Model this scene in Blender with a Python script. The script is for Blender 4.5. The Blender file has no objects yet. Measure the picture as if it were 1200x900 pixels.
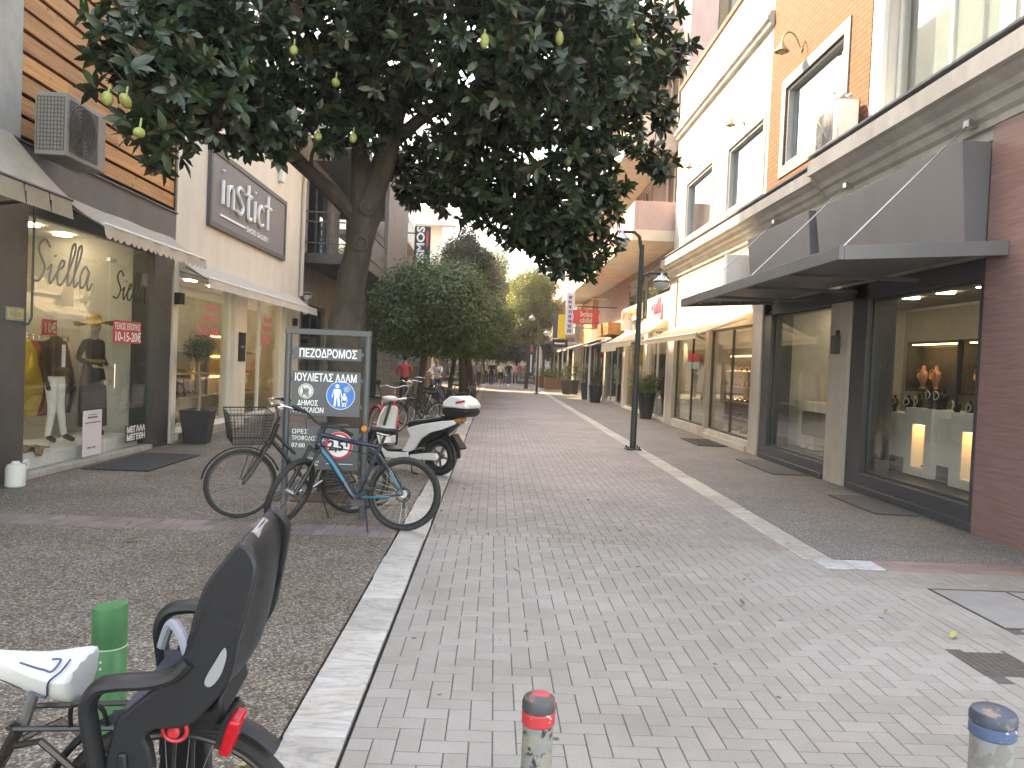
import bpy, bmesh, math, random
import numpy as np
from mathutils import Vector, Matrix, noise as mnoise
R = math.radians
random.seed(7)
SC = bpy.context.scene
COL = SC.collection

# ------------------------------------------------------------------ camera
CAM_H = 1.6
_yaw, _pitch, _roll = R(1.3385), R(1.536), R(2.4)
_f = Vector((math.sin(_yaw)*math.cos(_pitch), math.cos(_yaw)*math.cos(_pitch), -math.sin(_pitch)))
_r = Vector((math.cos(_yaw), -math.sin(_yaw), 0))
_u = _r.cross(_f)
_cx = _r*math.cos(_roll) + _u*math.sin(_roll)
_cy = _u*math.cos(_roll) - _r*math.sin(_roll)
cd = bpy.data.cameras.new('camera'); cam = bpy.data.objects.new('camera', cd); COL.objects.link(cam)
cd.sensor_width = 36; cd.lens = 27.0; cd.clip_start = 0.05; cd.clip_end = 1500
cam.matrix_world = Matrix(((_cx.x, _cy.x, -_f.x, 0), (_cx.y, _cy.y, -_f.y, 0), (_cx.z, _cy.z, -_f.z, CAM_H), (0, 0, 0, 1)))
SC.camera = cam

# ------------------------------------------------------------------ sky, sun, exposure
SUN_TO = Vector((-0.907, 0.73, 1.0)).normalized()          # towards the sun: ahead and to the left
world = bpy.data.worlds.new('World'); SC.world = world; world.use_nodes = True
wn = world.node_tree; bg = wn.nodes['Background']
sky = wn.nodes.new('ShaderNodeTexSky'); sky.sky_type = 'NISHITA'; sky.sun_disc = False
sky.sun_elevation = math.asin(SUN_TO.z)
sky.sun_rotation = math.atan2(SUN_TO.x, SUN_TO.y)
sky.air_density = 1.0; sky.dust_density = 1.2; sky.ozone_density = 1.0
wn.links.new(sky.outputs[0], bg.inputs[0]); bg.inputs[1].default_value = 0.15
sl = bpy.data.lights.new('sun', 'SUN'); sl.energy = 2.1; sl.angle = R(0.53); sl.color = (1.0, 0.90, 0.76)
so = bpy.data.objects.new('sun', sl); COL.objects.link(so)
so.rotation_euler = (-SUN_TO).to_track_quat('-Z', 'Y').to_euler(); so.location = (-20, 20, 40)
vs = SC.view_settings
SC.display_settings.display_device = 'sRGB'
vs.view_transform = 'Standard'; vs.look = 'None'; vs.gamma = 1.0; vs.use_curve_mapping = False
vs.exposure = 3.2
vs.use_white_balance = True; vs.white_balance_temperature = 9900; vs.white_balance_tint = 15
cy = SC.cycles
cy.use_denoising = True
cy.max_bounces = 10; cy.diffuse_bounces = 5; cy.glossy_bounces = 4; cy.transparent_max_bounces = 12
cy.caustics_reflective = False; cy.caustics_refractive = False; cy.sample_clamp_indirect = 8

# ------------------------------------------------------------------ materials
MATS = {}
def _new(name):
    m = bpy.data.materials.new(name); m.use_nodes = True
    nt = m.node_tree; b = nt.nodes['Principled BSDF']
    return m, nt, b
def lerp3(a, b, t): return tuple(a[i]*(1-t)+b[i]*t for i in range(3))
def N(nt, t, **kw):
    n = nt.nodes.new(t)
    for k, v in kw.items(): setattr(n, k, v)
    return n
def noise(nt, vec, scale, detail=4, rough=.55):
    n = N(nt, 'ShaderNodeTexNoise'); n.inputs['Scale'].default_value = scale
    n.inputs['Detail'].default_value = detail; n.inputs['Roughness'].default_value = rough
    nt.links.new(vec, n.inputs['Vector']); return n.outputs['Fac']
def ramp(nt, fac, stops):
    n = N(nt, 'ShaderNodeValToRGB'); e = n.color_ramp.elements
    while len(e) < len(stops): e.new(.5)
    for i, (p, c) in enumerate(stops):
        e[i].position = p; e[i].color = (*c, 1) if len(c) == 3 else c
    nt.links.new(fac, n.inputs[0]); return n.outputs[0]
def mix(nt, fac, a, b, mode='MIX'):
    n = N(nt, 'ShaderNodeMix', data_type='RGBA', blend_type=mode)
    for s, v in ((n.inputs[0], fac), (n.inputs[6], a), (n.inputs[7], b)):
        if isinstance(v, (int, float)): s.default_value = v
        elif isinstance(v, tuple): s.default_value = (*v[:3], 1)
        else: nt.links.new(v, s)
    return n.outputs[2]
def mth(nt, op, a, b=0.0, clamp=False):
    n = N(nt, 'ShaderNodeMath', operation=op); n.use_clamp = clamp
    for s, v in ((n.inputs[0], a), (n.inputs[1], b)):
        if isinstance(v, (int, float)): s.default_value = v
        else: nt.links.new(v, s)
    return n.outputs[0]
def objco(nt, scale=None):
    c = N(nt, 'ShaderNodeTexCoord').outputs['Object']
    if scale:
        mp = N(nt, 'ShaderNodeMapping'); mp.inputs['Scale'].default_value = scale
        nt.links.new(c, mp.inputs[0]); c = mp.outputs[0]
    return c
def bumpn(nt, b, h, strength=.3, dist=.01):
    n = N(nt, 'ShaderNodeBump'); n.inputs['Strength'].default_value = strength; n.inputs['Distance'].default_value = dist
    nt.links.new(h, n.inputs['Height']); nt.links.new(n.outputs[0], b.inputs['Normal'])
def island(nt): return N(nt, 'ShaderNodeNewGeometry').outputs['Random Per Island']

def M(name, col, rough=.6, metal=0., var=.12, scale=6., bump=0., bscale=80., col2=None, isl=0., spec=.5, stretch=None, dirt=0., coat=0., detail=4):
    """plain surface with cloudy tone variation, optional second colour, grain and per-piece tint"""
    if name in MATS: return MATS[name]
    m, nt, b = _new(name)
    co = objco(nt, stretch)
    c2 = col2 or tuple(x*(1-var) for x in col)
    f = noise(nt, co, scale, detail)
    c = ramp(nt, f, [(.32, c2), (.68, col)])
    if isl:
        hv = N(nt, 'ShaderNodeHueSaturation')
        v = mth(nt, 'ADD', mth(nt, 'MULTIPLY', island(nt), 2*isl), 1-isl)
        nt.links.new(v, hv.inputs['Value']); nt.links.new(c, hv.inputs['Color']); c = hv.outputs[0]
    if dirt:
        d = ramp(nt, noise(nt, objco(nt, (1, 1, .35)), 1.7, 6, .65), [(.42, (1, 1, 1)), (.75, (1-dirt,)*3)])
        c = mix(nt, 1.0, c, d, 'MULTIPLY')
    nt.links.new(c, b.inputs['Base Color'])
    b.inputs['Metallic'].default_value = metal
    b.inputs['Specular IOR Level'].default_value = spec
    if coat: b.inputs['Coat Weight'].default_value = coat; b.inputs['Coat Roughness'].default_value = .1
    rr = noise(nt, co, scale*2.3, 3)
    nt.links.new(mth(nt, 'ADD', mth(nt, 'MULTIPLY', rr, .18), rough-.09, True), b.inputs['Roughness'])
    if bump: bumpn(nt, b, noise(nt, objco(nt, stretch), bscale, 4), bump, .008)
    MATS[name] = m; return m

def m_glass(name, tint=(.93, .96, .93), refl=1.0, base=.04, rough=.0):
    if name in MATS: return MATS[name]
    m = bpy.data.materials.new(name); m.use_nodes = True; nt = m.node_tree; nt.nodes.clear()
    o = N(nt, 'ShaderNodeOutputMaterial'); t = N(nt, 'ShaderNodeBsdfTransparent'); g = N(nt, 'ShaderNodeBsdfGlossy')
    t.inputs[0].default_value = (*tint, 1); g.inputs['Roughness'].default_value = rough
    fr = N(nt, 'ShaderNodeFresnel'); bf = N(nt, 'ShaderNodeNewGeometry').outputs['Backfacing']; nt.links.new(mth(nt, 'SUBTRACT', 1.5, mth(nt, 'MULTIPLY', bf, .8333)), fr.inputs[0])
    fac = mth(nt, 'ADD', mth(nt, 'MULTIPLY', fr.outputs[0], refl), base, True)
    # slightly wavy pane
    bn = N(nt, 'ShaderNodeBump'); bn.inputs['Strength'].default_value = .03; bn.inputs['Distance'].default_value = .01
    nt.links.new(noise(nt, objco(nt), 1.2, 1), bn.inputs['Height']); nt.links.new(bn.outputs[0], g.inputs['Normal'])
    mx = N(nt, 'ShaderNodeMixShader'); nt.links.new(fac, mx.inputs[0]); nt.links.new(t.outputs[0], mx.inputs[1]); nt.links.new(g.outputs[0], mx.inputs[2])
    nt.links.new(mx.outputs[0], o.inputs[0]); MATS[name] = m; return m

def m_cloth(name, col, trans=.35, var=.12):
    if name in MATS: return MATS[name]
    m = bpy.data.materials.new(name); m.use_nodes = True; nt = m.node_tree; nt.nodes.clear()
    o = N(nt, 'ShaderNodeOutputMaterial'); d = N(nt, 'ShaderNodeBsdfDiffuse'); t = N(nt, 'ShaderNodeBsdfTranslucent')
    c = ramp(nt, noise(nt, objco(nt, (1, 1, 1)), 3.2, 6, .6), [(.3, tuple(x*(1-var) for x in col)), (.7, col)])
    nt.links.new(c, d.inputs[0]); nt.links.new(c, t.inputs[0])
    mx = N(nt, 'ShaderNodeMixShader'); mx.inputs[0].default_value = trans
    nt.links.new(d.outputs[0], mx.inputs[1]); nt.links.new(t.outputs[0], mx.inputs[2]); nt.links.new(mx.outputs[0], o.inputs[0])
    MATS[name] = m; return m

def m_emit(name, col, strength):
    if name in MATS: return MATS[name]
    m, nt, b = _new(name); b.inputs['Base Color'].default_value = (*col, 1)
    b.inputs['Emission Color'].default_value = (*col, 1); b.inputs['Emission Strength'].default_value = strength
    MATS[name] = m; return m

def m_leaf(name, cols, rough=.4, trans=.25, spec=.5):
    """leaf: colour drawn per leaf from a list, a little light through it"""
    if name in MATS: return MATS[name]
    m = bpy.data.materials.new(name); m.use_nodes = True; nt = m.node_tree; b = nt.nodes['Principled BSDF']; o = nt.nodes['Material Output']
    n = len(cols)
    c = ramp(nt, island(nt), [((i+.5)/n, k) for i, k in enumerate(cols)])
    c = mix(nt, 1.0, c, ramp(nt, noise(nt, objco(nt), 1.1, 3), [(.3, (.7, .75, .7)), (.7, (1.15, 1.1, 1.0))]), 'MULTIPLY')
    nt.links.new(c, b.inputs['Base Color']); b.inputs['Roughness'].default_value = rough; b.inputs['Specular IOR Level'].default_value = spec
    t = N(nt, 'ShaderNodeBsdfTranslucent'); nt.links.new(mix(nt, 1.0, c, (1.6, 1.7, .7), 'MULTIPLY'), t.inputs[0])
    mx = N(nt, 'ShaderNodeMixShader'); mx.inputs[0].default_value = trans
    nt.links.new(b.outputs[0], mx.inputs[1]); nt.links.new(t.outputs[0], mx.inputs[2]); nt.links.new(mx.outputs[0], o.inputs[0])
    MATS[name] = m; return m

def m_aggregate(name, dark, midc, light, stain=(.75, .7, .62), scale=62):
    """exposed pebble concrete"""
    m, nt, b = _new(name); co = objco(nt)
    v = N(nt, 'ShaderNodeTexVoronoi'); v.inputs['Scale'].default_value = scale; nt.links.new(co, v.inputs['Vector'])
    sep = N(nt, 'ShaderNodeSeparateColor'); nt.links.new(v.outputs['Color'], sep.inputs[0])
    c = ramp(nt, sep.outputs[0], [(.0, dark), (.45, midc), (.78, lerp3(midc, light, .5)), (.97, light)])
    gap = ramp(nt, v.outputs['Distance'], [(.30, (1, 1, 1)), (.62, (.45, .43, .41))])
    c = mix(nt, 1.0, c, gap, 'MULTIPLY')
    st = ramp(nt, noise(nt, co, .9, 7, .65), [(.35, stain), (.62, (1.05, 1.05, 1.05))])
    c = mix(nt, 1.0, c, st, 'MULTIPLY')
    # trodden dark spots
    v2 = N(nt, 'ShaderNodeTexVoronoi'); v2.inputs['Scale'].default_value = 2.3; nt.links.new(co, v2.inputs['Vector'])
    sp = ramp(nt, v2.outputs['Distance'], [(.045, (.45, .45, .45)), (.075, (1, 1, 1))])
    c = mix(nt, .8, c, mix(nt, 1.0, c, sp, 'MULTIPLY'))
    nt.links.new(c, b.inputs['Base Color']); b.inputs['Roughness'].default_value = .8
    bumpn(nt, b, v.outputs['Distance'], -.5, .006); MATS[name] = m; return m

def m_paver(name, a, bcol, tint):
    m, nt, b = _new(name); co = objco(nt)
    r = island(nt)
    c = ramp(nt, r, [(0, a), (.5, lerp3(a, bcol, .5)), (.97, bcol), (1.0, tint)])
    fine = ramp(nt, noise(nt, co, 130, 4, .7), [(.3, (.78, .78, .78)), (.7, (1.14, 1.14, 1.14))])
    c = mix(nt, 1.0, c, fine, 'MULTIPLY')
    st = ramp(nt, noise(nt, co, .55, 7, .65), [(.33, (.78, .76, .73)), (.62, (1.04, 1.04, 1.05))])
    c = mix(nt, 1.0, c, st, 'MULTIPLY')
    v2 = N(nt, 'ShaderNodeTexVoronoi'); v2.inputs['Scale'].default_value = 3.4; nt.links.new(co, v2.inputs['Vector'])
    jit = noise(nt, co, 90, 2)
    dd = mth(nt, 'ADD', v2.outputs['Distance'], mth(nt, 'MULTIPLY', jit, .05))
    sp = ramp(nt, dd, [(.068, (.30, .30, .31)), (.092, (1, 1, 1))])      # old chewing gum spots
    c = mix(nt, 1.0, c, sp, 'MULTIPLY')
    nt.links.new(c, b.inputs['Base Color']); b.inputs['Roughness'].default_value = .72
    bumpn(nt, b, noise(nt, co, 220, 3), .25, .004); MATS[name] = m; return m

def m_marble(name, base, vein):
    m, nt, b = _new(name); co = objco(nt)
    w = N(nt, 'ShaderNodeTexNoise'); w.inputs['Scale'].default_value = 2.6; w.inputs['Detail'].default_value = 9; w.inputs['Distortion'].default_value = 1.6
    mp = N(nt, 'ShaderNodeMapping'); mp.inputs['Scale'].default_value = (1, 3.0, 1); mp.inputs['Rotation'].default_value = (0, 0, .5)
    nt.links.new(co, mp.inputs[0]); nt.links.new(mp.outputs[0], w.inputs['Vector'])
    c = ramp(nt, w.outputs['Fac'], [(.36, base), (.47, lerp3(base, vein, .35)), (.5, vein), (.54, lerp3(base, vein, .3)), (.7, base)])
    hv = N(nt, 'ShaderNodeHueSaturation'); nt.links.new(mth(nt, 'ADD', mth(nt, 'MULTIPLY', island(nt), .3), .8), hv.inputs['Value']); nt.links.new(c, hv.inputs['Color'])
    d = ramp(nt, noise(nt, co, 3, 7, .7), [(.4, (.82, .79, .74)), (.62, (1, 1, 1))])
    nt.links.new(mix(nt, 1.0, hv.outputs[0], d, 'MULTIPLY'), b.inputs['Base Color']); b.inputs['Roughness'].default_value = .5
    MATS[name] = m; return m

def m_brick(name, c1, c2, mortar, bw=.24, bh=.068, ms=.012, axes='yz'):
    m, nt, b = _new(name); co = objco(nt)
    s = N(nt, 'ShaderNodeSeparateXYZ'); nt.links.new(co, s.inputs[0]); k = N(nt, 'ShaderNodeCombineXYZ')
    ax = {'x': 0, 'y': 1, 'z': 2}
    nt.links.new(s.outputs[ax[axes[0]]], k.inputs[0]); nt.links.new(s.outputs[ax[axes[1]]], k.inputs[1])
    t = N(nt, 'ShaderNodeTexBrick'); t.inputs['Scale'].default_value = 1; t.inputs['Brick Width'].default_value = bw; t.inputs['Row Height'].default_value = bh
    t.inputs['Mortar Size'].default_value = ms; t.inputs['Mortar Smooth'].default_value = .2
    t.inputs['Color1'].default_value = (*c1, 1); t.inputs['Color2'].default_value = (*c2, 1); t.inputs['Mortar'].default_value = (*mortar, 1)
    nt.links.new(k.outputs[0], t.inputs['Vector'])
    c = mix(nt, 1.0, t.outputs[0], ramp(nt, noise(nt, co, 7, 5), [(.3, (.8, .8, .8)), (.7, (1.1, 1.1, 1.1))]), 'MULTIPLY')
    nt.links.new(c, b.inputs['Base Color']); b.inputs['Roughness'].default_value = .8
    bumpn(nt, b, t.outputs['Fac'], -.8, .01); MATS[name] = m; return m

def m_streak(name, c1, c2, c3, scale=(3, 3, 60), rough=.35, knots=False):
    """banded stone or wood grain"""
    m, nt, b = _new(name); co = objco(nt, scale)
    n = N(nt, 'ShaderNodeTexNoise'); n.inputs['Scale'].default_value = 1; n.inputs['Detail'].default_value = 7; n.inputs['Roughness'].default_value = .62; n.inputs['Distortion'].default_value = .6
    nt.links.new(co, n.inputs['Vector'])
    c = ramp(nt, n.outputs['Fac'], [(.3, c1), (.5, c2), (.72, c3)])
    if knots:
        v = N(nt, 'ShaderNodeTexVoronoi'); v.inputs['Scale'].default_value = 2.6; nt.links.new(objco(nt, (1, 1, 2.2)), v.inputs['Vector'])
        k = ramp(nt, v.outputs['Distance'], [(.04, (.16, .10, .06)), (.09, (.75, .65, .55)), (.13, (1, 1, 1))])
        c = mix(nt, 1.0, c, k, 'MULTIPLY')
        hv = N(nt, 'ShaderNodeHueSaturation'); nt.links.new(mth(nt, 'ADD', mth(nt, 'MULTIPLY', island(nt), .5), .75), hv.inputs['Value']); nt.links.new(c, hv.inputs['Color']); c = hv.outputs[0]
    nt.links.new(c, b.inputs['Base Color']); b.inputs['Roughness'].default_value = rough
    bumpn(nt, b, n.outputs['Fac'], .15, .004); MATS[name] = m; return m

def m_chipped(name, base, chip, top=None, scale=38, thr=.56, metal=.0):
    """old paint with chips of another colour"""
    m, nt, b = _new(name); co = objco(nt)
    f = noise(nt, co, scale, 4, .6); g = noise(nt, co, scale*.35, 3)
    k = mth(nt, 'ADD', mth(nt, 'MULTIPLY', f, .65), mth(nt, 'MULTIPLY', g, .35))
    c = ramp(nt, k, [(thr-.012, base), (thr+.012, chip)])
    if top: c = mix(nt, ramp(nt, noise(nt, co, 26, 3), [(.5, (0, 0, 0)), (.54, (1, 1, 1))]), c, top)
    nt.links.new(c, b.inputs['Base Color']); b.inputs['Metallic'].default_value = metal; b.inputs['Roughness'].default_value = .45
    bumpn(nt, b, k, .3, .003); MATS[name] = m; return m

# ------------------------------------------------------------------ mesh building
WORLD = {}          # name of object -> world place of its origin while building
class MB:
    def __init__(s): s.v = []; s.f = []
    def add(s, vs, fs):
        o = len(s.v); s.v += [tuple(p) for p in vs]; s.f += [tuple(i+o for i in f) for f in fs]; return s
    def box(s, x0, x1, y0, y1, z0, z1):
        x0, x1 = min(x0, x1), max(x0, x1); y0, y1 = min(y0, y1), max(y0, y1); z0, z1 = min(z0, z1), max(z0, z1)
        return s.add([(x0,y0,z0),(x1,y0,z0),(x1,y1,z0),(x0,y1,z0),(x0,y0,z1),(x1,y0,z1),(x1,y1,z1),(x0,y1,z1)],
                     [(0,3,2,1),(4,5,6,7),(0,1,5,4),(1,2,6,5),(2,3,7,6),(3,0,4,7)])
    def obox(s, c, size, rot=None):
        """box about c with half sizes size/2 turned by a 3x3 matrix"""
        c = Vector(c); h = [q/2 for q in size]; rot = rot or Matrix.Identity(3)
        vs = [c + rot @ Vector((sx*h[0], sy*h[1], sz*h[2])) for sz in (-1, 1) for sx, sy in ((-1,-1),(1,-1),(1,1),(-1,1))]
        return s.add(vs, [(0,3,2,1),(4,5,6,7),(0,1,5,4),(1,2,6,5),(2,3,7,6),(3,0,4,7)])
    def quad(s, a, b, c, d): return s.add([a, b, c, d], [(0,1,2,3)])
    def tube(s, pts, r, seg=8, caps=True, closed=False, flat=None):
        """tube along pts; r number or list; flat scales one cross axis"""
        P = [Vector(p) for p in pts]; n = len(P)
        rr = r if isinstance(r, (list, tuple)) else [r]*n
        rings = []; up = None
        for i in range(n):
            a = P[(i-1) % n] if (closed or i > 0) else P[i]; b = P[(i+1) % n] if (closed or i < n-1) else P[i]
            t = (b-a)
            if t.length < 1e-9: t = Vector((0,0,1))
            t.normalize()
            if up is None:
                up = Vector((0,0,1)) if abs(t.z) < .9 else Vector((1,0,0))
            side = t.cross(up)
            if side.length < 1e-6: side = t.cross(Vector((.3,1,.2)))
            side.normalize(); up = side.cross(t).normalized()
            rings.append([P[i] + (side*math.cos(q)*rr[i] + up*math.sin(q)*rr[i]*(flat or 1)) for q in (2*math.pi*k/seg for k in range(seg))])
        o = len(s.v)
        for rg in rings: s.v += [tuple(q) for q in rg]
        m = n if closed else n-1
        for i in range(m):
            j = (i+1) % n
            for k in range(seg):
                l = (k+1) % seg
                s.f.append((o+i*seg+k, o+i*seg+l, o+j*seg+l, o+j*seg+k))
        if caps and not closed:
            s.f.append(tuple(o+k for k in range(seg))[::-1]); s.f.append(tuple(o+(n-1)*seg+k for k in range(seg)))
        return s
    def ring(s, c, axis, rad, r, seg=32, cs=8, flat=None):
        axis = Vector(axis).normalized(); a = axis.orthogonal().normalized(); b = axis.cross(a)
        return s.tube([Vector(c)+a*math.cos(q)*rad+b*math.sin(q)*rad for q in (2*math.pi*k/seg for k in range(seg))], r, cs, closed=True)
    def lathe(s, prof, c=(0,0,0), axis=(0,0,1), seg=20, cap=True):
        c = Vector(c); ax = Vector(axis).normalized(); a = ax.orthogonal().normalized(); b = ax.cross(a)
        o = len(s.v); n = len(prof)
        for (r, h) in prof:
            for k in range(seg):
                q = 2*math.pi*k/seg; s.v.append(tuple(c + ax*h + a*math.cos(q)*r + b*math.sin(q)*r))
        for i in range(n-1):
            for k in range(seg):
                l = (k+1) % seg; s.f.append((o+i*seg+k, o+i*seg+l, o+(i+1)*seg+l, o+(i+1)*seg+k))
        if cap:
            s.f.append(tuple(o+k for k in range(seg))[::-1]); s.f.append(tuple(o+(n-1)*seg+k for k in range(seg)))
        return s
    def prism(s, poly, a0, a1, plane='xz'):
        """extrude a 2-D outline between a0 and a1 along the third axis"""
        n = len(poly); o = len(s.v)
        def P(p, a):
            return {'xz': (p[0], a, p[1]), 'yz': (a, p[0], p[1]), 'xy': (p[0], p[1], a)}[plane]
        s.v += [P(p, a0) for p in poly] + [P(p, a1) for p in poly]
        s.f.append(tuple(o+i for i in range(n))); s.f.append(tuple(o+n+i for i in range(n))[::-1])
        for i in range(n):
            j = (i+1) % n; s.f.append((o+i, o+n+i, o+n+j, o+j))
        return s
    def ball(s, c, r, seg=12, rings=8, rot=None):
        r = r if isinstance(r, (tuple, list)) else (r, r, r); o = len(s.v); c = Vector(c); rot = rot or Matrix.Identity(3)
        for i in range(rings+1):
            t = math.pi*i/rings
            for k in range(seg):
                q = 2*math.pi*k/seg; s.v.append(tuple(c + rot @ Vector((r[0]*math.sin(t)*math.cos(q), r[1]*math.sin(t)*math.sin(q), r[2]*math.cos(t)))))
        for i in range(rings):
            for k in range(seg):
                l = (k+1) % seg; s.f.append((o+i*seg+k, o+(i+1)*seg+k, o+(i+1)*seg+l, o+i*seg+l))
        return s
    def build(s, name, mat, parent=None, bevel=0, smooth=True, sub=0):
        me = bpy.data.meshes.new(name)
        off = WORLD.get(parent.name, Vector((0,0,0))) if parent else getattr(s, 'origin', Vector((0,0,0)))
        me.from_pydata([(p[0]-off[0], p[1]-off[1], p[2]-off[2]) for p in s.v], [], s.f)
        bm = bmesh.new(); bm.from_mesh(me); bmesh.ops.remove_doubles(bm, verts=bm.verts, dist=1e-6) if sub else None
        bmesh.ops.recalc_face_normals(bm, faces=bm.faces); bm.to_mesh(me); bm.free()
        o = bpy.data.objects.new(name, me); COL.objects.link(o)
        if isinstance(mat, (list, tuple)):
            for q in mat: me.materials.append(q)
        elif mat: me.materials.append(mat)
        if parent: o.parent = parent
        else: o.location = off
        WORLD[o.name] = Vector(off)
        if bevel:
            md = o.modifiers.new('b', 'BEVEL'); md.width = bevel; md.segments = 2; md.limit_method = 'ANGLE'; md.angle_limit = R(40)
        if sub:
            md = o.modifiers.new('s', 'SUBSURF'); md.levels = sub; md.render_levels = sub
        if smooth: smooth_by_angle(me, 35)
        return o
def smooth_by_angle(me, deg):
    me.polygons.foreach_set('use_smooth', [True]*len(me.polygons))
    try: me.set_sharp_from_angle(angle=R(deg))
    except Exception: pass
def tag(o, label=None, cat=None, group=None, kind=None):
    if label: o['label'] = label
    if cat: o['category'] = cat
    if group: o['group'] = group
    if kind: o['kind'] = kind
    return o
def thing(name, label, cat, loc=(0,0,0), group=None):
    o = bpy.data.objects.new(name, None); COL.objects.link(o); o.location = loc; o.empty_display_size = .2
    WORLD[o.name] = Vector(loc); return tag(o, label, cat, group)
def structure(o): o['kind'] = 'structure'; return o
def dup(o, parent=None, top=True):
    c = o.copy(); COL.objects.link(c)
    if parent: c.parent = parent
    for ch in list(o.children): dup(ch, c, False)
    return c
def place(o, loc, rz=0, label=None, scale=None):
    o.location = loc; o.rotation_euler = (0, 0, rz)
    if label: o['label'] = label
    if scale: o.scale = (scale,)*3
    return o
def catmull(pts, n=6, closed=False):
    P = [Vector(p) for p in pts]; out = []; L = len(P)
    for i in range(L if closed else L-1):
        p0 = P[(i-1) % L] if closed or i > 0 else P[i]; p1 = P[i]; p2 = P[(i+1) % L]; p3 = P[(i+2) % L] if closed or i+2 < L else P[i+1 if i+1 < L else i]
        for k in range(n):
            t = k/n
            out.append(.5*((2*p1)+(-p0+p2)*t+(2*p0-5*p1+4*p2-p3)*t*t+(-p0+3*p1-3*p2+p3)*t**3))
    if not closed: out.append(P[-1])
    return out
def wall_cells(y0, y1, z0, z1, holes):
    ys = sorted({y0, y1, *[q for h in holes for q in h[:2] if y0 < q < y1]}); zs = sorted({z0, z1, *[q for h in holes for q in h[2:] if z0 < q < z1]})
    out = []
    for j in range(len(zs)-1):
        run = None
        for i in range(len(ys)-1):
            cy_, cz = (ys[i]+ys[i+1])/2, (zs[j]+zs[j+1])/2
            hit = any(h[0] < cy_ < h[1] and h[2] < cz < h[3] for h in holes)
            if hit:
                if run: out.append(run); run = None
            else: run = [run[0] if run else ys[i], ys[i+1], zs[j], zs[j+1]]
        if run: out.append(run)
    return out
def wall_x(mb, x0, x1, y0, y1, z0, z1, holes=()):
    for a, b, c, d in wall_cells(y0, y1, z0, z1, holes): mb.box(x0, x1, a, b, c, d)
    return mb
def wall_y(mb, y0, y1, x0, x1, z0, z1, holes=()):
    for a, b, c, d in wall_cells(x0, x1, z0, z1, holes): mb.box(a, b, y0, y1, c, d)
    return mb
def frame_x(mb, x0, x1, y0, y1, z0, z1, w, mull=(), trans=()):
    """window frame in a wall facing +-x"""
    mb.box(x0, x1, y0, y0+w, z0, z1); mb.box(x0, x1, y1-w, y1, z0, z1); mb.box(x0, x1, y0+w, y1-w, z0, z0+w); mb.box(x0, x1, y0+w, y1-w, z1-w, z1)
    for q in mull: mb.box(x0+.002, x1-.002, q-w/2, q+w/2, z0+w, z1-w)
    for q in trans: mb.box(x0+.004, x1-.004, y0+w, y1-w, q-w/2, q+w/2)
    return mb
def boxes(name, mat, parent, bs, **k):
    for b in bs: m = MB(); m.box(*b); m.build(name, mat, parent, **k)
# writing ---------------------------------------------------------------
def text(body, size, at, side, mat, parent, name='lettering', align='LEFT', width=None, depth=.006, bold=0., shear=0., spacing=1.0, rot=0., raw=False):
    """flat raised lettering on a wall; side: which way the wall faces"""
    cu = bpy.data.curves.new('t', 'FONT'); cu.body = body; cu.size = size; cu.extrude = depth/2; cu.offset = bold; cu.shear = shear
    cu.space_character = spacing; cu.align_x = align; cu.resolution_u = 3; cu.space_line = .95
    o = bpy.data.objects.new('t', cu); COL.objects.link(o); bpy.context.view_layer.update()
    me = bpy.data.meshes.new_from_object(o.evaluated_get(bpy.context.evaluated_depsgraph_get()))
    bpy.data.objects.remove(o); bpy.data.curves.remove(cu)
    co = np.zeros(len(me.vertices)*3); me.vertices.foreach_get('co', co); co = co.reshape(-1, 3)
    if width and len(co):
        w = co[:, 0].max()-co[:, 0].min(); co[:, 0] *= width/w
    if rot:
        c, s = math.cos(rot), math.sin(rot); co[:, :2] = co[:, :2] @ np.array([[c, s], [-s, c]])
    X, Z, Nn = {'+x': ((0,1,0),(0,0,1),(1,0,0)), '-x': ((0,-1,0),(0,0,1),(-1,0,0)), '-y': ((1,0,0),(0,0,1),(0,-1,0)), '+z': ((1,0,0),(0,1,0),(0,0,1))}[side]
    off = WORLD.get(parent.name, Vector((0,0,0))) if parent else Vector((0,0,0))
    w = np.outer(co[:, 0], X) + np.outer(co[:, 1], Z) + np.outer(co[:, 2]+depth/2, Nn) + np.array(at) - np.array(off)
    me.vertices.foreach_set('co', w.ravel()); me.materials.clear(); me.materials.append(mat)
    ob = bpy.data.objects.new(name, me); COL.objects.link(ob); ob.parent = parent; WORLD[ob.name] = Vector(off); me.update()
    return ob
def strokes(lines, at, side, sx, sz, r, mat, parent, name='lettering', n=5, flat=.6, push=0):
    """lettering drawn by hand: each stroke a smooth tube; points in letter units"""
    X, Z, Nn = {'+x': (Vector((0,1,0)), Vector((0,0,1)), Vector((1,0,0))), '-x': (Vector((0,-1,0)), Vector((0,0,1)), Vector((-1,0,0)))}[side]
    mb = MB()
    for ln in lines:
        P = [Vector(at)+X*p[0]*sx+Z*p[1]*sz+Nn*push for p in ln]
        mb.tube(catmull(P, n) if len(P) > 2 else P, r, 6)
    return mb.build(name, mat, parent)
def panel_disc(mb, c, r, th, n=28, normal=(0,-1,0)):
    mb.lathe([(r, 0), (r, th)], c, normal, n); return mb
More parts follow.
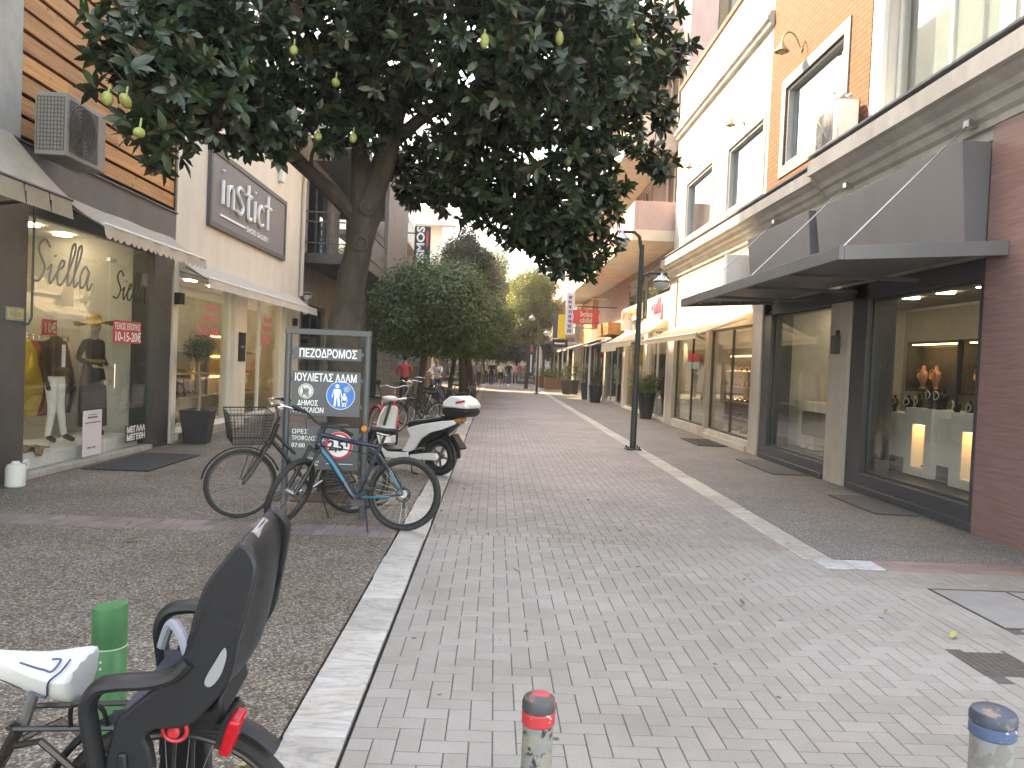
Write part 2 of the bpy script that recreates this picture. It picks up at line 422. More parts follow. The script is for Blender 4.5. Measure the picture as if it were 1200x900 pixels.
# ------------------------------------------------------------------ palette
dark_grey = M('dark_grey_paint', (.075, .07, .068), .5, var=.18, scale=5, dirt=.25)
char_frame = M('charcoal_metal', (.055, .06, .07), .38, var=.1)
fascia_grey = M('fascia_grey', (.11, .105, .10), .6, var=.12, scale=2.5, dirt=.2)
sign_grey = M('sign_panel_grey', (.22, .213, .21), .7, var=.1, scale=3)
canopy_grey = M('canopy_grey', (.16, .16, .165), .5, var=.12, scale=2, dirt=.15)
beige_pil = M('beige_plaster', (.50, .46, .41), .7, var=.1, scale=3, bump=.1, dirt=.2)
cream = M('cream_plaster', (.76, .70, .595), .75, var=.07, scale=2.2, bump=.12, bscale=160, dirt=.14)
white_wall = M('white_plaster', (.68, .66, .61), .75, var=.06, scale=1.5, bump=.1, bscale=140, dirt=.16)
white_paint = M('white_paint', (.78, .77, .74), .45, var=.06, dirt=.12)
old_white = M('weathered_white_stone', (.60, .58, .54), .75, var=.16, scale=4, bump=.15, dirt=.32)
ledge_grey = M('ledge_grey', (.22, .235, .26), .7, var=.2, scale=5, dirt=.3)
pink_wall = M('pink_plaster', (.47, .33, .32), .75, var=.12, scale=2, dirt=.15)
salmon = M('salmon_plaster', (.62, .52, .44), .75, var=.1, scale=2, dirt=.15)
peach = M('peach_plaster', (.64, .56, .47), .75, var=.1, scale=2, dirt=.2)
pale_rose = M('pale_rose_plaster', (.70, .58, .52), .8, var=.08, scale=1, dirt=.1)
concrete = M('grey_concrete', (.46, .44, .40), .85, var=.2, scale=4, bump=.3, dirt=.3)
warm_in = M('warm_interior', (.50, .495, .44), .8, var=.06)
white_in = M('white_interior', (.72, .71, .66), .7, var=.05)
grey_in = M('grey_interior', (.26, .25, .23), .8, var=.1)
dark_in = M('dark_interior', (.05, .045, .04), .8, var=.2)
black_metal = M('black_metal', (.018, .018, .02), .35, var=.2)
black_plastic = M('black_plastic', (.0115, .012, .015), .52, var=.15, scale=14)
grey_metal = M('bare_metal', (.45, .45, .46), .32, .9, var=.15)
chrome = M('chrome', (.7, .7, .72), .15, 1., var=.05)
rubber = M('tyre_rubber', (.024, .023, .023), .8, var=.3, scale=20, bump=.2)
red_paint = M('red_paint', (.55, .03, .04), .4, var=.1)
white_vinyl = M('white_vinyl', (.82, .82, .80), .5, var=.03)
black_vinyl = M('black_vinyl', (.02, .02, .02), .5, var=.1)
red_vinyl = M('red_vinyl', (.62, .06, .08), .5, var=.06)
pink_vinyl = M('pink_vinyl', (.85, .18, .28), .5, var=.06)
blue_vinyl = M('blue_vinyl', (.01, .16, .50), .45, var=.06)
yellow_vinyl = M('yellow_vinyl', (.85, .62, .03), .5, var=.06)
teal_paint = M('teal_paint', (.008, .15, .235), .35, var=.06)
terracotta = M('terracotta', (.42, .17, .10), .8, var=.15)
wood = m_streak('pine_cladding', (.30, .115, .03), (.47, .20, .055), (.60, .29, .09), (9, 1.1, 26), .6, True)
wood_dark = m_streak('stained_wood', (.16, .07, .03), (.26, .12, .05), (.34, .17, .08), (6, 2, 20), .6)
granite = m_streak('red_stone', (.20, .11, .105), (.255, .15, .143), (.31, .19, .18), (2.2, 2.2, 34), .38)
louvre_mat = m_streak('weathered_louvre', (.08, .065, .06), (.15, .125, .11), (.22, .19, .17), (40, 40, 2.5), .7)
brickm = m_brick('ochre_brick', (.25, .088, .021), (.19, .062, .013), (.08, .042, .022), .24, .085, .019)
stone_wall = m_brick('beige_stone', (.46, .38, .29), (.40, .33, .25), (.30, .25, .20), .6, .3, .012, 'xz')
glass = m_glass('shop_glass', (.96, .975, .96), 1.0, .0)
glass_up = m_glass('upper_window_glass', (.93, .97, .97), 1.3, .10, .03)
glass_dark = m_glass('dark_window_glass', (.5, .54, .54), 1.3, .08)
cloth_beige = m_cloth('beige_awning_cloth', (.58, .50, .40), .3, .22)
cloth_cream = m_cloth('cream_awning_cloth', (.74, .68, .58), .35)
cloth_white = m_cloth('white_awning_cloth', (.82, .79, .72), .4)
cloth_sand = m_cloth('sand_awning_cloth', (.80, .68, .48), .4)
lamp_warm = m_emit('warm_lamp', (1.0, .72, .38), 2.0)
lamp_soft = m_emit('added_lamp_light', (1.0, .96, .88), 4.0)

# ------------------------------------------------------------------ ground
hz = MB(); hz.box(-140, 140, -35, 240, -1.3, 34)
hm = bpy.data.materials.new('haze_air'); hm.use_nodes = True; hn = hm.node_tree; hn.nodes.clear()
_o = hn.nodes.new('ShaderNodeOutputMaterial'); _v = hn.nodes.new('ShaderNodeVolumePrincipled'); _v.inputs['Color'].default_value = (.95, .93, .88, 1); _v.inputs['Density'].default_value = .0017; _v.inputs['Anisotropy'].default_value = .5
hn.links.new(_v.outputs[0], _o.inputs['Volume'])
tag(hz.build('haze', hm, smooth=False), kind='stuff')
g = MB(); g.box(-150, 150, -40, 260, -.3, -.06)
structure(g.build('ground', M('far_asphalt', (.17, .16, .15), .9, var=.2, scale=.6)))
agg_l = m_aggregate('pebble_concrete_brown', (.085, .070, .056), (.205, .175, .143), (.42, .375, .32), scale=74)
agg_r = m_aggregate('pebble_concrete_grey', (.13, .127, .122), (.235, .228, .218), (.40, .39, .37), (.82, .80, .78), 95)
g = MB(); g.box(-5.6, -.835, -3, 6.85, -.05, 0); g.box(-5.6, -.835, 7.29, 62, -.05, 0)
structure(g.build('sidewalk', agg_l, smooth=False))
g = MB(); g.box(3.045, 5.6, 6.66, 62, -.05, 0)
structure(g.build('sidewalk', agg_r, smooth=False))
# joint bed under the pavers
g = MB(); g.box(-.545, 3.04, -3, 62, -.05, -.0024); g.box(3.042, 16, -3, 6.655, -.05, -.0026); g.box(-5.6, -.837, 6.852, 7.288, -.05, -.0028)
structure(g.build('ground', M('joint_sand', (.11, .10, .09), .95, var=.3, scale=9, bump=.3), smooth=False))
def brick_mesh(rects, gap=.001, dz=.0005, top=0.0, seed=1):
    rnd = random.Random(seed); mb = MB()
    for x0, x1, y0, y1 in rects:
        if x1-x0 < .02 or y1-y0 < .02: continue
        x0 += gap; x1 -= gap; y0 += gap; y1 -= gap; b = .004
        t = [top + rnd.uniform(-dz, dz) for _ in range(4)]
        vs = [(x0,y0,-.03),(x1,y0,-.03),(x1,y1,-.03),(x0,y1,-.03),
              (x0,y0,t[0]-.004),(x1,y0,t[1]-.004),(x1,y1,t[2]-.004),(x0,y1,t[3]-.004),
              (x0+b,y0+b,t[0]),(x1-b,y0+b,t[1]),(x1-b,y1-b,t[2]),(x0+b,y1-b,t[3])]
        mb.add(vs, [(0,1,5,4),(1,2,6,5),(2,3,7,6),(3,0,4,7),(4,5,9,8),(5,6,10,9),(6,7,11,10),(7,4,8,11),(8,9,10,11)])
    return mb
def herring(x0, x1, y0, y1, ox=0., oy=0., W=.1, skip=()):
    out = []; nx = int((x1-x0)/W)+4; ny = int((y1-y0)/W)+4
    for i in range(-2, nx):
        for j in range(-2, ny):
            m = (i-j) % 4
            if m == 0: r = [x0+ox+i*W, x0+ox+(i+2)*W, y0+oy+j*W, y0+oy+(j+1)*W]
            elif m == 3: r = [x0+ox+i*W, x0+ox+(i+1)*W, y0+oy+j*W, y0+oy+(j+2)*W]
            else: continue
            r = [max(r[0], x0), min(r[1], x1), max(r[2], y0), min(r[3], y1)]
            if r[1]-r[0] <= .02 or r[3]-r[2] <= .02: continue
            if any(r[1] > s[0] and r[0] < s[1] and r[3] > s[2] and r[2] < s[3] for s in skip):
                # trim against the cut-out
                for s in skip:
                    if r[1] > s[0] and r[0] < s[1] and r[3] > s[2] and r[2] < s[3]:
                        if r[0] < s[0]: r[1] = min(r[1], s[0])
                        elif r[1] > s[1]: r[0] = max(r[0], s[1])
                        elif r[2] < s[2]: r[3] = min(r[3], s[2])
                        elif r[3] > s[3]: r[2] = max(r[2], s[3])
                        else: r = None
                        break
                if r is None: continue
            out.append(r)
    return out
pave = m_paver('grey_paver', (.29, .27, .243), (.335, .314, .285), (.34, .295, .27))
pave_w = m_paver('warm_paver', (.25, .225, .205), (.305, .275, .25), (.33, .27, .25))
pave_p = m_paver('rose_paver', (.26, .19, .175), (.34, .25, .23), (.36, .22, .2))
MANHOLE = (3.40, 4.62, 4.90, 5.80); GRATE = (2.76, 3.12, 4.10, 4.46)
structure(brick_mesh(herring(-.545, 3.04, .8, 6.9, skip=[GRATE]) + herring(3.042, 9.5, .8, 6.30, ox=.058, skip=[MANHOLE, GRATE]), seed=2).build('road', pave, smooth=False))
pave_r = m_paver('dull_rose_paver', (.27, .235, .21), (.33, .29, .26), (.36, .25, .23))
def courses(x0, x1, y0, y1, L=.2, W=.1, alongy=False):
    out = []; j = 0; y = y0
    while y < y1-.01:
        x = x0 - (L/2 if j % 2 else 0)
        while x < x1-.01:
            out.append([max(x, x0), min(x+L, x1), y, min(y+W, y1)]); x += L
        y += W; j += 1
    return out
rects = courses(-.545, 3.04, 7.22, 61.9)
rects = herring(-.545, 3.04, 7.22, 61.9, ox=.03)
structure(brick_mesh(rects, seed=3).build('road', pave_w, smooth=False))
structure(brick_mesh(courses(-.545, 3.04, 6.9, 7.22, .1, .16), seed=4).build('road', pave_r, smooth=False))
structure(brick_mesh(courses(-5.58, -.84, 6.855, 7.285, .1, .215), seed=5).build('pavement', m_paver('band_paver', (.17, .125, .115), (.25, .19, .175), (.3, .21, .2)), smooth=False))
structure(brick_mesh(courses(3.36, 9.5, 6.305, 6.655, .2, .117), seed=6).build('pavement', pave_p, smooth=False))
# marble kerb strips
def kerb(x0, x1, y0, y1, L, seed):
    rnd = random.Random(seed); out = []; y = y0
    while y < y1:
        l = L*rnd.uniform(.8, 1.25); out.append([x0+rnd.uniform(0, .012), x1-rnd.uniform(0, .012), y, min(y+l, y1)]); y += l
    return out
marb = m_marble('white_marble', (.47, .45, .415), (.30, .295, .285))
structure(brick_mesh(kerb(-.832, -.55, .9, 61, .62, 3), .004, .002, .006).build('kerb', marb, smooth=False))
structure(brick_mesh(kerb(2.75, 3.038, 6.62, 61, .75, 5), .004, .002, .006).build('kerb', marb, smooth=False))
structure(brick_mesh([[2.83, 3.09, 6.31, 6.60], [3.095, 3.35, 6.31, 6.60], [4.62, 5.0, 5.95, 6.28], [5.01, 5.5, 5.95, 6.28]], .004, .002, .007).build('kerb', m_marble('bluish_marble', (.55, .57, .60), (.38, .40, .44)), smooth=False))
# service cover and drain in the paving
t = thing('service_cover', 'large square access cover filled with light concrete slabs in the grey paving', 'access cover', ((MANHOLE[0]+MANHOLE[1])/2, (MANHOLE[2]+MANHOLE[3])/2, 0))
x0, x1, y0, y1 = MANHOLE
fm = MB(); w = .018; fm.box(x0, x1, y0, y0+w, -.04, .003); fm.box(x0, x1, y1-w, y1, -.04, .003); fm.box(x0, x0+w, y0+w, y1-w, -.04, .003); fm.box(x1-w, x1, y0+w, y1-w, -.04, .003); fm.box(x0+.60, x0+.615, y0+w, y1-w, -.04, .002)
fm.build('frame', M('iron_frame', (.05, .048, .046), .7), t, smooth=False)
brick_mesh([[x0+w, x0+.6, y0+w, y0+.46], [x0+w, x0+.6, y0+.46, y1-w], [x0+.615, x1-w, y0+w, y0+.46], [x0+.615, x1-w, y0+.46, y1-w]], .002, .001, .001).build('slab_infill', M('cover_concrete', (.29, .28, .265), .8, var=.2, scale=7, bump=.2, bscale=150, dirt=.15), t, smooth=False)
t = thing('drain_grate', 'small rusty brown drain grate set in the grey herringbone paving', 'drain grate', ((GRATE[0]+GRATE[1])/2, (GRATE[2]+GRATE[3])/2, 0))
x0, x1, y0, y1 = GRATE; gm = MB(); gm.box(x0, x1, y0, y1, -.05, -.012)
for k in range(9):
    q = x0+.01+k*(x1-x0-.02)/8; gm.box(q-.006, q+.006, y0, y1, -.012, 0)
    q = y0+.01+k*(y1-y0-.02)/8; gm.box(x0, x1, q-.006, q+.006, -.012, -.001)
gm.build('grating', M('rusty_iron', (.13, .095, .085), .85, var=.4, scale=30, bump=.3), t, smooth=False)

# ------------------------------------------------------------------ shared building pieces
def room(parent, x_in, x_back, y0, y1, z0, z1, mats, lamp=None, lamps=3, lampmat=None):
    """shop interior behind the glass: floor, ceiling, back and side walls"""
    s = 1 if x_back > x_in else -1; f, w_, c = mats
    m = MB(); m.box(x_in, x_back, y0, y1, z0-.1, z0); m.build('shop_floor', f, parent, smooth=False)
    m = MB(); m.box(x_in, x_back, y0, y1, z1, z1+.1); m.build('shop_ceiling', c, parent, smooth=False)
    m = MB(); m.box(x_back, x_back+s*.1, y0-.05, y1+.05, z0-.1, z1+.1); m.box(x_in, x_back, y0-.08, y0, z0-.1, z1+.1); m.box(x_in, x_back, y1, y1+.08, z0-.1, z1+.1)
    m.build('shop_wall', w_, parent, smooth=False)
    if lamp:
        for k in range(lamps):
            q = y0+(k+.5)*(y1-y0)/lamps; xx = x_in+s*lamp
            l = MB(); l.lathe([(.13, 0), (.13, .03)], (xx, q, z1-.032), (0, 0, 1), 14); l.build('added_ceiling_lamp', lampmat or lamp_soft, parent)  # glowing discs added to brighten the shop interiors
def pane(parent, frame, x, y0, y1, z0, z1, mat=None, th=.012):
    m = MB(); m.box(x-th/2, x+th/2, y0, y1, z0, z1); return m.build('pane', mat or glass, frame or parent, smooth=False)

# ================================================================== left side
# --- clothes shop with pine cladding above
B = thing('shop_building', 'dark grey fronted clothes shop with orange pine cladding on its upper floor', 'building', (-5.6, 9, 0))
XF = -5.45
boxes('pilaster', dark_grey, B, ((-5.80, XF, 5.2, 9.05, .0, 3.42), (-5.80, XF, 12.36, 13.02, 0, 3.42)), bevel=.006)
m = MB(); m.box(-5.78, XF+.02, 5.2, 13.06, 3.424, 3.86); m.box(-5.78, XF+.05, 5.2, 13.07, 3.862, 3.885); m.build('fascia', fascia_grey, B)
m = MB(); m.box(-5.75, -5.53, 5.2, 13.04, 3.89, 9.2); m.build('upper_wall', M('black_backing', (.03, .024, .02), .9), B, smooth=False)
m = MB(); z = 3.955; rnd = random.Random(4)
while z < 9.0:
    y = 8.79
    for yy in (10.3+rnd.uniform(-.9, .9), 13.0):
        m.box(-5.50, -5.455+rnd.uniform(-.004, .004), y, yy-.004, z, z+.192); y = yy
    z += .238
m.build('plank_cladding', wood, B, smooth=False)
m = MB(); m.box(-5.6, -5.40, 7.9, 8.78, 3.886, 9.2); m.build('concrete_pillar', concrete, B)
m = MB(); m.box(-5.6, -5.43, 13.005, 13.075, 3.886, 9.2); m.build('edge_trim', dark_grey, B)
m = MB(); m.box(-12, -7.7, 5.2, 13.05, 0, 9.2); m.box(-7.7, -5.8, 5.2, 13.05, 3.46, 9.2); m.build('building_body', fascia_grey, B, smooth=False)
room(B, -5.80, -7.55, 9.05, 12.40, .06, 3.3, (white_in, warm_in, white_in), .9, 4)
m = MB(); m.box(-5.62, -5.41, 9.05, 12.36, 0, .07); m.build('marble_sill', marb, B, bevel=.004)
m = MB(); m.box(-5.56, -5.47, 9.05, 12.36, 3.10, 3.30); m.build('shutter_box', black_metal, B)
pane(B, None, -5.52, 9.06, 10.30, .07, 3.1); pane(B, None, -5.521, 10.305, 11.06, .07, 3.1)
d = MB(); d.box(-5.515, -5.503, 11.07, 12.34, .075, 3.09); dr = d.build('glass_door', glass, B, smooth=False)
m = MB(); m.tube([(-5.47, 11.2, 1.0), (-5.47, 11.2, 1.35)], .012); m.box(-5.53, -5.48, 11.0, 11.18, 2.80, 2.86); m.box(-5.53, -5.48, 11.02, 11.16, 1.05, 1.12); m.build('handle', chrome, dr)
# window lettering and stickers
def siella(y, z, s, mat):
    L = [[(.95,1.35),(.55,1.6),(.2,1.3),(.45,.95),(.8,.6),(.5,.1),(.0,.15)], [(1.0,.55),(1.25,.75),(1.2,.3),(1.35,.08),(1.55,.3),(1.75,.6)],
         [(1.75,.6),(2.05,.75),(2.1,.95),(1.9,.95),(1.75,.5),(1.9,.1),(2.2,.15),(2.5,.6)], [(2.4,.4),(2.8,1.3),(2.75,1.7),(2.55,1.5),(2.5,.5),(2.65,.1),(2.9,.3)],
         [(2.9,.3),(3.3,1.3),(3.25,1.7),(3.05,1.5),(3.0,.5),(3.15,.1),(3.4,.3)], [(4.15,.75),(3.8,.95),(3.5,.6),(3.6,.15),(3.9,.2),(4.15,.8),(4.12,.3),(4.3,.08),(4.55,.35)], [(1.38,1.08),(1.42,1.1)]]
    return strokes([[(a+.25*b, b) for a, b in l] for l in L], (-5.508, y, z), '+x', s, s*1.15, .012*s/.27, mat, B, 'window_lettering', push=.0)
siella(9.2, 2.32, .30, M('grey_vinyl', (.26, .26, .25), .5)); siella(11.16, 2.28, .235, black_vinyl)
s = MB(); s.box(-5.508, -5.503, 11.19, 12.05, 1.66, 1.99); st = s.build('sale_sticker', red_vinyl, dr, smooth=False)
text('ΤΕΛΟΣ ΕΠΟΧΗΣ', .13, (-5.502, 11.22, 1.86), '+x', white_vinyl, st, width=.80, bold=.002, depth=.002)
text('10-15-20€', .19, (-5.502, 11.22, 1.69), '+x', white_vinyl, st, width=.80, bold=.004, depth=.002)
s = MB(); s.box(-5.508, -5.504, 11.66, 12.3, .16, .42); st = s.build('size_sticker', black_vinyl, dr, smooth=False)
text('ΜΕΓΑΛΑ', .125, (-5.503, 11.68, .305), '+x', white_vinyl, st, width=.6, bold=.004, depth=.002)
text('ΜΕΓΕΘΗ', .125, (-5.503, 11.68, .185), '+x', white_vinyl, st, width=.6, bold=.004, depth=.002)
# house number
t = thing('number_plate', 'small blue and yellow street number plate on the dark grey pilaster', 'number plate', (-5.44, 8.78, 1.9))
m = MB(); m.box(-5.447, -5.435, 8.66, 8.98, 1.85, 2.0); m.build('plate', M('plate_blue', (.22, .24, .30), .5), t)
m = MB()
for y in (8.675, 8.84): m.box(-5.435, -5.431, y, y+.12, 1.87, 1.98)
m.build('number_field', M('number_yellow', (.42, .36, .12), .5), t)
text('13', .075, (-5.430, 8.70, 1.895), '+x', M('plate_ink', (.1, .1, .12), .5), t, depth=.002); text('- 15', .075, (-5.430, 8.80, 1.895), '+x', M('plate_ink', (.1, .1, .12), .5), t, depth=.002)

def scallop_awning(name, label, y0, y1, xw, zw, xf, zf, drop, mat, kind='scallop', pitch=.16, arms=True, group=None, armmat=None):
    """pull-out awning: sloped cloth, front bar, hanging valance, folding arms; leans out from a wall at xw to xf"""
    s = 1 if xf > xw else -1
    t = thing(name, label, 'awning', (xw, (y0+y1)/2, zw), group)
    m = MB(); n = max(4, int((y1-y0)/.35)); rows = 5
    for i in range(n+1):
        for j in range(rows+1):
            f = j/rows; y = y0+(y1-y0)*i/n
            sag = -.035*math.sin(math.pi*f)*(1+.4*math.sin(i*2.1))
            m.v.append((xw+(xf-xw)*f, y, zw+(zf-zw)*f+sag+.008*math.sin(i*1.7+j)))
    for i in range(n):
        for j in range(rows): a = i*(rows+1)+j; m.f.append((a, a+1, a+rows+2, a+rows+1))
    m.build('cloth', mat, t)
    v = MB(); k = max(2, int(round((y1-y0)/pitch))); w = (y1-y0)/k; sub = 6
    if kind == 'scallop':
        for i in range(k):
            for q in range(sub):
                a, b = q/sub, (q+1)/sub; ha = drop*(.72+.28*math.sin(math.pi*a)); hb = drop*(.72+.28*math.sin(math.pi*b))
                ya, yb = y0+(i+a)*w, y0+(i+b)*w; x = xf+s*.012*math.sin((i+a)*1.9); x2 = xf+s*.012*math.sin((i+b)*1.9)
                v.quad((x, ya, zf), (x2, yb, zf), (x2+s*.02, yb, zf-hb), (x+s*.02, ya, zf-ha))
    elif kind == 'points':
        for i in range(k):
            ya, yb = y0+i*w, y0+(i+1)*w
            v.quad((xf, ya+.03, zf), (xf, yb-.03, zf), (xf+s*.02, yb-.005, zf-drop), (xf+s*.02, ya+.005, zf-drop))
            v.quad((xf+s*.002, ya, zf+.001), (xf+s*.002, ya+.06, zf+.001), (xf+s*.002, ya+.06, zf-drop*.35), (xf+s*.002, ya, zf-drop*.35))
    else:
        for i in range(n):
            ya, yb = y0+(y1-y0)*i/n, y0+(y1-y0)*(i+1)/n
            v.quad((xf, ya, zf), (xf, yb, zf), (xf+s*.015, yb, zf-drop), (xf+s*.015, ya, zf-drop))
    v.build('valance', mat, t)
    m = MB(); m.tube([(xf-s*.01, y0, zf+.012), (xf-s*.01, y1, zf+.012)], .022, 8); m.build('front_bar', white_paint if armmat is None else armmat, t)
    if arms:
        for y in (y0+.25, y1-.25):
            m = MB(); m.tube([(xw+s*.02, y, zw-.85 if arms == 'low' else zw-.12), (xf-s*.03, y, zf-.02)], .02, 6); m.build('arm', armmat or grey_metal, t)
    return t
scallop_awning('shop_awning', 'faded beige awning with pointed flaps above the dark grey pilaster', 5.6, 8.62, -5.43, 3.92, -4.72, 3.18, .20, cloth_beige, 'points', .42, 'low', armmat=dark_grey)
scallop_awning('shop_awning', 'white scalloped awning over the clothes shop glass door', 9.62, 12.95, -5.43, 3.44, -4.88, 3.10, .17, cloth_cream, 'scallop', .17, True)
# electric conduit on the pilaster
m = MB(); m.tube([(-5.42, 9.10, 3.4), (-5.42, 9.10, 1.9), (-5.42, 9.04, 1.82), (-5.42, 8.98, 1.82)], .013, 6)
tag(m.build('cable_conduit', dark_grey), 'thin dark cable running down beside the clothes shop window', 'cable')

# --- cream shoe shop
B = thing('shop_building', 'cream plastered shoe shop with two wide windows and a flat overhanging roof', 'building', (-5.6, 17, 0))
holes = [(13.30, 16.20, .16, 2.95), (16.95, 20.05, .16, 2.95)]
m = MB(); wall_x(m, -5.75, XF, 13.10, 21.40, 0, 7.0, holes); m.build('wall', cream, B, smooth=False)
m = MB(); m.box(-7.6, -4.78, 13.09, 21.6, 7.003, 7.10); m.box(-7.6, -4.74, 13.085, 21.62, 7.102, 7.20); m.build('roof_eave', M('eave_paint', (.55, .52, .47), .7, dirt=.25), B)
m = MB(); m.box(-12, -5.2, 13.1, 21.5, 7.203, 7.9); m.build('roof_parapet', cream, B, smooth=False)
m = MB(); m.box(-12, -7.7, 13.1, 21.4, 0, 7.0); m.box(-7.7, -5.751, 13.1, 21.4, 3.2, 7.0); m.build('building_body', cream, B, smooth=False)
for a, b in ((13.30, 16.20), (16.95, 20.05)):
    fr = MB(); frame_x(fr, -5.62, -5.54, a, b, .16, 2.95, .06, [a+(b-a)*.40] if a > 16 else []); fo = fr.build('window_frame', white_paint, B, bevel=.004)
    pane(B, fo, -5.58, a+.05, b-.05, .21, 2.9)
    m = MB(); m.box(-5.62, -5.38, a-.02, b+.02, .04, .157); m.build('window_sill', marb, B, bevel=.005)
m = MB(); m.box(-5.449, -5.40, 13.08, 21.38, 0, .038); m.build('plinth', beige_pil, B)
room(B, -5.752, -7.4, 13.2, 21.35, .12, 3.1, (M('pale_floor', (.55, .52, .45), .5), M('olive_interior', (.48, .475, .41), .8), white_in), .8, 6)
for y, z0, s in ((14.62, 2.03, .9), (18.35, 2.0, .8)):
    for k, (tx, h) in enumerate((('Χειμερινά', .17), ('Παπούτσια', .17), ('20 30 40 50', .25))):
        text(tx, h, (-5.571, y+(.22 if k == 0 else .06 if k == 1 else -.12), z0+.36-.22*k-(.06 if k == 2 else 0)), '+x', pink_vinyl, B, 'window_lettering', width=(.8, .95, 1.15)[k]*s, bold=.006, depth=.002)
    m = MB(); m.box(-5.572, -5.570, y-.1, y+.95*s, z0-.2, z0-.17); m.build('window_lettering', pink_vinyl, B)
# sign with hand-drawn letters
t = thing('shop_sign', 'grey framed sign panel with white lettering on the cream wall', 'sign', (-5.44, 17, 4.65))
m = MB(); m.box(-5.449, -5.40, 14.52, 19.44, 4.03, 5.31); m.build('panel', sign_grey, t, smooth=False)
m = MB(); frame_x(m, -5.449, -5.375, 14.42, 19.54, 3.93, 5.41, .10); m.build('frame', fascia_grey, t, bevel=.006)
I = [[(0,0),(.02,1.15)], [(.02,1.55),(.05,1.62)]]
def off(ls, dx): return [[(a+dx, b) for a, b in l] for l in ls]
nn = [[(0,0),(0,1.05)], [(0,.7),(.2,1.05),(.45,1.0),(.5,.6),(.5,0)]]; ss = [[(.55,1.25),(.2,1.3),(.05,1.0),(.35,.72),(.6,.4),(.4,.02),(0,.1)]]
tt = [[(.2,1.75),(.2,.2),(.35,0),(.55,.08)], [(-.08,1.2),(.55,1.22)]]; cc = [[(.6,.95),(.3,1.1),(.02,.6),(.2,.05),(.62,.12)]]; t2 = [[(.25,1.9),(.25,0)], [(-.1,1.25),(.65,1.28)]]
allL = off(I, 0)+off(nn, .45)+off(ss, 1.3)+off(tt, 2.25)+off(I, 3.15)+off(cc, 3.55)+off(t2, 4.45)
strokes(allL, (-5.37, 15.0, 4.43), '+x', .62, .40, .042, white_vinyl, t, 'lettering')
text('SHOES GALLERY', .155, (-5.398, 16.55, 4.17), '+x', white_vinyl, t, width=1.55, bold=.004)
m = MB(); m.box(-5.398, -5.38, 14.95, 16.45, 4.2, 4.245); m.build('underline', white_vinyl, t)
scallop_awning('shop_awning', 'long cream roller awning folded out over both shoe shop windows', 13.25, 21.2, -5.44, 3.16, -4.93, 2.83, .15, cloth_white, 'plain')
# downpipe, small box lamps
m = MB(); m.tube([(-5.35, 21.25, 7.0), (-5.35, 21.25, 6.6), (-5.38, 21.2, 6.3), (-5.38, 21.2, 3.2)], .055, 10); tag(m.build('downpipe', M('cream_pipe', (.55, .5, .42), .5)), 'cream downpipe at the far corner of the cream shoe shop', 'downpipe')
m = MB(); m.box(-5.449, -5.33, 18.9, 19.12, 5.78, 6.08); tag(m.build('alarm_box', white_paint, bevel=.02), 'small white alarm box high on the cream wall', 'alarm box')
t = thing('wall_plaque', 'black opening hours plaque on the pier between the shoe shop windows', 'plaque', (-5.44, 16.55, 1.75))
m = MB(); m.box(-5.449, -5.42, 16.42, 16.82, 1.40, 2.02); m.build('plate', black_vinyl, t, bevel=.004)
m = MB(); m.box(-5.42, -5.417, 16.52, 16.72, 1.70, 1.73); m.build('writing', M('dim_print', (.35, .35, .35), .5), t)
for y, lb in ((13.18, 'small black box lamp beside the first shoe shop window'), (20.75, 'small black box lamp at the far end of the shoe shop')):
    m = MB(); m.box(-5.449, -5.33, y-.07, y+.08, 2.36, 2.56); tag(m.build('wall_lamp', black_metal, bevel=.006), lb, 'wall lamp')

# --- dark building with balcony and louvres
B = thing('shop_building', 'dark grey shop building with a projecting balcony and vertical louvres', 'building', (-5.6, 27, 0))
m = MB(); wall_x(m, -5.85, -5.6, 21.42, 33.4, 0, 9.6, [(22.2, 25.2, .05, 3.1), (26.0, 30.4, .05, 3.1), (22.6, 25.6, 4.5, 6.9), (27, 31, 4.5, 6.9)]); m.build('wall', M('taupe_plaster', (.22, .20, .185), .8, var=.1, dirt=.25), B, smooth=False)
m = MB(); m.box(-12, -7.2, 21.42, 33.4, 0, 9.6); m.box(-7.2, -5.86, 21.42, 33.4, 3.4, 4.3); m.build('building_body', dark_grey, B, smooth=False)
room(B, -5.852, -7.1, 21.6, 33.2, .03, 3.3, (grey_in, dark_in, grey_in), .6, 5)
for a, b, c, d_ in ((22.2, 25.2, .05, 3.1), (26.0, 30.4, .05, 3.1), (22.6, 25.6, 4.5, 6.9), (27, 31, 4.5, 6.9)):
    f = MB(); frame_x(f, -5.78, -5.70, a, b, c, d_, .07, [(a+b)/2]); fo = f.build('window_frame', char_frame, B); pane(B, fo, -5.74, a+.06, b-.06, c+.06, d_-.06, glass_dark)
m = MB(); m.box(-5.6, -3.86, 21.75, 33.2, 4.18, 4.46); m.build('balcony_slab', dark_grey, B)
m = MB(); m.box(-5.6, -3.9, 21.8, 33.0, 7.4, 7.6); m.build('roof_slab', dark_grey, B)
m = MB(); m.box(-4.98, -4.72, 31.0, 31.35, 0, 4.18); m.build('column', black_metal, B)
m = MB()
for z in (4.75, 5.35, 5.62): m.tube([(-5.55, 21.82, z), (-3.92, 21.82, z)], .022, 6)
for z in (4.60, 5.35, 5.62): m.tube([(-3.92, 21.82, z), (-3.92, 26.5, z)], .022, 6)
for x in (-5.5, -4.7, -3.92): m.tube([(x, 21.82, 4.46), (x, 21.82, 5.62)], .02, 6)
for k in range(24): y = 21.9+k*.195; m.box(-3.945, -3.93, y, y+.13, 4.5, 5.33)
m.build('balcony_railing', M('railing_grey', (.13, .12, .11), .6, dirt=.2), B)
m = MB()
for k in range(24): y = 26.6+k*.235; m.box(-3.98, -3.84, y, y+.19, 4.2, 9.4)
m.box(-4.3, -3.985, 26.6, 32.2, 9.2, 9.4)
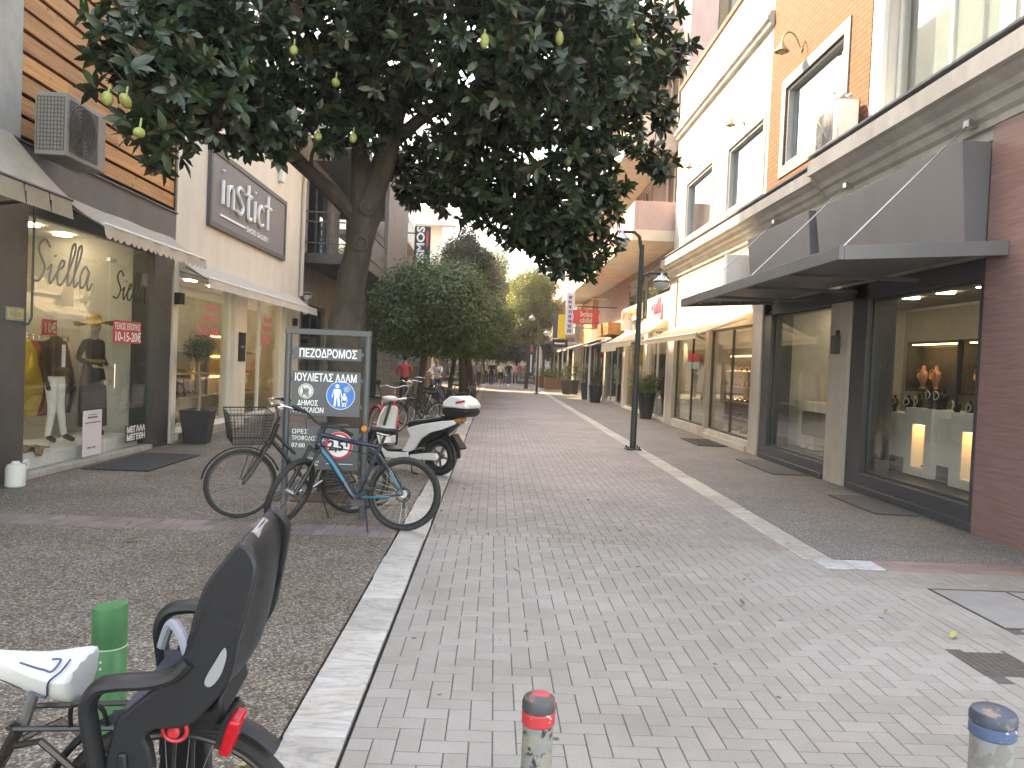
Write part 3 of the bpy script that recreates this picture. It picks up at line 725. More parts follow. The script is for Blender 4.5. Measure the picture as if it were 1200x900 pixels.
m.build('louvre_screen', louvre_mat, B)
t = thing('security_camera', 'grey security camera on the wall under the dark balcony', 'camera', (-5.3, 21.7, 3.2))
m = MB(); m.tube([(-5.6, 22.0, 3.25), (-5.35, 21.9, 3.25)], .03, 8); m.build('bracket', grey_metal, t)
m = MB(); m.tube([(-5.35, 22.05, 3.27), (-5.33, 21.62, 3.2)], .07, 12); m.box(-5.43, -5.24, 21.6, 22.0, 3.33, 3.35); m.build('camera_body', M('cam_grey', (.5, .5, .5), .4), t)
m = MB(); m.box(-5.5, -5.40, 21.95, 22.05, 2.75, 3.15); m.build('junction_box', white_paint, t)

# --- cream building with sign, kiosk, pale buildings farther on
B = thing('shop_building', 'pale cream building with balconies beyond the dark louvred building', 'building', (-6, 40, 0))
m = MB(); wall_x(m, -5.4, -5.0, 33.6, 47.5, 0, 9.5, [(34.5, 37.5, .1, 3.), (39, 46, .1, 3.), (35, 36.4, 4.8, 6.8), (38.5, 40, 4.8, 6.8), (42, 43.5, 4.8, 6.8), (35, 36.4, 7.4, 9.), (38.5, 40, 7.4, 9.)]); m.build('wall', cream, B, smooth=False)
m = MB(); m.box(-12, -5.42, 33.6, 47.5, 0, 9.5); m.build('building_body', grey_in, B, smooth=False)
for z in (3.9, 6.95): m = MB(); m.box(-4.998, -4.2, 34, 47, z, z+.18); m.build('balcony_slab', peach, B); m = MB(); [m.box(-4.24, -4.21, 34+k*.3, 34.04+k*.3, z+.182, z+1.05) for k in range(43)]; m.box(-4.26, -4.19, 34, 47, z+1.05, z+1.1); m.build('balcony_railing', white_paint, B)
t = thing('banner_sign', 'tall black vertical sign with white letters above the round green tree', 'sign', (-4.4, 35, 6.5))
m = MB(); m.box(-3.86, -3.14, 34.95, 35.1, 5.25, 7.62); m.build('panel', black_vinyl, t, bevel=.01)
m = MB(); m.tube([(-5.0, 35.02, 7.3), (-3.86, 35.02, 7.3)], .03); m.build('bracket', black_metal, t); m = MB(); m.tube([(-5.0, 35.02, 5.6), (-3.86, 35.02, 5.6)], .03); m.build('bracket', black_metal, t)
text('COSMOS', .48, (-3.42, 34.949, 5.3), '-y', white_vinyl, t, rot=math.pi/2, bold=.015, width=2.3)
m = MB(); m.box(-3.33, -3.24, 34.944, 34.949, 6.7, 7.4); m.build('red_strip', red_vinyl, t)
t = thing('kiosk', 'beige stone clad kiosk with a dark band behind the red shirted person', 'kiosk', (-3.8, 31.5, 0))
m = MB(); m.box(-4.68, -2.7, 30.6, 32.8, 0, 2.32); m.build('wall', stone_wall, t, smooth=False)
m = MB(); m.box(-4.72, -2.66, 30.56, 32.84, 2.322, 2.48); m.build('roof', char_frame, t)
m = MB(); m.box(-4.1, -3.0, 30.545, 30.597, 2.05, 2.22); m.build('signboard', black_vinyl, t)
m = MB(); m.box(-3.85, -3.45, 30.58, 30.597, 1.3, 1.75); m.box(-3.4, -3.0, 30.58, 30.597, 1.32, 1.76); m.build('notice', M('paper', (.6, .58, .55), .7), t)
B = thing('apartment_building', 'pale rose apartment building rising behind the dark trees', 'building', (-6, 62, 0))
m = MB(); m.box(-13, -4.5, 60, 76, 0, 13.4); m.build('wall', pale_rose, B, smooth=False)
for k in range(4): m = MB(); m.box(-12, -3.4, 58.9, 59.997, 2.9+3*k, 3.1+3*k); m.box(-12, -3.42, 58.9, 58.98, 3.102+3*k, 3.95+3*k); m.build('balcony', white_wall, B)
B = thing('apartment_building', 'white apartment block with grey balconies closing the end of the street', 'building', (6, 96, 0))
m = MB(); m.box(-14, 22, 96, 106, 0, 9); m.build('wall', white_wall, B, smooth=False)
for k in range(3): m = MB(); m.box(-13, 21, 95, 95.99, 2.9+3*k, 3.9+3*k); m.build('balcony', ledge_grey, B)
# --- tall block set back behind the left-hand shops; roof screen added to shape the sunlight
B = thing('apartment_building', 'tall cream apartment block with an added sun blocking rooftop screen behind the low cream shop', 'building', (-16, 28, 0))
m = MB(); m.box(-20, -12.05, -6, 50, 0, 12.198); m.build('wall', cream, B, smooth=False)
m = MB(); SL = [(17.0, 19.3, 12.75, 13.72), (20.7, 22.0, 12.75, 13.72), (24.0, 25.4, 12.75, 13.72), (26.6, 27.9, 12.75, 13.72)]
wall_x(m, -12.2, -12.05, -6, 29.3, 12.2, 24.0, SL); m.box(-12.2, -12.05, 29.3, 50, 12.2, 21.2); m.build('added_sun_screen', cream, B, smooth=False)  # added screen: top edge sets the shadow line, openings meant for sun patches
m = MB()
for a, b, c, d_ in SL:
    y = a
    while y < b: m.box(-12.19, -12.17, y, y+.038, c, d_); y += .06
m.build('sun_filter_slats', grey_metal, B, smooth=False)  # slats added to thin the sun in the openings
for f in range(4):
    for k in range(14):
        m = MB(); m.box(-12.049, -12.03, -4+k*3.9, -2.4+k*3.9, 1+3*f, 2.6+3*f); m.build('window', glass_dark, B, smooth=False)
# ================================================================== right side
XR = 5.2
B = thing('shop_building', 'white and ochre brick building with a grey fronted jewellery shop and a deep stone cornice', 'building', (5.6, 15, 0))
# ground floor
m = MB(); m.box(5.13, 14, 4.6, 8.02, 0, 4.30); m.build('stone_pier', granite, B, smooth=False)
m = MB()
m.box(5.17, 5.6, 8.023, 8.15, 0, 2.94); m.box(5.18, 5.6, 10.66, 11.10, 0, 2.94); m.box(5.18, 5.6, 14.40, 14.80, 0, 2.94)
m.box(5.17, 5.6, 8.152, 10.658, .0, .27); m.box(5.17, 5.6, 11.76, 14.398, 0, .24); m.box(5.12, 5.169, 8.03, 10.9, 0, .10); m.box(5.12, 5.169, 11.78, 14.6, 0, .09)
m.box(5.18, 5.6, 8.152, 14.85, 2.72, 2.94)
m.build('shopfront_frame', char_frame, B, bevel=.005)
boxes('pilaster', beige_pil, B, ((5.14, 5.62, 11.12, 11.74, 0, 2.716), (5.15, 5.62, 14.82, 15.36, 0, 4.2), (5.15, 5.62, 18.56, 18.78, 0, 2.60), (5.15, 5.62, 22.14, 22.9, 0, 4.2)), bevel=.006)
m = MB(); m.box(5.155, 5.6, 15.37, 18.55, 0, .22); m.box(5.155, 5.6, 18.79, 22.13, 0, .22); m.box(5.10, 5.154, 15.4, 18.5, 0, .12); m.build('window_plinth', old_white, B, bevel=.006)
m = MB(); m.box(5.19, 5.62, 15.37, 18.55, 2.60, 4.2); m.box(5.192, 5.62, 18.552, 22.138, 2.602, 4.2); m.box(5.2, 5.6, 8.03, 14.818, 2.945, 4.2); m.box(5.188, 5.192, 18.57, 18.63, 2.6, 4.2); m.build('fascia_wall', M('cream_boards', (.62, .57, .48), .6, var=.06, dirt=.12), B, smooth=False)
def win_x(parent, xa, xb, y0, y1, z0, z1, w, mull=(), trans=(), fm=None, gm=None, name='window_frame'):
    f = MB(); frame_x(f, xa, xb, y0, y1, z0, z1, w, mull, trans); fo = f.build(name, fm or char_frame, parent, bevel=.003)
    pane(parent, fo, (xa+xb)/2, y0+w*.8, y1-w*.8, z0+w*.8, z1-w*.8, gm); return fo
win_x(B, 5.26, 5.32, 8.153, 10.657, .272, 2.717, .035); win_x(B, 5.26, 5.32, 11.745, 14.397, .243, 2.717, .035)
win_x(B, 5.25, 5.31, 15.365, 18.555, .224, 2.598, .045, [16.95]); win_x(B, 5.25, 5.31, 18.785, 22.135, .224, 2.598, .05, [20.4])
# interiors
room(B, 5.60, 7.9, 8.03, 14.75, .25, 2.95, (grey_in, M('mushroom_interior', (.50, .49, .46), .8), grey_in), 1.1, 7)
room(B, 5.60, 7.0, 15.0, 22.1, .22, 2.8, (white_in, M('rosy_interior', (.42, .36, .32), .8), white_in), .7, 4)
m = MB(); m.box(5.40, 5.43, 18.85, 22.05, .25, 2.55); m.build('window_blind', M('pale_blind', (.66, .63, .48), .7, var=.08, stretch=(1, 8, .2)), B, smooth=False)
s = MB(); s.box(5.262, 5.265, 19.7, 20.9, 1.86, 2.06); st = s.build('sale_sticker', red_vinyl, B, smooth=False)
s = MB(); s.box(5.262, 5.265, 19.7, 20.9, 1.66, 1.84); s.build('sale_sticker', M('pale_teal', (.5, .68, .68), .5), B, smooth=False)
# cornice: stepped stone profile, deeper and higher at the near end
def cornice(m, prof, y0, y1): m.prism(prof, y0, y1, 'xz')
prof_a = [(5.62, 4.18), (5.17, 4.18), (5.17, 4.30), (5.12, 4.31), (5.11, 4.38), (5.06, 4.42), (5.02, 4.50), (4.97, 4.53), (4.94, 4.60), (4.86, 4.66), (4.84, 4.70), (4.76, 4.71), (4.76, 4.93), (4.80, 4.95), (5.62, 4.99)]
prof_b = [(5.62, 4.19), (5.18, 4.19), (5.18, 4.28), (5.13, 4.30), (5.12, 4.36), (5.07, 4.41), (5.04, 4.47), (4.99, 4.50), (4.96, 4.57), (4.90, 4.61), (4.88, 4.64), (4.84, 4.65), (4.84, 4.84), (4.87, 4.86), (5.62, 4.90)]
m = MB(); cornice(m, prof_a, 4.55, 12.0); cornice(m, prof_b, 12.05, 23.0); m.build('cornice', old_white, B, smooth=False)
m = MB(); m.box(4.755, 5.3, 4.5, 12.0, 4.993, 5.02); m.box(4.835, 5.3, 12.1, 23.02, 4.903, 4.925); m.build('cornice_flashing', ledge_grey, B)
# upper storey
m = MB(); wall_x(m, XR, 5.5, 4.6, 11.0, 5.0, 10.1, [(7.95, 10.55, 5.32, 7.2)]); wall_y(m, 4.61, 4.9, 5.5, 14, 5.0, 10.1); m.build('wall', white_wall, B, smooth=False)
m = MB(); wall_x(m, XR, 5.5, 15.1, 22.9, 4.93, 9.9, [(15.38, 17.74, 5.28, 6.72), (19.02, 21.6, 5.28, 6.80)]); m.build('wall', white_wall, B, smooth=False)
m = MB(); wall_x(m, XR-.012, 5.5, 11.0, 15.1, 4.93, 10.1, [(11.85, 14.25, 5.45, 6.9)]); m.build('brick_wall', brickm, B, smooth=False)
m = MB(); m.prism([(5.2, 8.42), (5.12, 8.44), (5.10, 8.52), (5.05, 8.55), (5.05, 8.62), (5.09, 8.64), (5.09, 8.70), (5.2, 8.74)], 15.1, 22.95, 'xz'); m.build('wall_moulding', old_white, B)
m = MB(); m.box(5.15, 5.55, 15.1, 22.95, 9.903, 10.0); m.build('parapet_coping', terracotta, B)
m = MB(); frame_x(m, 5.12, 5.198, 7.86, 10.68, 5.03, 7.3, .16); m.build('window_surround', white_paint, B, bevel=.01)
m = MB(); frame_x(m, 5.165, 5.186, 11.66, 14.44, 5.26, 7.09, .20); m.build('window_surround', ledge_grey, B, bevel=.006)
for a, b, c, d_ in ((15.38, 17.74, 5.28, 6.72), (19.02, 21.6, 5.28, 6.80)):
    m = MB(); frame_x(m, 5.17, 5.198, a-.10, b+.10, c-.10, d_+.10, .10); m.build('window_surround', white_wall, B, bevel=.004)
alu = M('grey_window_metal', (.42, .44, .45), .4, var=.08)
for a, b, c, d_, ml, fm_ in ((8.03, 10.5, 5.36, 7.15, [9.25], white_paint), (11.86, 14.24, 5.46, 6.89, [], alu), (15.39, 17.73, 5.29, 6.71, [], alu), (19.03, 21.59, 5.29, 6.79, [], alu)):
    win_x(B, 5.33 if fm_ is white_paint else 5.215, 5.40, a, b, c, d_, .055, ml, [], fm_, glass_up)
    m = MB(); m.box(5.62, 5.64, a-.1, b+.1, c-.1, d_+.1); m.build('curtain', M('pale_curtain', (.20, .27, .27), .8, var=.3, scale=1.5, stretch=(1, 3, .6)), B, smooth=False)
m = MB(); m.box(8.1, 13.9, 8.05, 22.9, 0, 9.9); m.box(5.65, 8.1, 8.05, 22.9, 3.1, 4.9); m.box(5.65, 8.1, 7.92, 22.9, 9.3, 9.9); m.build('building_body', grey_in, B, smooth=False)
# grey blank sign boxes over the jewellery shop
for y0, y1, zt, zb, sh, lb in ((8.06, 11.75, 4.15, 3.06, .10, 'large blank grey sign box above the canopy next to the red stone pier'), (12.02, 14.95, 4.2, 3.06, .16, 'smaller blank grey sign box at the far end of the canopy')):
    m = MB(); m.add([(5.15, y0, zb), (5.15, y0, zt), (4.82, y0, zt), (4.92, y0, zb), (5.15, y1-sh, zb), (5.15, y1, zt), (4.82, y1, zt), (4.92, y1-sh, zb)], [(0,1,2,3),(7,6,5,4),(0,4,5,1),(1,5,6,2),(2,6,7,3),(3,7,4,0)])
    tag(m.build('sign_box', M('sign_box_grey', (.145, .147, .155), .55, var=.06, scale=1.2, dirt=.1), bevel=.008), lb, 'sign')
# projecting canopy
t = thing('entrance_canopy', 'wide dark grey metal canopy hung on rods over the jewellery shop windows', 'canopy', (4.4, 11.4, 3.0))
m = MB(); m.prism([(5.12, 3.03), (5.12, 2.965), (3.46, 2.84), (3.46, 2.88)], 7.73, 14.16, 'xz'); m.build('roof_sheet', canopy_grey, t, smooth=False)
m = MB(); m.box(3.40, 3.458, 7.66, 14.23, 2.78, 2.92)
_q = lambda y: m.prism([(3.46, 2.78), (5.125, 2.90), (5.125, 3.05), (3.46, 2.92)], y, y+.065, 'xz')
_q(7.66); _q(14.165); m.build('edge_beam', canopy_grey, t, bevel=.004)
boxes('rib', canopy_grey, t, [(3.47, 5.12, y-.03, y+.03, 2.80, 2.845) for y in (9.3, 10.9, 12.5)])
m = MB()
for k in range(4): m.lathe([(.022, 0), (.022, .012)], (3.75+k*.36, 14.164, 2.86+k*.026), (0, -1, 0), 10)
m.build('bolt_cap', M('bolt', (.55, .55, .52), .3, .6), t)
for y, yw in ((8.0, 8.3), (11.0, 11.2), (13.9, 14.1)): m = MB(); m.tube([(3.55, y, 2.92), (5.05, yw, 4.42)], .009, 6); m.box(3.50, 3.60, y-.02, y+.02, 2.89, 2.95); m.box(5.0, 5.12, yw-.05, yw+.05, 4.36, 4.44); m.build('hanging_rod', grey_metal, t)
t = thing('wall_lamp', 'small dark box lamp on the beige pilaster between the jewellery windows', 'wall lamp', (5.14, 11.4, 2.1))
m = MB(); m.box(5.05, 5.138, 11.36, 11.5, 1.95, 2.22); m.build('housing', char_frame, t, bevel=.004); m = MB(); m.box(5.1, 5.139, 11.40, 11.46, 2.0, 2.3); m.build('backplate', black_metal, t)
t = thing('box_sign', 'small white projecting box sign by the end of the grey canopy', 'sign', (5.0, 15.7, 3.6))
m = MB(); m.box(4.62, 5.18, 15.55, 15.75, 3.15, 4.0); m.build('panel', white_paint, t, bevel=.008)
m = MB(); m.tube([(p.x, 15.547, p.z) for p in catmull([(4.70, 0, 3.42), (4.74, 0, 3.34), (4.80, 0, 3.46), (4.82, 0, 3.33), (4.88, 0, 3.42), (4.91, 0, 3.33), (4.97, 0, 3.42), (5.0, 0, 3.34), (5.05, 0, 3.5), (5.08, 0, 3.33)], 3)], .008, 5); m.build('lettering', M('faded_grey', (.35, .35, .36), .5), t)
scallop_awning('shop_awning', 'sand coloured awning folded far out over the shoe shop windows', 15.5, 21.9, 5.17, 2.86, 4.05, 2.36, .10, cloth_sand, 'plain', armmat=white_paint)
# gooseneck lamps on the upper wall
def gooseneck():
    t = thing('wall_lamp', 'gooseneck wall lamp high on the ochre brick wall', 'wall lamp', (0, 0, 0), 'gooseneck lamps on the upper wall')
    bm_ = M('aged_brass', (.22, .17, .11), .45, .6)
    m = MB(); m.lathe([(.02, 0), (.07, .005), (.07, .03), (.02, .045)], (0, 0, 0), (-1, 0, 0), 14); m.build('backplate', bm_, t)
    m = MB(); m.tube(catmull([(-.03, 0, 0), (-.08, 0, .12), (-.2, 0, .34), (-.36, 0, .40), (-.48, 0, .28), (-.50, 0, .16)], 5), .018, 8); m.build('arm', bm_, t)
    m = MB(); m.lathe([(.03, .16), (.05, .12), (.07, .06), (.17, -.06), (.18, -.08), (.165, -.075), (.06, .03)], (-.5, 0, 0), seg=18, cap=False); m.build('lamp_shade', M('brass_shade', (.40, .30, .18), .5, .3), t)
    m = MB(); m.ball((-.5, 0, -.06), (.085, .085, .10), 14, 8); m.build('globe', M('amber_glass', (.45, .33, .20), .2), t)
    return t
gp = gooseneck(); place(gp, (5.19, 13.6, 7.35), scale=.72)
g2 = dup(gp); place(g2, (5.198, 16.7, 7.0), 0, 'gooseneck wall lamp above the near window of the white upper wall', .6)
g3 = dup(gp); place(g3, (5.198, 20.3, 7.0), 0, 'gooseneck wall lamp above the far window of the white upper wall', .6)
# air conditioners
def aircon(name, label, L, D, H, mats):
    t = thing(name, label, 'air conditioner', (0, 0, 0))
    m = MB(); m.box(0, D, -L/2, L/2, 0, H); m.build('casing', mats[0], t, bevel=.012)
    m = MB(); m.box(D+.001, D+.006, -L/2+.06, L*.18+.08, .06, H-.06); m.build('recess', mats[1], t, smooth=False)
    m = MB(); c = (D+.012, -L*.13, H/2)
    for k in range(7): m.ring(c, (1, 0, 0), .04+k*(H*.42-.04)/6, .004, 28, 4)
    for k in range(8): q = k*math.pi/4; m.tube([c, (c[0], c[1]+math.cos(q)*H*.42, c[2]+math.sin(q)*H*.42)], .004, 4)
    m.build('fan_grille', mats[2], t)
    m = MB()
    for k in range(14): y = -L/2-.004; z = .06+k*(H-.12)/13; m.box(.04, D-.04, y, -L/2-.0005, z, z+.012)
    for k in range(9): x = .03+k*(D-.06)/8; m.box(x-.004, x+.004, -L/2-.008, -L/2-.004, .05, H-.05)
    m.build('side_grille', mats[2], t)
    return t
ac = aircon('air_conditioner', 'weathered grey air conditioner standing on brackets against the pine cladding', .86, .36, .70, (M('ac_beige', (.30, .275, .24), .6, dirt=.3), M('ac_dark', (.07, .065, .06), .7), M('ac_grille', (.12, .11, .10), .6)))
place(ac, (-5.26, 9.22, 3.72))
m = MB()
for y in (8.95, 9.5): m.tube([(-5.44, y, 3.70), (-4.95, y, 3.70)], .018, 6); m.tube([(-5.42, y, 3.42), (-5.0, y, 3.69)], .014, 6)
m.build('bracket', black_metal, ac); bpy.data.objects[-1] if False else None
ac2 = aircon('air_conditioner', 'white air conditioner on the stone cornice under the brick wall window', .80, .30, .60, (M('ac_white', (.70, .69, .66), .5, dirt=.2), M('ac_recess_grey', (.2, .2, .2), .7), M('ac_grille_white', (.62, .62, .6), .5)))  # mid grey plate behind the fan grille
place(ac2, (5.12, 11.52, 5.03), math.pi)
# --- pink building with balconies
B = thing('apartment_building', 'pink apartment building with peach balconies above a row of shops', 'building', (6, 35, 0))
m = MB(); wall_x(m, 5.5, 5.8, 23.0, 48, 3.2, 16, [(24+i*4, 26.2+i*4, 6.3+3.1*k, 8.5+3.1*k) for i in range(6) for k in range(3)] + [(24.6, 32.5, 3.35, 5.2)]); m.box(5.4, 6.2, 22.93, 22.99, 4.95, 16); m.build('wall', pink_wall, B, smooth=False)
m = MB(); m.box(6.6, 14, 23, 48, 0, 16); m.box(5.81, 6.59, 23, 48, 15, 16); m.box(5.81, 6.59, 23, 48, 5.25, 5.9); m.build('building_body', grey_in, B, smooth=False)
for i in range(6):
    for k in range(3): win_x(B, 5.6, 5.66, 24.002+i*4, 26.198+i*4, 6.302+3.1*k, 8.498+3.1*k, .07, [25.1+i*4], [], white_paint, glass_dark)
for k in range(3):
    z = 5.45+3.1*k; xf = 3.95 if k < 2 else 4.2; y0 = 23.05 if k == 0 else 24.6
    m = MB(); m.box(xf, 5.498, y0, 47.9, z, z+.32); m.build('balcony_slab', peach, B)
    m = MB(); m.box(xf+.06, xf+.16, y0+.1, 29.5, z+.323, z+1.2); m.box(xf+.161, 5.49, y0+.1, y0+.22, z+.323, z+1.2); m.build('balcony_parapet', pink_wall if k == 0 else salmon, B, bevel=.01)
    m = MB()
    for q in range(90): y = 29.7+q*.2; m.box(xf+.08, xf+.1, y, y+.02, z+.323, z+1.1)
    m.box(xf+.06, xf+.12, 29.52, 47.8, z+1.1, z+1.16); m.box(xf+.065, xf+.07, 29.6, 47.7, z+.4, z+1.0); m.build('balcony_railing', M('frosted_rail', (.62, .62, .60), .4), B)
m = MB(); m.tube([(5.42, 22.98, 15), (5.42, 22.98, 5.0)], .05, 8); m.build('downpipe', M('pale_pipe', (.52, .55, .58), .4), B)
# ground-floor shops below, one thing each
def shopfront(label, y0, y1, frame, wallm, inside, z1=3.2, zin=2.7, mull=(), x=5.2, lampm=None, fl=.06):
    t = thing('shopfront', label, 'shopfront', (x, (y0+y1)/2, 0))
    m = MB(); wall_x(m, x, x+.3, y0, y1, 0, z1, [(y0+.3, y1-.25, fl, zin)]); m.build('wall', wallm, t, smooth=False)
    f = MB(); frame_x(f, x+.06, x+.13, y0+.302, y1-.252, fl+.002, zin-.002, .05, mull); fo = f.build('window_frame', frame, t); pane(t, fo, x+.095, y0+.34, y1-.29, fl+.04, zin-.04)
    room(t, x+.302, x+1.35, y0+.1, y1-.1, .05, zin+.15, inside, .5, 2, lampm)
    return t
mez = thing('mezzanine_window', 'tall mezzanine glazing below the pink balconies', 'window', (5.4, 28, 4.2))
m = MB(); frame_x(m, 5.52, 5.60, 24.602, 32.498, 3.352, 5.198, .10, [26.5, 28.6, 30.6], [4.9]); m.build('frame', alu, mez); m = MB(); m.box(5.555, 5.565, 24.7, 32.4, 3.45, 5.1); m.build('pane', glass_dark, mez, smooth=False); m = MB(); m.box(6.2, 6.22, 24.6, 32.5, 3.3, 5.2); m.build('curtain', warm_in, mez, smooth=False)
shopfront('cream shopfront with a dark interior and a pink sign above its awning', 23.02, 26.6, white_paint, cream, (grey_in, dark_in, grey_in), 4.0, 2.9, [24.9])
shopfront('cream shopfront with a bright golden yellow window display', 26.62, 31.0, white_paint, cream, (white_in, M('golden_display', (.75, .50, .06), .6, var=.35, scale=4, col2=(.55, .42, .25)), white_in), 3.35, 2.7, [28.8], lampm=lamp_soft)
shopfront('grey shopfront with stone patterned posts under an orange wooden sign box', 31.02, 36.4, alu, concrete, (grey_in, dark_in, grey_in), 3.6, 2.9, [33, 34.7])
shopfront('brown shopfront behind the paired black planters', 36.42, 42.0, M('brown_frame', (.16, .1, .07), .5), M('brown_fascia', (.2, .13, .10), .7), (grey_in, dark_in, grey_in), 3.6, 2.8, [38.6, 40.4])
shopfront('orange plastered shopfront farthest along the right side', 42.02, 48, alu, M('orange_plaster', (.62, .36, .16), .8), (grey_in, dark_in, grey_in), 5.3, 2.8, [45])
B = thing('shop_building', 'sunlit beige building past the pink one with brown balconies', 'building', (6, 58, 0))
m = MB(); m.box(5.0, 14, 48.5, 70, 0, 9); m.build('wall', peach, B, smooth=False)
for z in (3.4, 6.2): m = MB(); m.box(4.2, 4.99, 49, 69, z, z+.2); m.box(4.2, 4.28, 49, 69, z+.202, z+1.1); m.build('balcony', salmon, B)
for k in range(5): m = MB(); m.box(4.97, 4.999, 49.5+k*4, 52+k*4, .2, 2.7); m.build('window', glass_dark, B, smooth=False)
scallop_awning('shop_awning', 'cream awning beneath the pink lettering beside the green planter', 23.2, 26.5, 5.18, 3.15, 4.1, 2.45, .16, cloth_sand, 'plain', armmat=white_paint)
scallop_awning('shop_awning', 'pale cream awning above the golden window display', 27.0, 30.8, 5.18, 3.05, 4.25, 2.5, .30, cloth_cream, 'plain', armmat=white_paint)
scallop_awning('shop_awning', 'grey awning over the brown shopfront beyond the red sign', 38.0, 43.5, 5.18, 3.0, 3.5, 2.45, .10, M('grey_awning', (.3, .3, .29), .8), 'plain', armmat=grey_metal)
t = thing('wall_sign', 'pink script lettering on the cream fascia above the planter awning', 'sign', (5.19, 24.8, 3.7))
m = MB()
for dz in (0, -.02): m.tube([(5.185, p.y, p.z+dz) for p in catmull([(0, 25.6, 3.6), (0, 25.35, 3.75), (0, 25.2, 3.45), (0, 25.0, 3.7), (0, 24.9, 3.45), (0, 24.7, 3.85), (0, 24.62, 3.45), (0, 24.45, 3.9), (0, 24.35, 3.45), (0, 24.15, 3.7), (0, 24.05, 3.3), (0, 24.3, 3.25)], 4)], .05, 6)
m.build('lettering', pink_vinyl, t)
t = thing('shop_sign', 'cream signboard with orange letters over the golden window', 'sign', (5.0, 29, 3.6))
m = MB(); m.box(4.72, 5.18, 29.0, 29.06, 3.02, 3.75); m.box(5.08, 5.17, 27.2, 30.9, 3.4, 3.95); m.build('panel', white_paint, t)
m = MB(); rnd = random.Random(3)
for k in range(8):
    y = 27.5+k*.42
    for q in ([(y, 3.82), (y, 3.55)], [(y, rnd.choice((3.82, 3.55, 3.68))), (y+.22, rnd.choice((3.82, 3.55)))], [(y+.22, 3.82), (y+.22, 3.55)]): m.tube([(5.075, a, b) for a, b in q], .022, 4)
for k in range(4):
    x = 4.78+k*.1
    for q in ([(x, 3.68), (x, 3.42)], [(x, rnd.choice((3.68, 3.42, 3.55))), (x+.06, rnd.choice((3.68, 3.42)))]): m.tube([(a, 28.995, b) for a, b in q], .013, 4)
m.build('lettering', M('orange_vinyl', (.8, .38, .06), .5), t)
t = thing('sign_box', 'orange wooden sign box above the grey stone shopfront', 'sign', (5, 33, 3.1))
m = MB(); m.box(4.55, 5.19, 31.3, 34.5, 2.95, 3.45); m.build('panel', wood, t, bevel=.01, smooth=False); m = MB(); m.box(4.54, 4.549, 31.6, 34.2, 3.08, 3.3); m.build('writing', M('burnt_brown', (.25, .12, .05), .7), t)
t = thing('shop_sign', 'red scroll shaped hanging sign with pale lettering', 'sign', (4.0, 33.5, 3.7))
P = catmull([(3.35, 3.48), (3.3, 3.66), (3.25, 3.8), (3.33, 4.0), (3.5, 4.05), (4.3, 4.05), (4.46, 4.0), (4.5, 3.85), (4.44, 3.7), (4.5, 3.52), (4.3, 3.45), (3.5, 3.45)], 3, True)
P = catmull([(a, 0, b) for a, b in [(3.3, 3.5), (3.34, 3.75), (3.3, 4.0), (3.45, 4.06), (4.3, 4.06), (4.46, 4.0), (4.42, 3.75), (4.46, 3.5), (4.3, 3.44), (3.45, 3.44)]], 3, True)
m = MB(); m.prism([(p.x, p.z) for p in P], 33.4, 33.52, 'xz'); m.build('panel', M('sign_red', (.80, .07, .07), .45), t)
text('bobo', .34, (3.62, 33.398, 3.77), '-y', M('sign_pale', (.9, .75, .5), .5), t, width=.52, bold=.008); text('child', .32, (3.62, 33.398, 3.50), '-y', M('sign_pale', (.9, .75, .5), .5), t, width=.52, bold=.008)
m = MB(); m.tube([(5.2, 33.46, 4.2), (3.5, 33.46, 4.2)], .025); m.tube([(3.7, 33.46, 4.2), (3.7, 33.46, 4.05)], .015); m.tube([(4.2, 33.46, 4.2), (4.2, 33.46, 4.05)], .015); m.build('bracket', black_metal, t)
t = thing('banner_sign', 'white vertical sign with a column of blue letters behind the red sign', 'sign', (3.5, 36, 4))
m = MB(); m.box(3.22, 3.62, 36, 36.12, 3.1, 5.05); m.build('panel', white_vinyl, t, bevel=.01)
m = MB(); m.tube([(5.2, 36.06, 4.8), (3.62, 36.06, 4.8)], .03); m.build('bracket', grey_metal, t); m = MB(); m.tube([(5.2, 36.06, 3.4), (3.62, 36.06, 3.4)], .03); m.build('bracket', grey_metal, t)
m = MB(); rnd = random.Random(8)
for k in range(8):
    z = 4.86-k*.225; x = 3.33
    for q in ([(x, z), (x+.17, z)], [(x+.02, z-.07), (x+.15, z-.07)], [(x+rnd.choice((0, .15)), z), (x+rnd.choice((.02, .14)), z-.14)], [(x+.17*rnd.random(), z), (x+.17*rnd.random(), z-.14)]): m.tube([(a, 35.99, b) for a, b in q], .016, 4)
m.build('lettering', M('sign_blue', (.04, .08, .5), .5), t)
t = thing('banner_sign', 'yellow vertical sign over a black panel on the right side', 'sign', (3.5, 40, 3.5))
m = MB(); m.box(3.22, 3.62, 40, 40.12, 3.0, 4.25); m.build('panel', yellow_vinyl, t); m = MB(); m.box(2.95, 3.75, 40, 40.12, 2.55, 2.95); m.build('lower_panel', black_vinyl, t); m = MB(); m.box(3.05, 3.6, 39.99, 39.999, 2.7, 2.78); m.build('writing', white_vinyl, t)
m = MB(); m.box(2.95, 3.2, 40, 40.12, 3.0, 4.4); m.build('side_panel', char_frame, t); m = MB(); m.tube([(5.2, 40.06, 4.0), (3.62, 40.06, 4.0)], .03); m.build('bracket', grey_metal, t); m = MB(); m.tube([(5.2, 40.06, 2.8), (3.75, 40.06, 2.8)], .03); m.build('bracket', grey_metal, t)
t = thing('entrance_canopy', 'small curved grey canopy on a white post before the grey shopfront', 'canopy', (4.6, 35, 2.6))
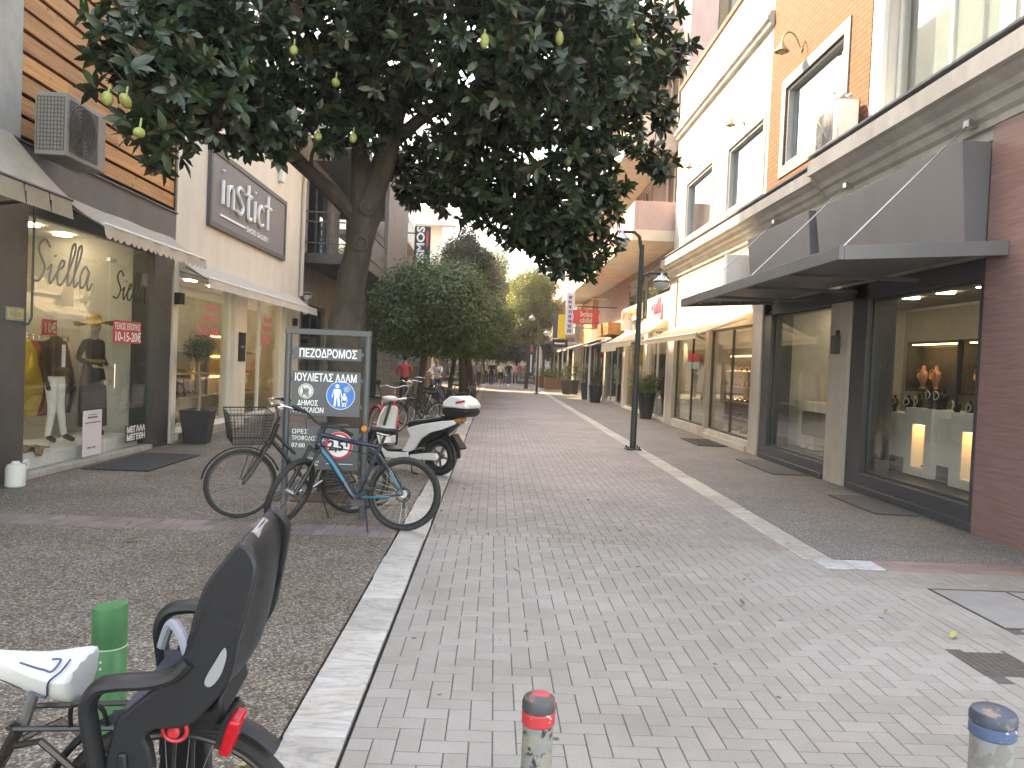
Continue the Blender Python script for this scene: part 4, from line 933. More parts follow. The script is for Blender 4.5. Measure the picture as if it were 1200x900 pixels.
m = MB(); m.prism([(5.19, 2.72), (4.7, 2.68), (4.2, 2.5), (4.18, 2.53), (4.7, 2.72), (5.19, 2.78)], 33.8, 36.2, 'xz'); m.build('roof_sheet', M('zinc', (.45, .46, .48), .5), t); m = MB(); m.tube([(4.35, 35.2, 0), (4.35, 35.2, 2.56)], .05); m.build('post', white_paint, t)
# ================================================================== bicycles
def rotz(p, c, axis, ang):
    return c + Matrix.Rotation(ang, 3, axis) @ (Vector(p)-c)
def wheel(parent, c, axis, rad, tw, rimc, xf, name='wheel', spokes=28, rimd=.012):
    c = Vector(c); root = None
    ax = Vector(axis).normalized(); a = ax.orthogonal().normalized(); b = ax.cross(a)
    cc = xf(c); ax2 = (xf(c+ax)-cc).normalized()
    m = MB(); m.ring(cc, ax2, rad-tw, tw, 44, 8); t = m.build(name, rubber, parent)
    m = MB(); m.ring(cc, ax2, rad-2*tw-.004, rimd, 44, 6, .8); m.build('rim', rimc, t)
    m = MB(); a = ax2.orthogonal().normalized(); b = ax2.cross(a)
    m.tube([cc-ax2*.045, cc+ax2*.045], .02, 10); m.tube([cc-ax2*.07, cc+ax2*.07], .008, 6)
    m.lathe([(.034, -.003), (.034, .003)], cc-ax2*.03, ax2, 12); m.lathe([(.034, -.003), (.034, .003)], cc+ax2*.03, ax2, 12); m.build('hub', grey_metal, t)
    m = MB(); R_ = rad-2*tw-.008
    for k in range(spokes):
        q = 2*math.pi*k/spokes; h = q + (.35 if k % 2 else -.35); s_ = .03 if k % 4 < 2 else -.03
        m.tube([cc+ax2*s_+(a*math.cos(h)+b*math.sin(h))*.03, cc+(a*math.cos(q)+b*math.sin(q))*R_], .0014, 3, False)
    m.build('spokes', grey_metal, t)
    return t
def bicycle(label, style, loc, rz, lean, steer, frame_m, accent, rad=.345, tw=.026, basket=False, guards=False, saddle_m=None, sad_z=.90, rack=False, group=None, stand=True, rimc=None, RX=-.44, sad=None):
    t = thing('bicycle', label, 'bicycle', (0,0,0), group)
    FX, BB = .66, Vector((0, 0, .29))
    st_b = Vector((.40, 0, .78)); st_t = Vector((.33, 0, .96 if style != 'city' else 1.0)); rk = (st_t-st_b).normalized()
    sa = R(steer); S = lambda p: rotz(p, st_b, rk, sa); I = lambda p: Vector(p)
    rimc = rimc or black_metal
    wheel(t, (RX, 0, rad), (0, 1, 0), rad, tw, rimc, I)
    wheel(t, (FX, 0, rad), (0, 1, 0), rad, tw, rimc, S)
    sttop = Vector((-.19, 0, sad_z-.16)); m = MB()
    if style == 'mtb':
        m.tube(catmull([(.392, 0, .77), (.24, 0, .60), (.06, 0, .33), BB], 4), [.034]*4+[.036]*4+[.032]*4+[.028], 10); m.tube([(.365, 0, .86), (.1, 0, .81), sttop], [.026, .022, .018], 10)
        m.tube([BB, sttop], .018, 8)
    elif style == 'step':
        m.tube(catmull([(.39, 0, .78), (.26, 0, .50), (.12, 0, .32), BB], 5), .024, 8); m.tube(catmull([(.365, 0, .88), (.22, 0, .62), (.05, 0, .42), (-.06, 0, .46)], 5), .017, 8); m.tube([BB, sttop], .017, 8)
    else:
        m.tube([(.39, 0, .76), BB], .02, 8); m.tube(catmull([(.375, 0, .84), (.15, 0, .62), (-.09, 0, .50)], 5), .016, 8); m.tube([BB, sttop], .016, 8)
    m.tube([(.40, 0, .745), (.345, 0, .93)], .026, 10)
    for s in (-1, 1):
        m.tube([BB+Vector((0, s*.02, 0)), (-.12, s*.04, .30), (RX, s*.065, rad)], .010, 6)
        m.tube([sttop+Vector((.01, s*.015, -.06)), (-.26, s*.045, .62), (RX, s*.065, rad)], .009, 6)
    m.tube([BB+Vector((0, -.045, 0)), BB+Vector((0, .045, 0))], .026, 12)
    fr = m.build('frame', frame_m, t)
    if accent:
        for s in (-1, 1):
            m = MB(); m.tube([(.345, s*.020, .715), (.24, s*.023, .598), (.13, s*.023, .445)], .0200, 8)
            m.build('decal', accent, fr)
            m = MB(); m.tube([(-.06, s*.05, .30), (-.32, s*.062, .318)], .0105, 6); m.build('decal', accent, fr); m = MB(); m.tube([(-.30, s*.056, .54), (-.40, s*.066, .40)], .0098, 6); m.build('decal', accent, fr)
    # fork, stem, bar
    m = MB(); m.tube([S((.41, 0, .70)), S(st_t+rk*.02)], .014, 8)
    cw = .05
    m.tube([S((.425, -cw, .71)), S((.425, cw, .71))], .017, 8)
    for s in (-1, 1):
        if style == 'mtb': m.tube([S((.42, s*cw, .74)), S((.53, s*cw, .52))], .017, 8); m.tube([S((.53, s*cw, .52)), S((FX, s*cw, rad))], .022, 8)
        else: m.tube([S(q) for q in catmull([(.42, s*cw, .74), (.50, s*cw, .58), (.58, s*cw, .44), (FX, s*cw, rad)], 4)], .012, 8)
    m.build('fork', black_metal if style == 'mtb' else frame_m, t)
    hb = st_t + (Vector((.08, 0, .03)) if style == 'mtb' else Vector((.03, 0, .10)))
    pts = [(0, -.34, .03), (-.02, -.2, .03), (.01, -.06, 0), (.01, .06, 0), (-.02, .2, .03), (0, .34, .03)] if style == 'mtb' else [(-.20, -.27, .0), (-.10, -.26, .02), (.02, -.16, .04), (.04, 0, 0), (.02, .16, .04), (-.10, .26, .02), (-.20, .27, .0)]
    W = [S(hb+Vector(p)) for p in pts]; W = catmull(W, 5)
    m = MB(); m.tube(W, .012, 8); m.tube([S(st_t), S(hb)], .02, 8)
    for s in (0, -1):
        i = 8 if s == 0 else -9; m.tube([W[i]+Vector((0, 0, .0)), W[i]+(W[i]-S(st_b)).normalized()*.02+Vector((.06, 0, -.03))], .008, 5)
    hbar = m.build('handlebar', black_metal if style == 'mtb' else chrome, t)
    for a, b in ((0, 5), (-6, -1)): m = MB(); m.tube([W[a], W[b]], .0165, 8); m.build('grip', black_plastic, hbar)
    if not guards:
        m = MB()
        for s in (-1, 1): m.tube(catmull([W[8 if s < 0 else -9], S(hb+Vector((.13, s*.08, .03))), S((.46, s*.03, .80)), (.2, s*.03, .74), (-.1, s*.02, .70)], 5), .0035, 4, False)
        m.build('cable', black_plastic, t)
    # saddle
    post = MB(); top = Vector((-.235, 0, sad_z-.05)); post.tube([sttop-Vector((0,0,.02)), top], .0145, 8); post.build('seat_post', grey_metal if style != 'mtb' else black_metal, t)
    saddle(t, (-.23, 0, sad_z), saddle_m or black_plastic, *(sad or (.27 if style == 'mtb' else .26, .075 if style == 'mtb' else .10, 1.0)), piped=bool(sad))
    # cranks, chain
    m = MB(); m.lathe([(.085, -.003), (.085, .003)], BB+Vector((0, -.055, 0)), (0, 1, 0), 28); m.lathe([(.06, -.004), (.06, .004)], BB+Vector((0, -.048, 0)), (0, 1, 0), 24)
    m.lathe([(.05, -.012), (.03, .012)], Vector((RX, -.045, rad)), (0, 1, 0), 20)
    m.tube([BB+Vector((0, -.055, .085)), (RX, -.05, rad+.045)], .004, 4); m.tube([BB+Vector((0, -.055, -.085)), (RX+.03, -.05, rad-.11), (RX+.01, -.05, rad-.04)], .004, 4)
    ca = R(-38)
    d = Vector((math.cos(ca), 0, math.sin(ca)))*.17
    m.tube([BB+Vector((0, -.07, 0)), BB+Vector((0, -.085, 0))+d], [.014, .010], 6); m.tube([BB+Vector((0, .07, 0)), BB+Vector((0, .085, 0))-d], [.014, .010], 6)
    cs = m.build('crankset', grey_metal if style != 'mtb' else char_frame, t)
    for s in (-1, 1): p = BB+Vector((0, s*.135, 0))-d*s; m = MB(); m.box(p.x-.045, p.x+.045, p.y-.045, p.y+.045, p.z-.012, p.z+.012); m.build('pedal', black_plastic, t, bevel=.004)
    if style == 'mtb': m = MB(); m.box(RX-.015, RX+.02, -.075, -.055, rad-.14, rad-.02); m.lathe([(.022, -.004), (.022, .004)], (RX+.01, -.06, rad-.12), (0,1,0), 12); m.build('derailleur', black_metal, t); m = MB(); m.ring((RX, .06, rad), (0,1,0), .065, .008, 24, 4, .2); m.build('brake_disc', char_frame, t)
    if guards:
        for cxx, X_, a0, a1 in ((RX, I, 20, 200), (FX, S, 10, 160)):
            m = MB(); P = []
            for k in range(15):
                q = R(a0+(a1-a0)*k/14); P.append(X_(Vector((cxx+(rad+.025)*math.cos(q), 0, rad+(rad+.025)*math.sin(q)))))
            m.tube(P, .024, 8, flat=.35); m.build('mudguard', frame_m, t)
    if stand: m = MB(); m.tube([(-.09, .05, .28), (-.16, .20, .005)], .009, 6); m.build('kickstand', black_metal, t)
    if rack:
        m = MB()
        for s in (-1, 1): m.tube([(-.24, s*.055, .70), (-.62, s*.055, .72)], .006, 5); m.tube([(-.50, s*.06, .72), (RX, s*.07, rad)], .006, 5)
        for x in (-.3, -.4, -.5, -.6): m.tube([(x, -.055, .715), (x, .055, .715)], .005, 5)
        m.build('carrier_rack', black_metal, t)
    if basket:
        bm_ = MB(); x0, x1, yb, z0, z1 = .44, .84, .19, .76, 1.05
        def bp(u, v, w): # u front-back, v side, w height: taper
            k = .78+.22*w; return S(Vector((.62+(x1-x0)/2*u*k, yb*v*k, z0+(z1-z0)*w)))
        n = 13
        for k in range(n):
            f = -1+2*k/(n-1)
            for a in ((f, -1), (f, 1)): bm_.tube([bp(*a, 0), bp(*a, 1)], .0021, 3, False)
            for a in ((-1, f), (1, f)): bm_.tube([bp(*a, 0), bp(*a, 1)], .0021, 3, False)
            bm_.tube([bp(f, -1, 0), bp(f, 1, 0)], .0016, 3, False); bm_.tube([bp(-1, f, 0), bp(1, f, 0)], .0016, 3, False)
        for w in [k/10 for k in range(11)]:
            r_ = .0065 if w in (0, 1) else .0021
            bm_.tube([bp(-1,-1,w), bp(1,-1,w), bp(1,1,w), bp(-1,1,w)], r_, 4, closed=True)
        bm_.tube([bp(-.6, .9, 0), S((.66, .06, .36))], .004, 4); bm_.tube([bp(-.6, -.9, 0), S((.66, -.06, .36))], .004, 4)
        bm_.build('basket', black_metal, t)
    t.location = loc; t.rotation_euler = (R(lean), 0, R(rz)); return t
def saddle(parent, at, mat, L, W, thick=1.0, piped=False):
    at = Vector(at); m = MB(); n = 12; k = 10
    for i in range(n+1):
        f = i/n; x = L*.55 - L*f                     # nose to tail
        w = W*(.22+.78*max(0, (f-.25)/.75)**1.3) if f > .02 else W*.14
        if f > .9: w *= .93 - .9*(f-.9)
        z = .012*math.cos((f-.1)*3.4) + .018*max(0, f-.6)/.4; th = (.028+.022*f)*thick
        for j in range(k):
            q = 2*math.pi*j/k; yy = math.cos(q)*w; zz = math.sin(q)
            zz = zz*.02 if zz > 0 else zz*th
            m.v.append((at.x+x, at.y+yy, at.z+z+zz))
    for i in range(n):
        for j in range(k): l = (j+1) % k; m.f.append((i*k+j, i*k+l, (i+1)*k+l, (i+1)*k+j))
    m.f.append(tuple(range(k))[::-1]); m.f.append(tuple(n*k+j for j in range(k)))
    s = m.build('saddle', mat, parent, sub=1)
    if piped:
        V = m.v; m2 = MB()
        for path in ([(6, 1), (8, 1), (9, 1), (10, 1), (10, 2), (9, 2)], [(7, 9), (9, 9), (10, 0), (11, 1), (11, 2)]):
            m2.tube(catmull([Vector(V[i*k+j])*.985+at*.015+Vector((0, 0, .006 if j in (1, 2, 3, 4) else -.002)) for i, j in path], 4), .0026, 5)
        m2.build('piping', M('navy_piping', (.05, .07, .16), .5), s)
    m = MB()
    for y in (-.022, .022): m.tube([at+Vector((L*.35, y*.5, -.03)), at+Vector((L*.1, y, -.055)), at+Vector((-L*.15, y, -.055)), at+Vector((-L*.38, y*1.6, -.03))], .0035, 5)
    m.build('saddle_rail', black_metal, s); return s
navy = M('navy_black_paint', (.012, .022, .04), .28, var=.1, coat=.4)
mtb_h = math.degrees(math.atan2(.06, -1.1))
bicycle('black mountain bicycle with bright blue decals leaning in front of the sign stand', 'mtb', (-1.235, 7.14, 0), mtb_h, 4, 76, navy, teal_paint, .345, .027, sad_z=.93, rimc=black_metal)
bicycle('old black city bicycle with a wire basket behind the sign stand', 'city', (-1.80, 7.70, 0), 203, -5, 6, M('old_black_paint', (.02, .02, .02), .4, var=.3), None, .34, .019, basket=True, guards=True, sad_z=.90, rimc=M('dull_steel', (.13, .13, .125), .45, .6, var=.3))

# --- the near bicycle with a child seat (only its rear half is in view); it leans on its stand
t = bicycle('dark bicycle with a white saddle and a black child seat in the near corner', 'city', (-1.355, 2.05, 0), 180, -8, 0, M('brown_black_frame', (.03, .022, .02), .3, var=.2), None, .335, .022, saddle_m=M('white_saddle', (.60, .60, .60), .42, var=.05), sad_z=.805, rimc=black_metal, RX=-.58, sad=(.29, .108, 2.1))
WORLD[t.name] = Vector((0, 0, 0))   # children below are given in the bicycle's own frame: x forward
plate = [(-.829, 1.245), (-.783, 1.195), (-.744, 1.139), (-.716, 1.069), (-.698, .999), (-.676, .943), (-.63, .878), (-.584, .836), (-.545, .800), (-.518, .770), (-.49, .66), (-.47, .50), (-.46, .36), (-.55, .30), (-.585, .36), (-.60, .66), (-.585, .745), (-.675, .765), (-.718, .80), (-.764, .856), (-.787, .91), (-.812, 1.0), (-.842, 1.10), (-.862, 1.19)]
def bend(x, z): return (x + max(0., z-.9)*.10, z if z < .86 else .86+(z-.86)*.87)
plate = [bend(*q) for q in plate]
def yw(z): return .172 - .062*max(0., (z-.98)/.26)
sh = None
m = MB(); rows = [(-.850, 1.195, .0), (-.828, 1.10, .010), (-.800, 1.0, .012), (-.778, .91, .014), (-.757, .856, .016), (-.715, .80, .014), (-.675, .765, .01), (-.60, .745, .0)]
rows = [(-.835, 1.248, -.008)] + rows; rows = [(*bend(x, z), d) for x, z, d in rows]
for x, z, d in rows:
    for k in range(9): u = -1+k/4; m.v.append((x-d*(1-u*u)-(.006 if abs(u) < .5 else 0), u*yw(z), z-d*.4*(1-u*u)))
for i in range(len(rows)-1):
    for k in range(8): m.f.append((i*9+k, i*9+k+1, (i+1)*9+k+1, (i+1)*9+k))
sh = m.build('child_seat', black_plastic, t); md = sh.modifiers.new('t', 'SOLIDIFY'); md.thickness = .03; md.offset = -1; md = sh.modifiers.new('s', 'SUBSURF'); md.levels = 1; md.render_levels = 1
for s in (-1, 1):
    m = MB(); P = catmull([(x, 0, z) for x, z in plate], 3, True); n = len(P)
    for j, dy in ((0, -.016), (1, .0), (2, .016)):
        sc_ = 1.0 if j == 1 else .985
        for p in P: m.v.append((p.x, s*(yw(p.z)+dy), p.z))
    for j in range(2):
        for i in range(n): l = (i+1) % n; m.f.append((j*n+i, j*n+l, (j+1)*n+l, (j+1)*n+i))
    m.f.append(tuple(range(n))[::-1]); m.f.append(tuple(2*n+i for i in range(n)))
    m.build('side_wing', black_plastic, sh, bevel=.007)
    m = MB(); A = catmull([(-.69, s*.176, .93), (-.655, s*.18, .895), (-.603, s*.186, .880), (-.535, s*.19, .876), (-.488, s*.19, .862), (-.462, s*.19, .815), (-.466, s*.188, .735), (-.476, s*.186, .62), (-.47, s*.182, .44)], 6)
    m.tube(A, .026, 10, flat=.72); m.build('armrest', black_plastic, sh)
    m = MB(); m.box(-.585, -.39, s*.13-.05, s*.13+.05, .27, .305); m.box(-.60, -.585, s*.165-.02, s*.165+.02, .31, .50); m.box(-.545, -.525, s*.19-.008, s*.19+.008, .34, .70); m.build('leg_guard', black_plastic, sh, bevel=.006)
    m = MB(); Q = catmull([(x, 0, z+.03) for x, z in [(-.781, .955), (-.756, .915), (-.730, .870), (-.728, .848), (-.742, .846), (-.765, .88), (-.783, .93)]], 3, True)
    m.prism([bend(q.x, q.z) for q in Q], s*.1885, s*.191, 'xz'); m.build('reflective_patch', M('reflective_grey', (.28, .285, .30), .35, var=.05), sh)
m = MB(); m.prism([bend(*q) for q in [(-.50, .74), (-.62, .75), (-.70, .81), (-.755, 1.0), (-.80, 1.17), (-.815, 1.16), (-.79, .98), (-.75, .83), (-.64, .77), (-.50, .765)]], -.14, .14, 'xz'); m.build('cushion', M('seat_cushion', (.05, .055, .075), .8), sh, bevel=.012)
m = MB(); m.tube([(-.79, -.05, 1.178), (-.794, .05, 1.178)], .014, 8); m.build('carry_handle', M('worn_grey', (.28, .27, .26), .5), sh)
m = MB(); m.prism([(-.60, .73), (-.70, .755), (-.725, .79), (-.735, .745), (-.71, .69), (-.58, .68)], -.095, .095, 'xz'); m.prism([(-.62, .68), (-.72, .685), (-.74, .665), (-.50, .665), (-.48, .69)], -.07, .07, 'xz'); m.build('seat_base', black_plastic, sh, bevel=.012)
m = MB(); m.lathe([(.030, 0), (.030, .02)], (-.640, .13, .735), (0, 1, 0), 18); m.build('knob_collar', black_plastic, sh, bevel=.004); m = MB(); m.ring((-.640, .152, .735), (0,1,0), .028, .005, 20, 6); m.lathe([(.013, 0), (.015, .012), (.010, .018)], (-.640, .15, .735), (0, 1, 0), 14); m.build('release_knob', red_paint, sh)
m = MB(); m.obox((-.757, .10, .70), (.030, .065, .10), Matrix.Rotation(R(-18), 3, 'Y')); m.build('tail_reflector', M('red_reflector', (.55, .01, .02), .15, var=.3, scale=60), t, bevel=.008)
m = MB(); m.obox((-.738, .10, .70), (.02, .045, .07), Matrix.Rotation(R(-18), 3, 'Y')); m.tube([(-.74, .10, .715), (-.64, .06, .69)], .008); m.build('reflector_bracket', black_plastic, t)
m = MB()
for s in (-1, 1): m.tube([(-.20, s*.05, .655), (-.72, s*.06, .685)], .007, 6); m.tube([(-.60, s*.06, .68), (-.58, s*.07, .335)], .007, 6)
m.tube([(-.20, -.05, .655), (-.15, 0, .62), (-.20, .05, .655)], .006, 5); m.build('carrier_rack', black_metal, t)
m = MB(); m.tube(catmull([(-.34, .05, .66), (-.36, .07, .74), (-.42, .06, .73), (-.43, .045, .66)], 4), .006, 5); m.build('cable_lock', black_plastic, t)
m = MB(); P = [(-.58+.362*math.cos(R(q)), 0, .335+.362*math.sin(R(q))) for q in range(15, 140, 10)]; m.tube(P, .028, 8, flat=.35); m.build('mudguard', black_plastic, t)
m = MB(); m.tube(catmull([(-.50, -.11, .80), (-.53, -.10, .87), (-.58, -.05, .86), (-.62, .0, .80)], 5), .014, 8); m.build('harness_strap', M('strap_grey', (.28, .30, .34), .6), sh)

# --- white motor scooter
def scooter(label, loc, rz, steer=-12):
    t = thing('scooter', label, 'scooter', (0,0,0)); wh = M('scooter_white', (.76, .76, .74), .3, var=.05, coat=.5); r = .27
    RX, FX = -.55, .68; pv = Vector((.46, 0, .75)); ax = Vector((-.28, 0, 1)).normalized(); S = lambda p: rotz(p, pv, ax, R(steer)); I = lambda p: Vector(p)
    def tw(c, X_):
        cc = X_(c); a2 = (X_(Vector(c)+Vector((0,1,0)))-cc); m = MB(); m.ring(cc, a2, r-.055, .055, 36, 10); w = m.build('wheel', rubber, t)
        m = MB(); m.ring(cc, a2, r-.115, .018, 32, 8); m.tube([cc-a2*.06, cc+a2*.06], .045, 14)
        b0 = a2.orthogonal().normalized(); b1 = a2.cross(b0)
        for k in range(5):
            q = k*2*math.pi/5; dv = b0*math.cos(q)+b1*math.sin(q); m.tube([cc+dv*.03, cc+dv*(r-.12)], .016, 6)
        m.build('rim', char_frame, w)
        m = MB(); m.lathe([(.085, -.003), (.085, .003)], cc+a2*.062, a2, 24); m.build('brake_disc', grey_metal, w)
    tw((RX, 0, r), I); tw((FX, 0, r), S)
    m = MB()
    for s in (-1, 1): m.prism([(-.02, .60), (-.10, .44), (-.02, .34), (.10, .33), (.06, .40), (-.04, .46), (-.15, .60), (-.40, .70), (-.78, .80), (-.86, .76), (-.62, .62), (-.36, .56), (-.20, .40), (-.12, .34), (-.16, .50)], s*.115-.02, s*.115+.02, 'xz') if False else m.prism([(-.06, .63), (-.30, .70), (-.66, .77), (-.86, .80), (-.90, .75), (-.70, .66), (-.48, .60), (-.32, .50), (-.20, .34), (-.10, .29), (.02, .30), (-.06, .40), (-.13, .52)], s*.13-.025, s*.13+.025, 'xz')
    m.build('side_panel', wh, t, bevel=.012)
    m = MB(); m.prism([(-.03, .60), (-.12, .46), (-.20, .36), (-.60, .55), (-.84, .74), (-.60, .74)], -.10, .10, 'xz'); m.prism([(-.25, .22), (.30, .20), (.36, .30), (-.18, .33)], -.11, .11, 'xz'); m.build('body_core', black_plastic, t, bevel=.01)
    m = MB(); m.prism([(-.10, .30), (.30, .27), (.40, .32), (.40, .34), (.28, .30), (-.06, .335)], -.15, .15, 'xz'); m.build('footboard', black_plastic, t, bevel=.008)
    m = MB()
    for s in (-1, 1): m.prism([(-.12, .20), (.32, .18), (.42, .32), (.38, .32), (.28, .265), (-.10, .29)], s*.15-.012, s*.15+.012, 'xz')
    m.build('lower_panel', wh, t, bevel=.006)
    sm = MB(); Z = [(.02, .66, .09), (-.06, .72, .11), (-.22, .735, .125), (-.38, .76, .13), (-.52, .80, .12), (-.72, .825, .10), (-.80, .82, .07)]
    for i, (x, z, w) in enumerate(Z):
        for j in range(10): q = 2*math.pi*j/10; sm.v.append((x, math.cos(q)*w, z+math.sin(q)*(.028 if math.sin(q) > 0 else .06)))
    for i in range(len(Z)-1):
        for j in range(10): l = (j+1) % 10; sm.f.append((i*10+j, i*10+l, (i+1)*10+l, (i+1)*10+j))
    sm.f.append(tuple(range(10))[::-1]); sm.f.append(tuple(60+j for j in range(10))); sm.build('seat', M('seat_vinyl', (.022, .026, .035), .35), t, sub=1)
    m = MB(); L = [(.40, .33, .19), (.47, .50, .21), (.46, .66, .22), (.40, .84, .19), (.37, .92, .13)]
    for i, (x, z, w) in enumerate(L):
        for k in range(7): u = -1+k/3; m.v.append((x+.10*(1-abs(u)**1.6), u*w, z))
    for i in range(4):
        for k in range(6): m.f.append((i*7+k, i*7+k+1, (i+1)*7+k+1, (i+1)*7+k))
    q = m.build('leg_shield', wh, t); md = q.modifiers.new('t', 'SOLIDIFY'); md.thickness = .03; md = q.modifiers.new('s', 'SUBSURF'); md.levels = 1; md.render_levels = 1
    m = MB(); P = [S((FX+(r+.03)*math.cos(R(a)), 0, r+(r+.03)*math.sin(R(a)))) for a in range(30, 165, 12)]; m.tube(P, .075, 10, flat=.35); m.build('front_mudguard', wh, t)
    m = MB(); P = [(RX+(r+.04)*math.cos(R(a)), 0, r+(r+.04)*math.sin(R(a))) for a in range(60, 185, 12)]; m.tube(P, .07, 8, flat=.35); m.prism([(-.80, .60), (-.96, .42), (-.94, .40), (-.76, .56)], -.07, .07, 'xz'); m.build('rear_mudguard', black_plastic, t)
    m = MB()
    for s in (-1, 1): m.tube([S((.60, s*.07, .58)), S((FX, s*.07, r))], .02, 8)
    m.tube([S((.50, 0, .62)), S((.36, 0, 1.0))], .022, 8); m.build('fork', char_frame, t)
    m = MB(); m.prism([(-.12, .26), (-.48, .32), (-.60, .32), (-.63, .27), (-.60, .22), (-.48, .215), (-.15, .19)], .10, .155, 'xz'); m.build('swingarm_cover', wh, t, bevel=.015)
    m = MB(); [m.v.append(tuple(S(q))) for q in [(.30, -.10, .985), (.30, .10, .985), (.30, .12, 1.05), (.30, -.12, 1.05), (.42, -.15, .96), (.42, .15, .96), (.43, .15, 1.07), (.43, -.15, 1.07), (.53, -.07, .95), (.53, .07, .95), (.52, .06, 1.03), (.52, -.06, 1.03)]]; m.f += [(0,1,2,3)] + [(a+i, a+(i+1)%4, a+4+(i+1)%4, a+4+i) for a in (0, 4) for i in range(4)] + [(11,10,9,8)]; ck = m.build('headset_cowl', wh, t, sub=2)
    m = MB(); m.ball(S((.50, 0, 1.0)), (.035, .075, .05), 14, 8); m.build('headlight', M('lens', (.6, .62, .65), .1, var=.1), ck)
    m = MB(); m.ring(S((.40, -.10, 1.01)), (0, 1, .2), .03, .007, 18, 6, .8); m.build('emblem', black_vinyl, ck)
    W = [S(p) for p in ((.28, -.36, 1.03), (.33, -.2, 1.03), (.38, -.1, 1.0), (.38, .1, 1.0), (.33, .2, 1.03), (.28, .36, 1.03))]; m = MB(); m.tube(W, .013, 8); hb = m.build('handlebar', chrome, t)
    for a, b in ((0, 1), (4, 5)): m = MB(); p, q = W[a], W[b]; p2 = p if a == 0 else p.lerp(q, .15); q2 = p.lerp(q, .8) if a == 0 else q; m.tube([p2, q2], .019, 8); m.build('grip', black_plastic, hb)
    for s in (-1, 1):
        b0 = W[1] if s < 0 else W[4]; tp = b0+Vector((.0, s*.10, .20)); m = MB(); m.tube([b0, b0+Vector((0, s*.06, .1)), tp], .006, 6); m.ball(tp+Vector((0, 0, .02)), (.018, .065, .045), 14, 8); m.build('mirror', chrome if s < 0 else black_plastic, t)
    m = MB(); m.prism([(-.72, .845), (-1.04, .845), (-1.10, .90), (-1.10, .96), (-.68, .96), (-.67, .90)], -.17, .17, 'xz'); bx = m.build('top_case', black_plastic, t, bevel=.03)
    m = MB(); m.prism([(-.675, .963), (-1.105, .963), (-1.10, 1.02), (-1.03, 1.09), (-.92, 1.13), (-.80, 1.12), (-.70, 1.05)], -.175, .175, 'xz'); m.build('lid', wh, bx, bevel=.03)
    m = MB(); m.obox((-1.0, .178, 1.055), (.15, .012, .03), Matrix.Rotation(R(12), 3, 'Y')); m.build('reflector', red_paint, bx)
    m = MB(); m.box(-.90, -.62, -.12, .12, .83, .846)
    for s in (-1, 1): m.tube([(-.62, s*.10, .84), (-.80, s*.11, .80), (-.86, s*.09, .75)], .012, 6)
    m.build('rear_rack', black_metal, t)
    m = MB(); m.prism([(-.80, .80), (-.92, .83), (-.93, .78), (-.84, .75)], -.09, .09, 'xz'); m.build('tail_light', M('amber_lens', (.5, .22, .04), .2), t, bevel=.008)
    m = MB(); m.tube([(-.12, .10, .22), (-.2, .16, .02), (-.30, .16, .005)], .012, 6); m.tube([(-.12, -.10, .22), (-.2, -.16, .02), (-.30, -.16, .005)], .012, 6); m.build('centre_stand', black_metal, t)
    t.location = loc; t.rotation_euler = (0, 0, R(rz)); return t
scooter('white motor scooter with a black seat and white top case parked beside the kerb', (-1.17, 10.98, 0), 146)

# --- bicycles and hoops farther along
hb_ = bicycle('red step-through bicycle parked among the bikes under the round tree', 'step', (-2.10, 14.6, 0), 300, -6, -18, red_paint, None, .33, .021, guards=True, sad_z=.86, rimc=grey_metal)
bicycle('dark bicycle parked at an angle behind the red bicycle', 'city', (-1.55, 17.0, 0), 215, 5, 10, M('dark_green_paint', (.02, .035, .025), .4), None, .33, .02, guards=True, sad_z=.88, rimc=grey_metal)
bicycle('black bicycle with a basket parked nearest the round tree trunk', 'city', (-1.75, 19.2, 0), 240, 4, -15, black_metal, None, .33, .02, basket=True, guards=True, sad_z=.88, rimc=grey_metal)
bicycle('grey bicycle leaning by the kerb beyond the round tree', 'mtb', (-1.35, 22.8, 0), 200, 4, 12, char_frame, None, .33, .024, sad_z=.9)
def hoop():
    t = thing('bike_rack_hoop', 'black hoop bike rack nearest the white scooter top case', 'bike rack', (0,0,0), 'black hoop bike racks along the kerb')
    m = MB(); P = catmull([(0, -.42, 0), (0, -.42, .55), (0, -.36, .72), (0, -.18, .80), (0, .18, .80), (0, .36, .72), (0, .42, .55), (0, .42, 0)], 5); m.tube(P, .025, 8); m.build('hoop', black_metal, t)
    for y in (-.42, .42): m = MB(); m.lathe([(.06, 0), (.06, .012)], (0, y, .004), seg=14); m.build('foot', black_metal, t)
    return t
h0 = hoop(); place(h0, (-.72, 22.6, 0), .12)
for k, lb in enumerate(('second black hoop bike rack beyond the scooter', 'third black hoop bike rack beyond the scooter', 'farthest black hoop bike rack by the kerb')): place(dup(h0), (-.72, 24.6+2*k, 0), .1, lb)

# ================================================================== sign stand
t = thing('street_sign', 'charcoal pedestrian street sign stand with white Greek lettering and two round signs', 'sign', (-1.64, 7.6, 0))
sm_ = M('stand_grey', (.075, .08, .085), .45, var=.1, dirt=.1); pm = M('sign_face_grey', (.085, .09, .095), .5, var=.08)
m = MB(); m.tube([(-2.03, 7.6, 0), (-2.03, 7.6, 1.83)], .032, 10); m.tube([(-1.255, 7.6, 0), (-1.255, 7.6, 1.83)], .032, 10); m.box(-2.062, -1.223, 7.568, 7.632, 1.80, 1.855)
for z in (1.62, 1.36, 1.1, .82, .55): m.box(-2.0, -1.975, 7.585, 7.615, z-.02, z+.02); m.box(-1.315, -1.287, 7.585, 7.615, z-.02, z+.02)
m.build('frame', sm_, t, bevel=.004)
pn = []
for z0, z1 in ((1.555, 1.675), (1.005, 1.445), (.475, .895)): m = MB(); m.box(-1.98, -1.31, 7.575, 7.59, z0, z1); pn.append(m.build('sign_panel', pm, t, bevel=.003))
YF = 7.574
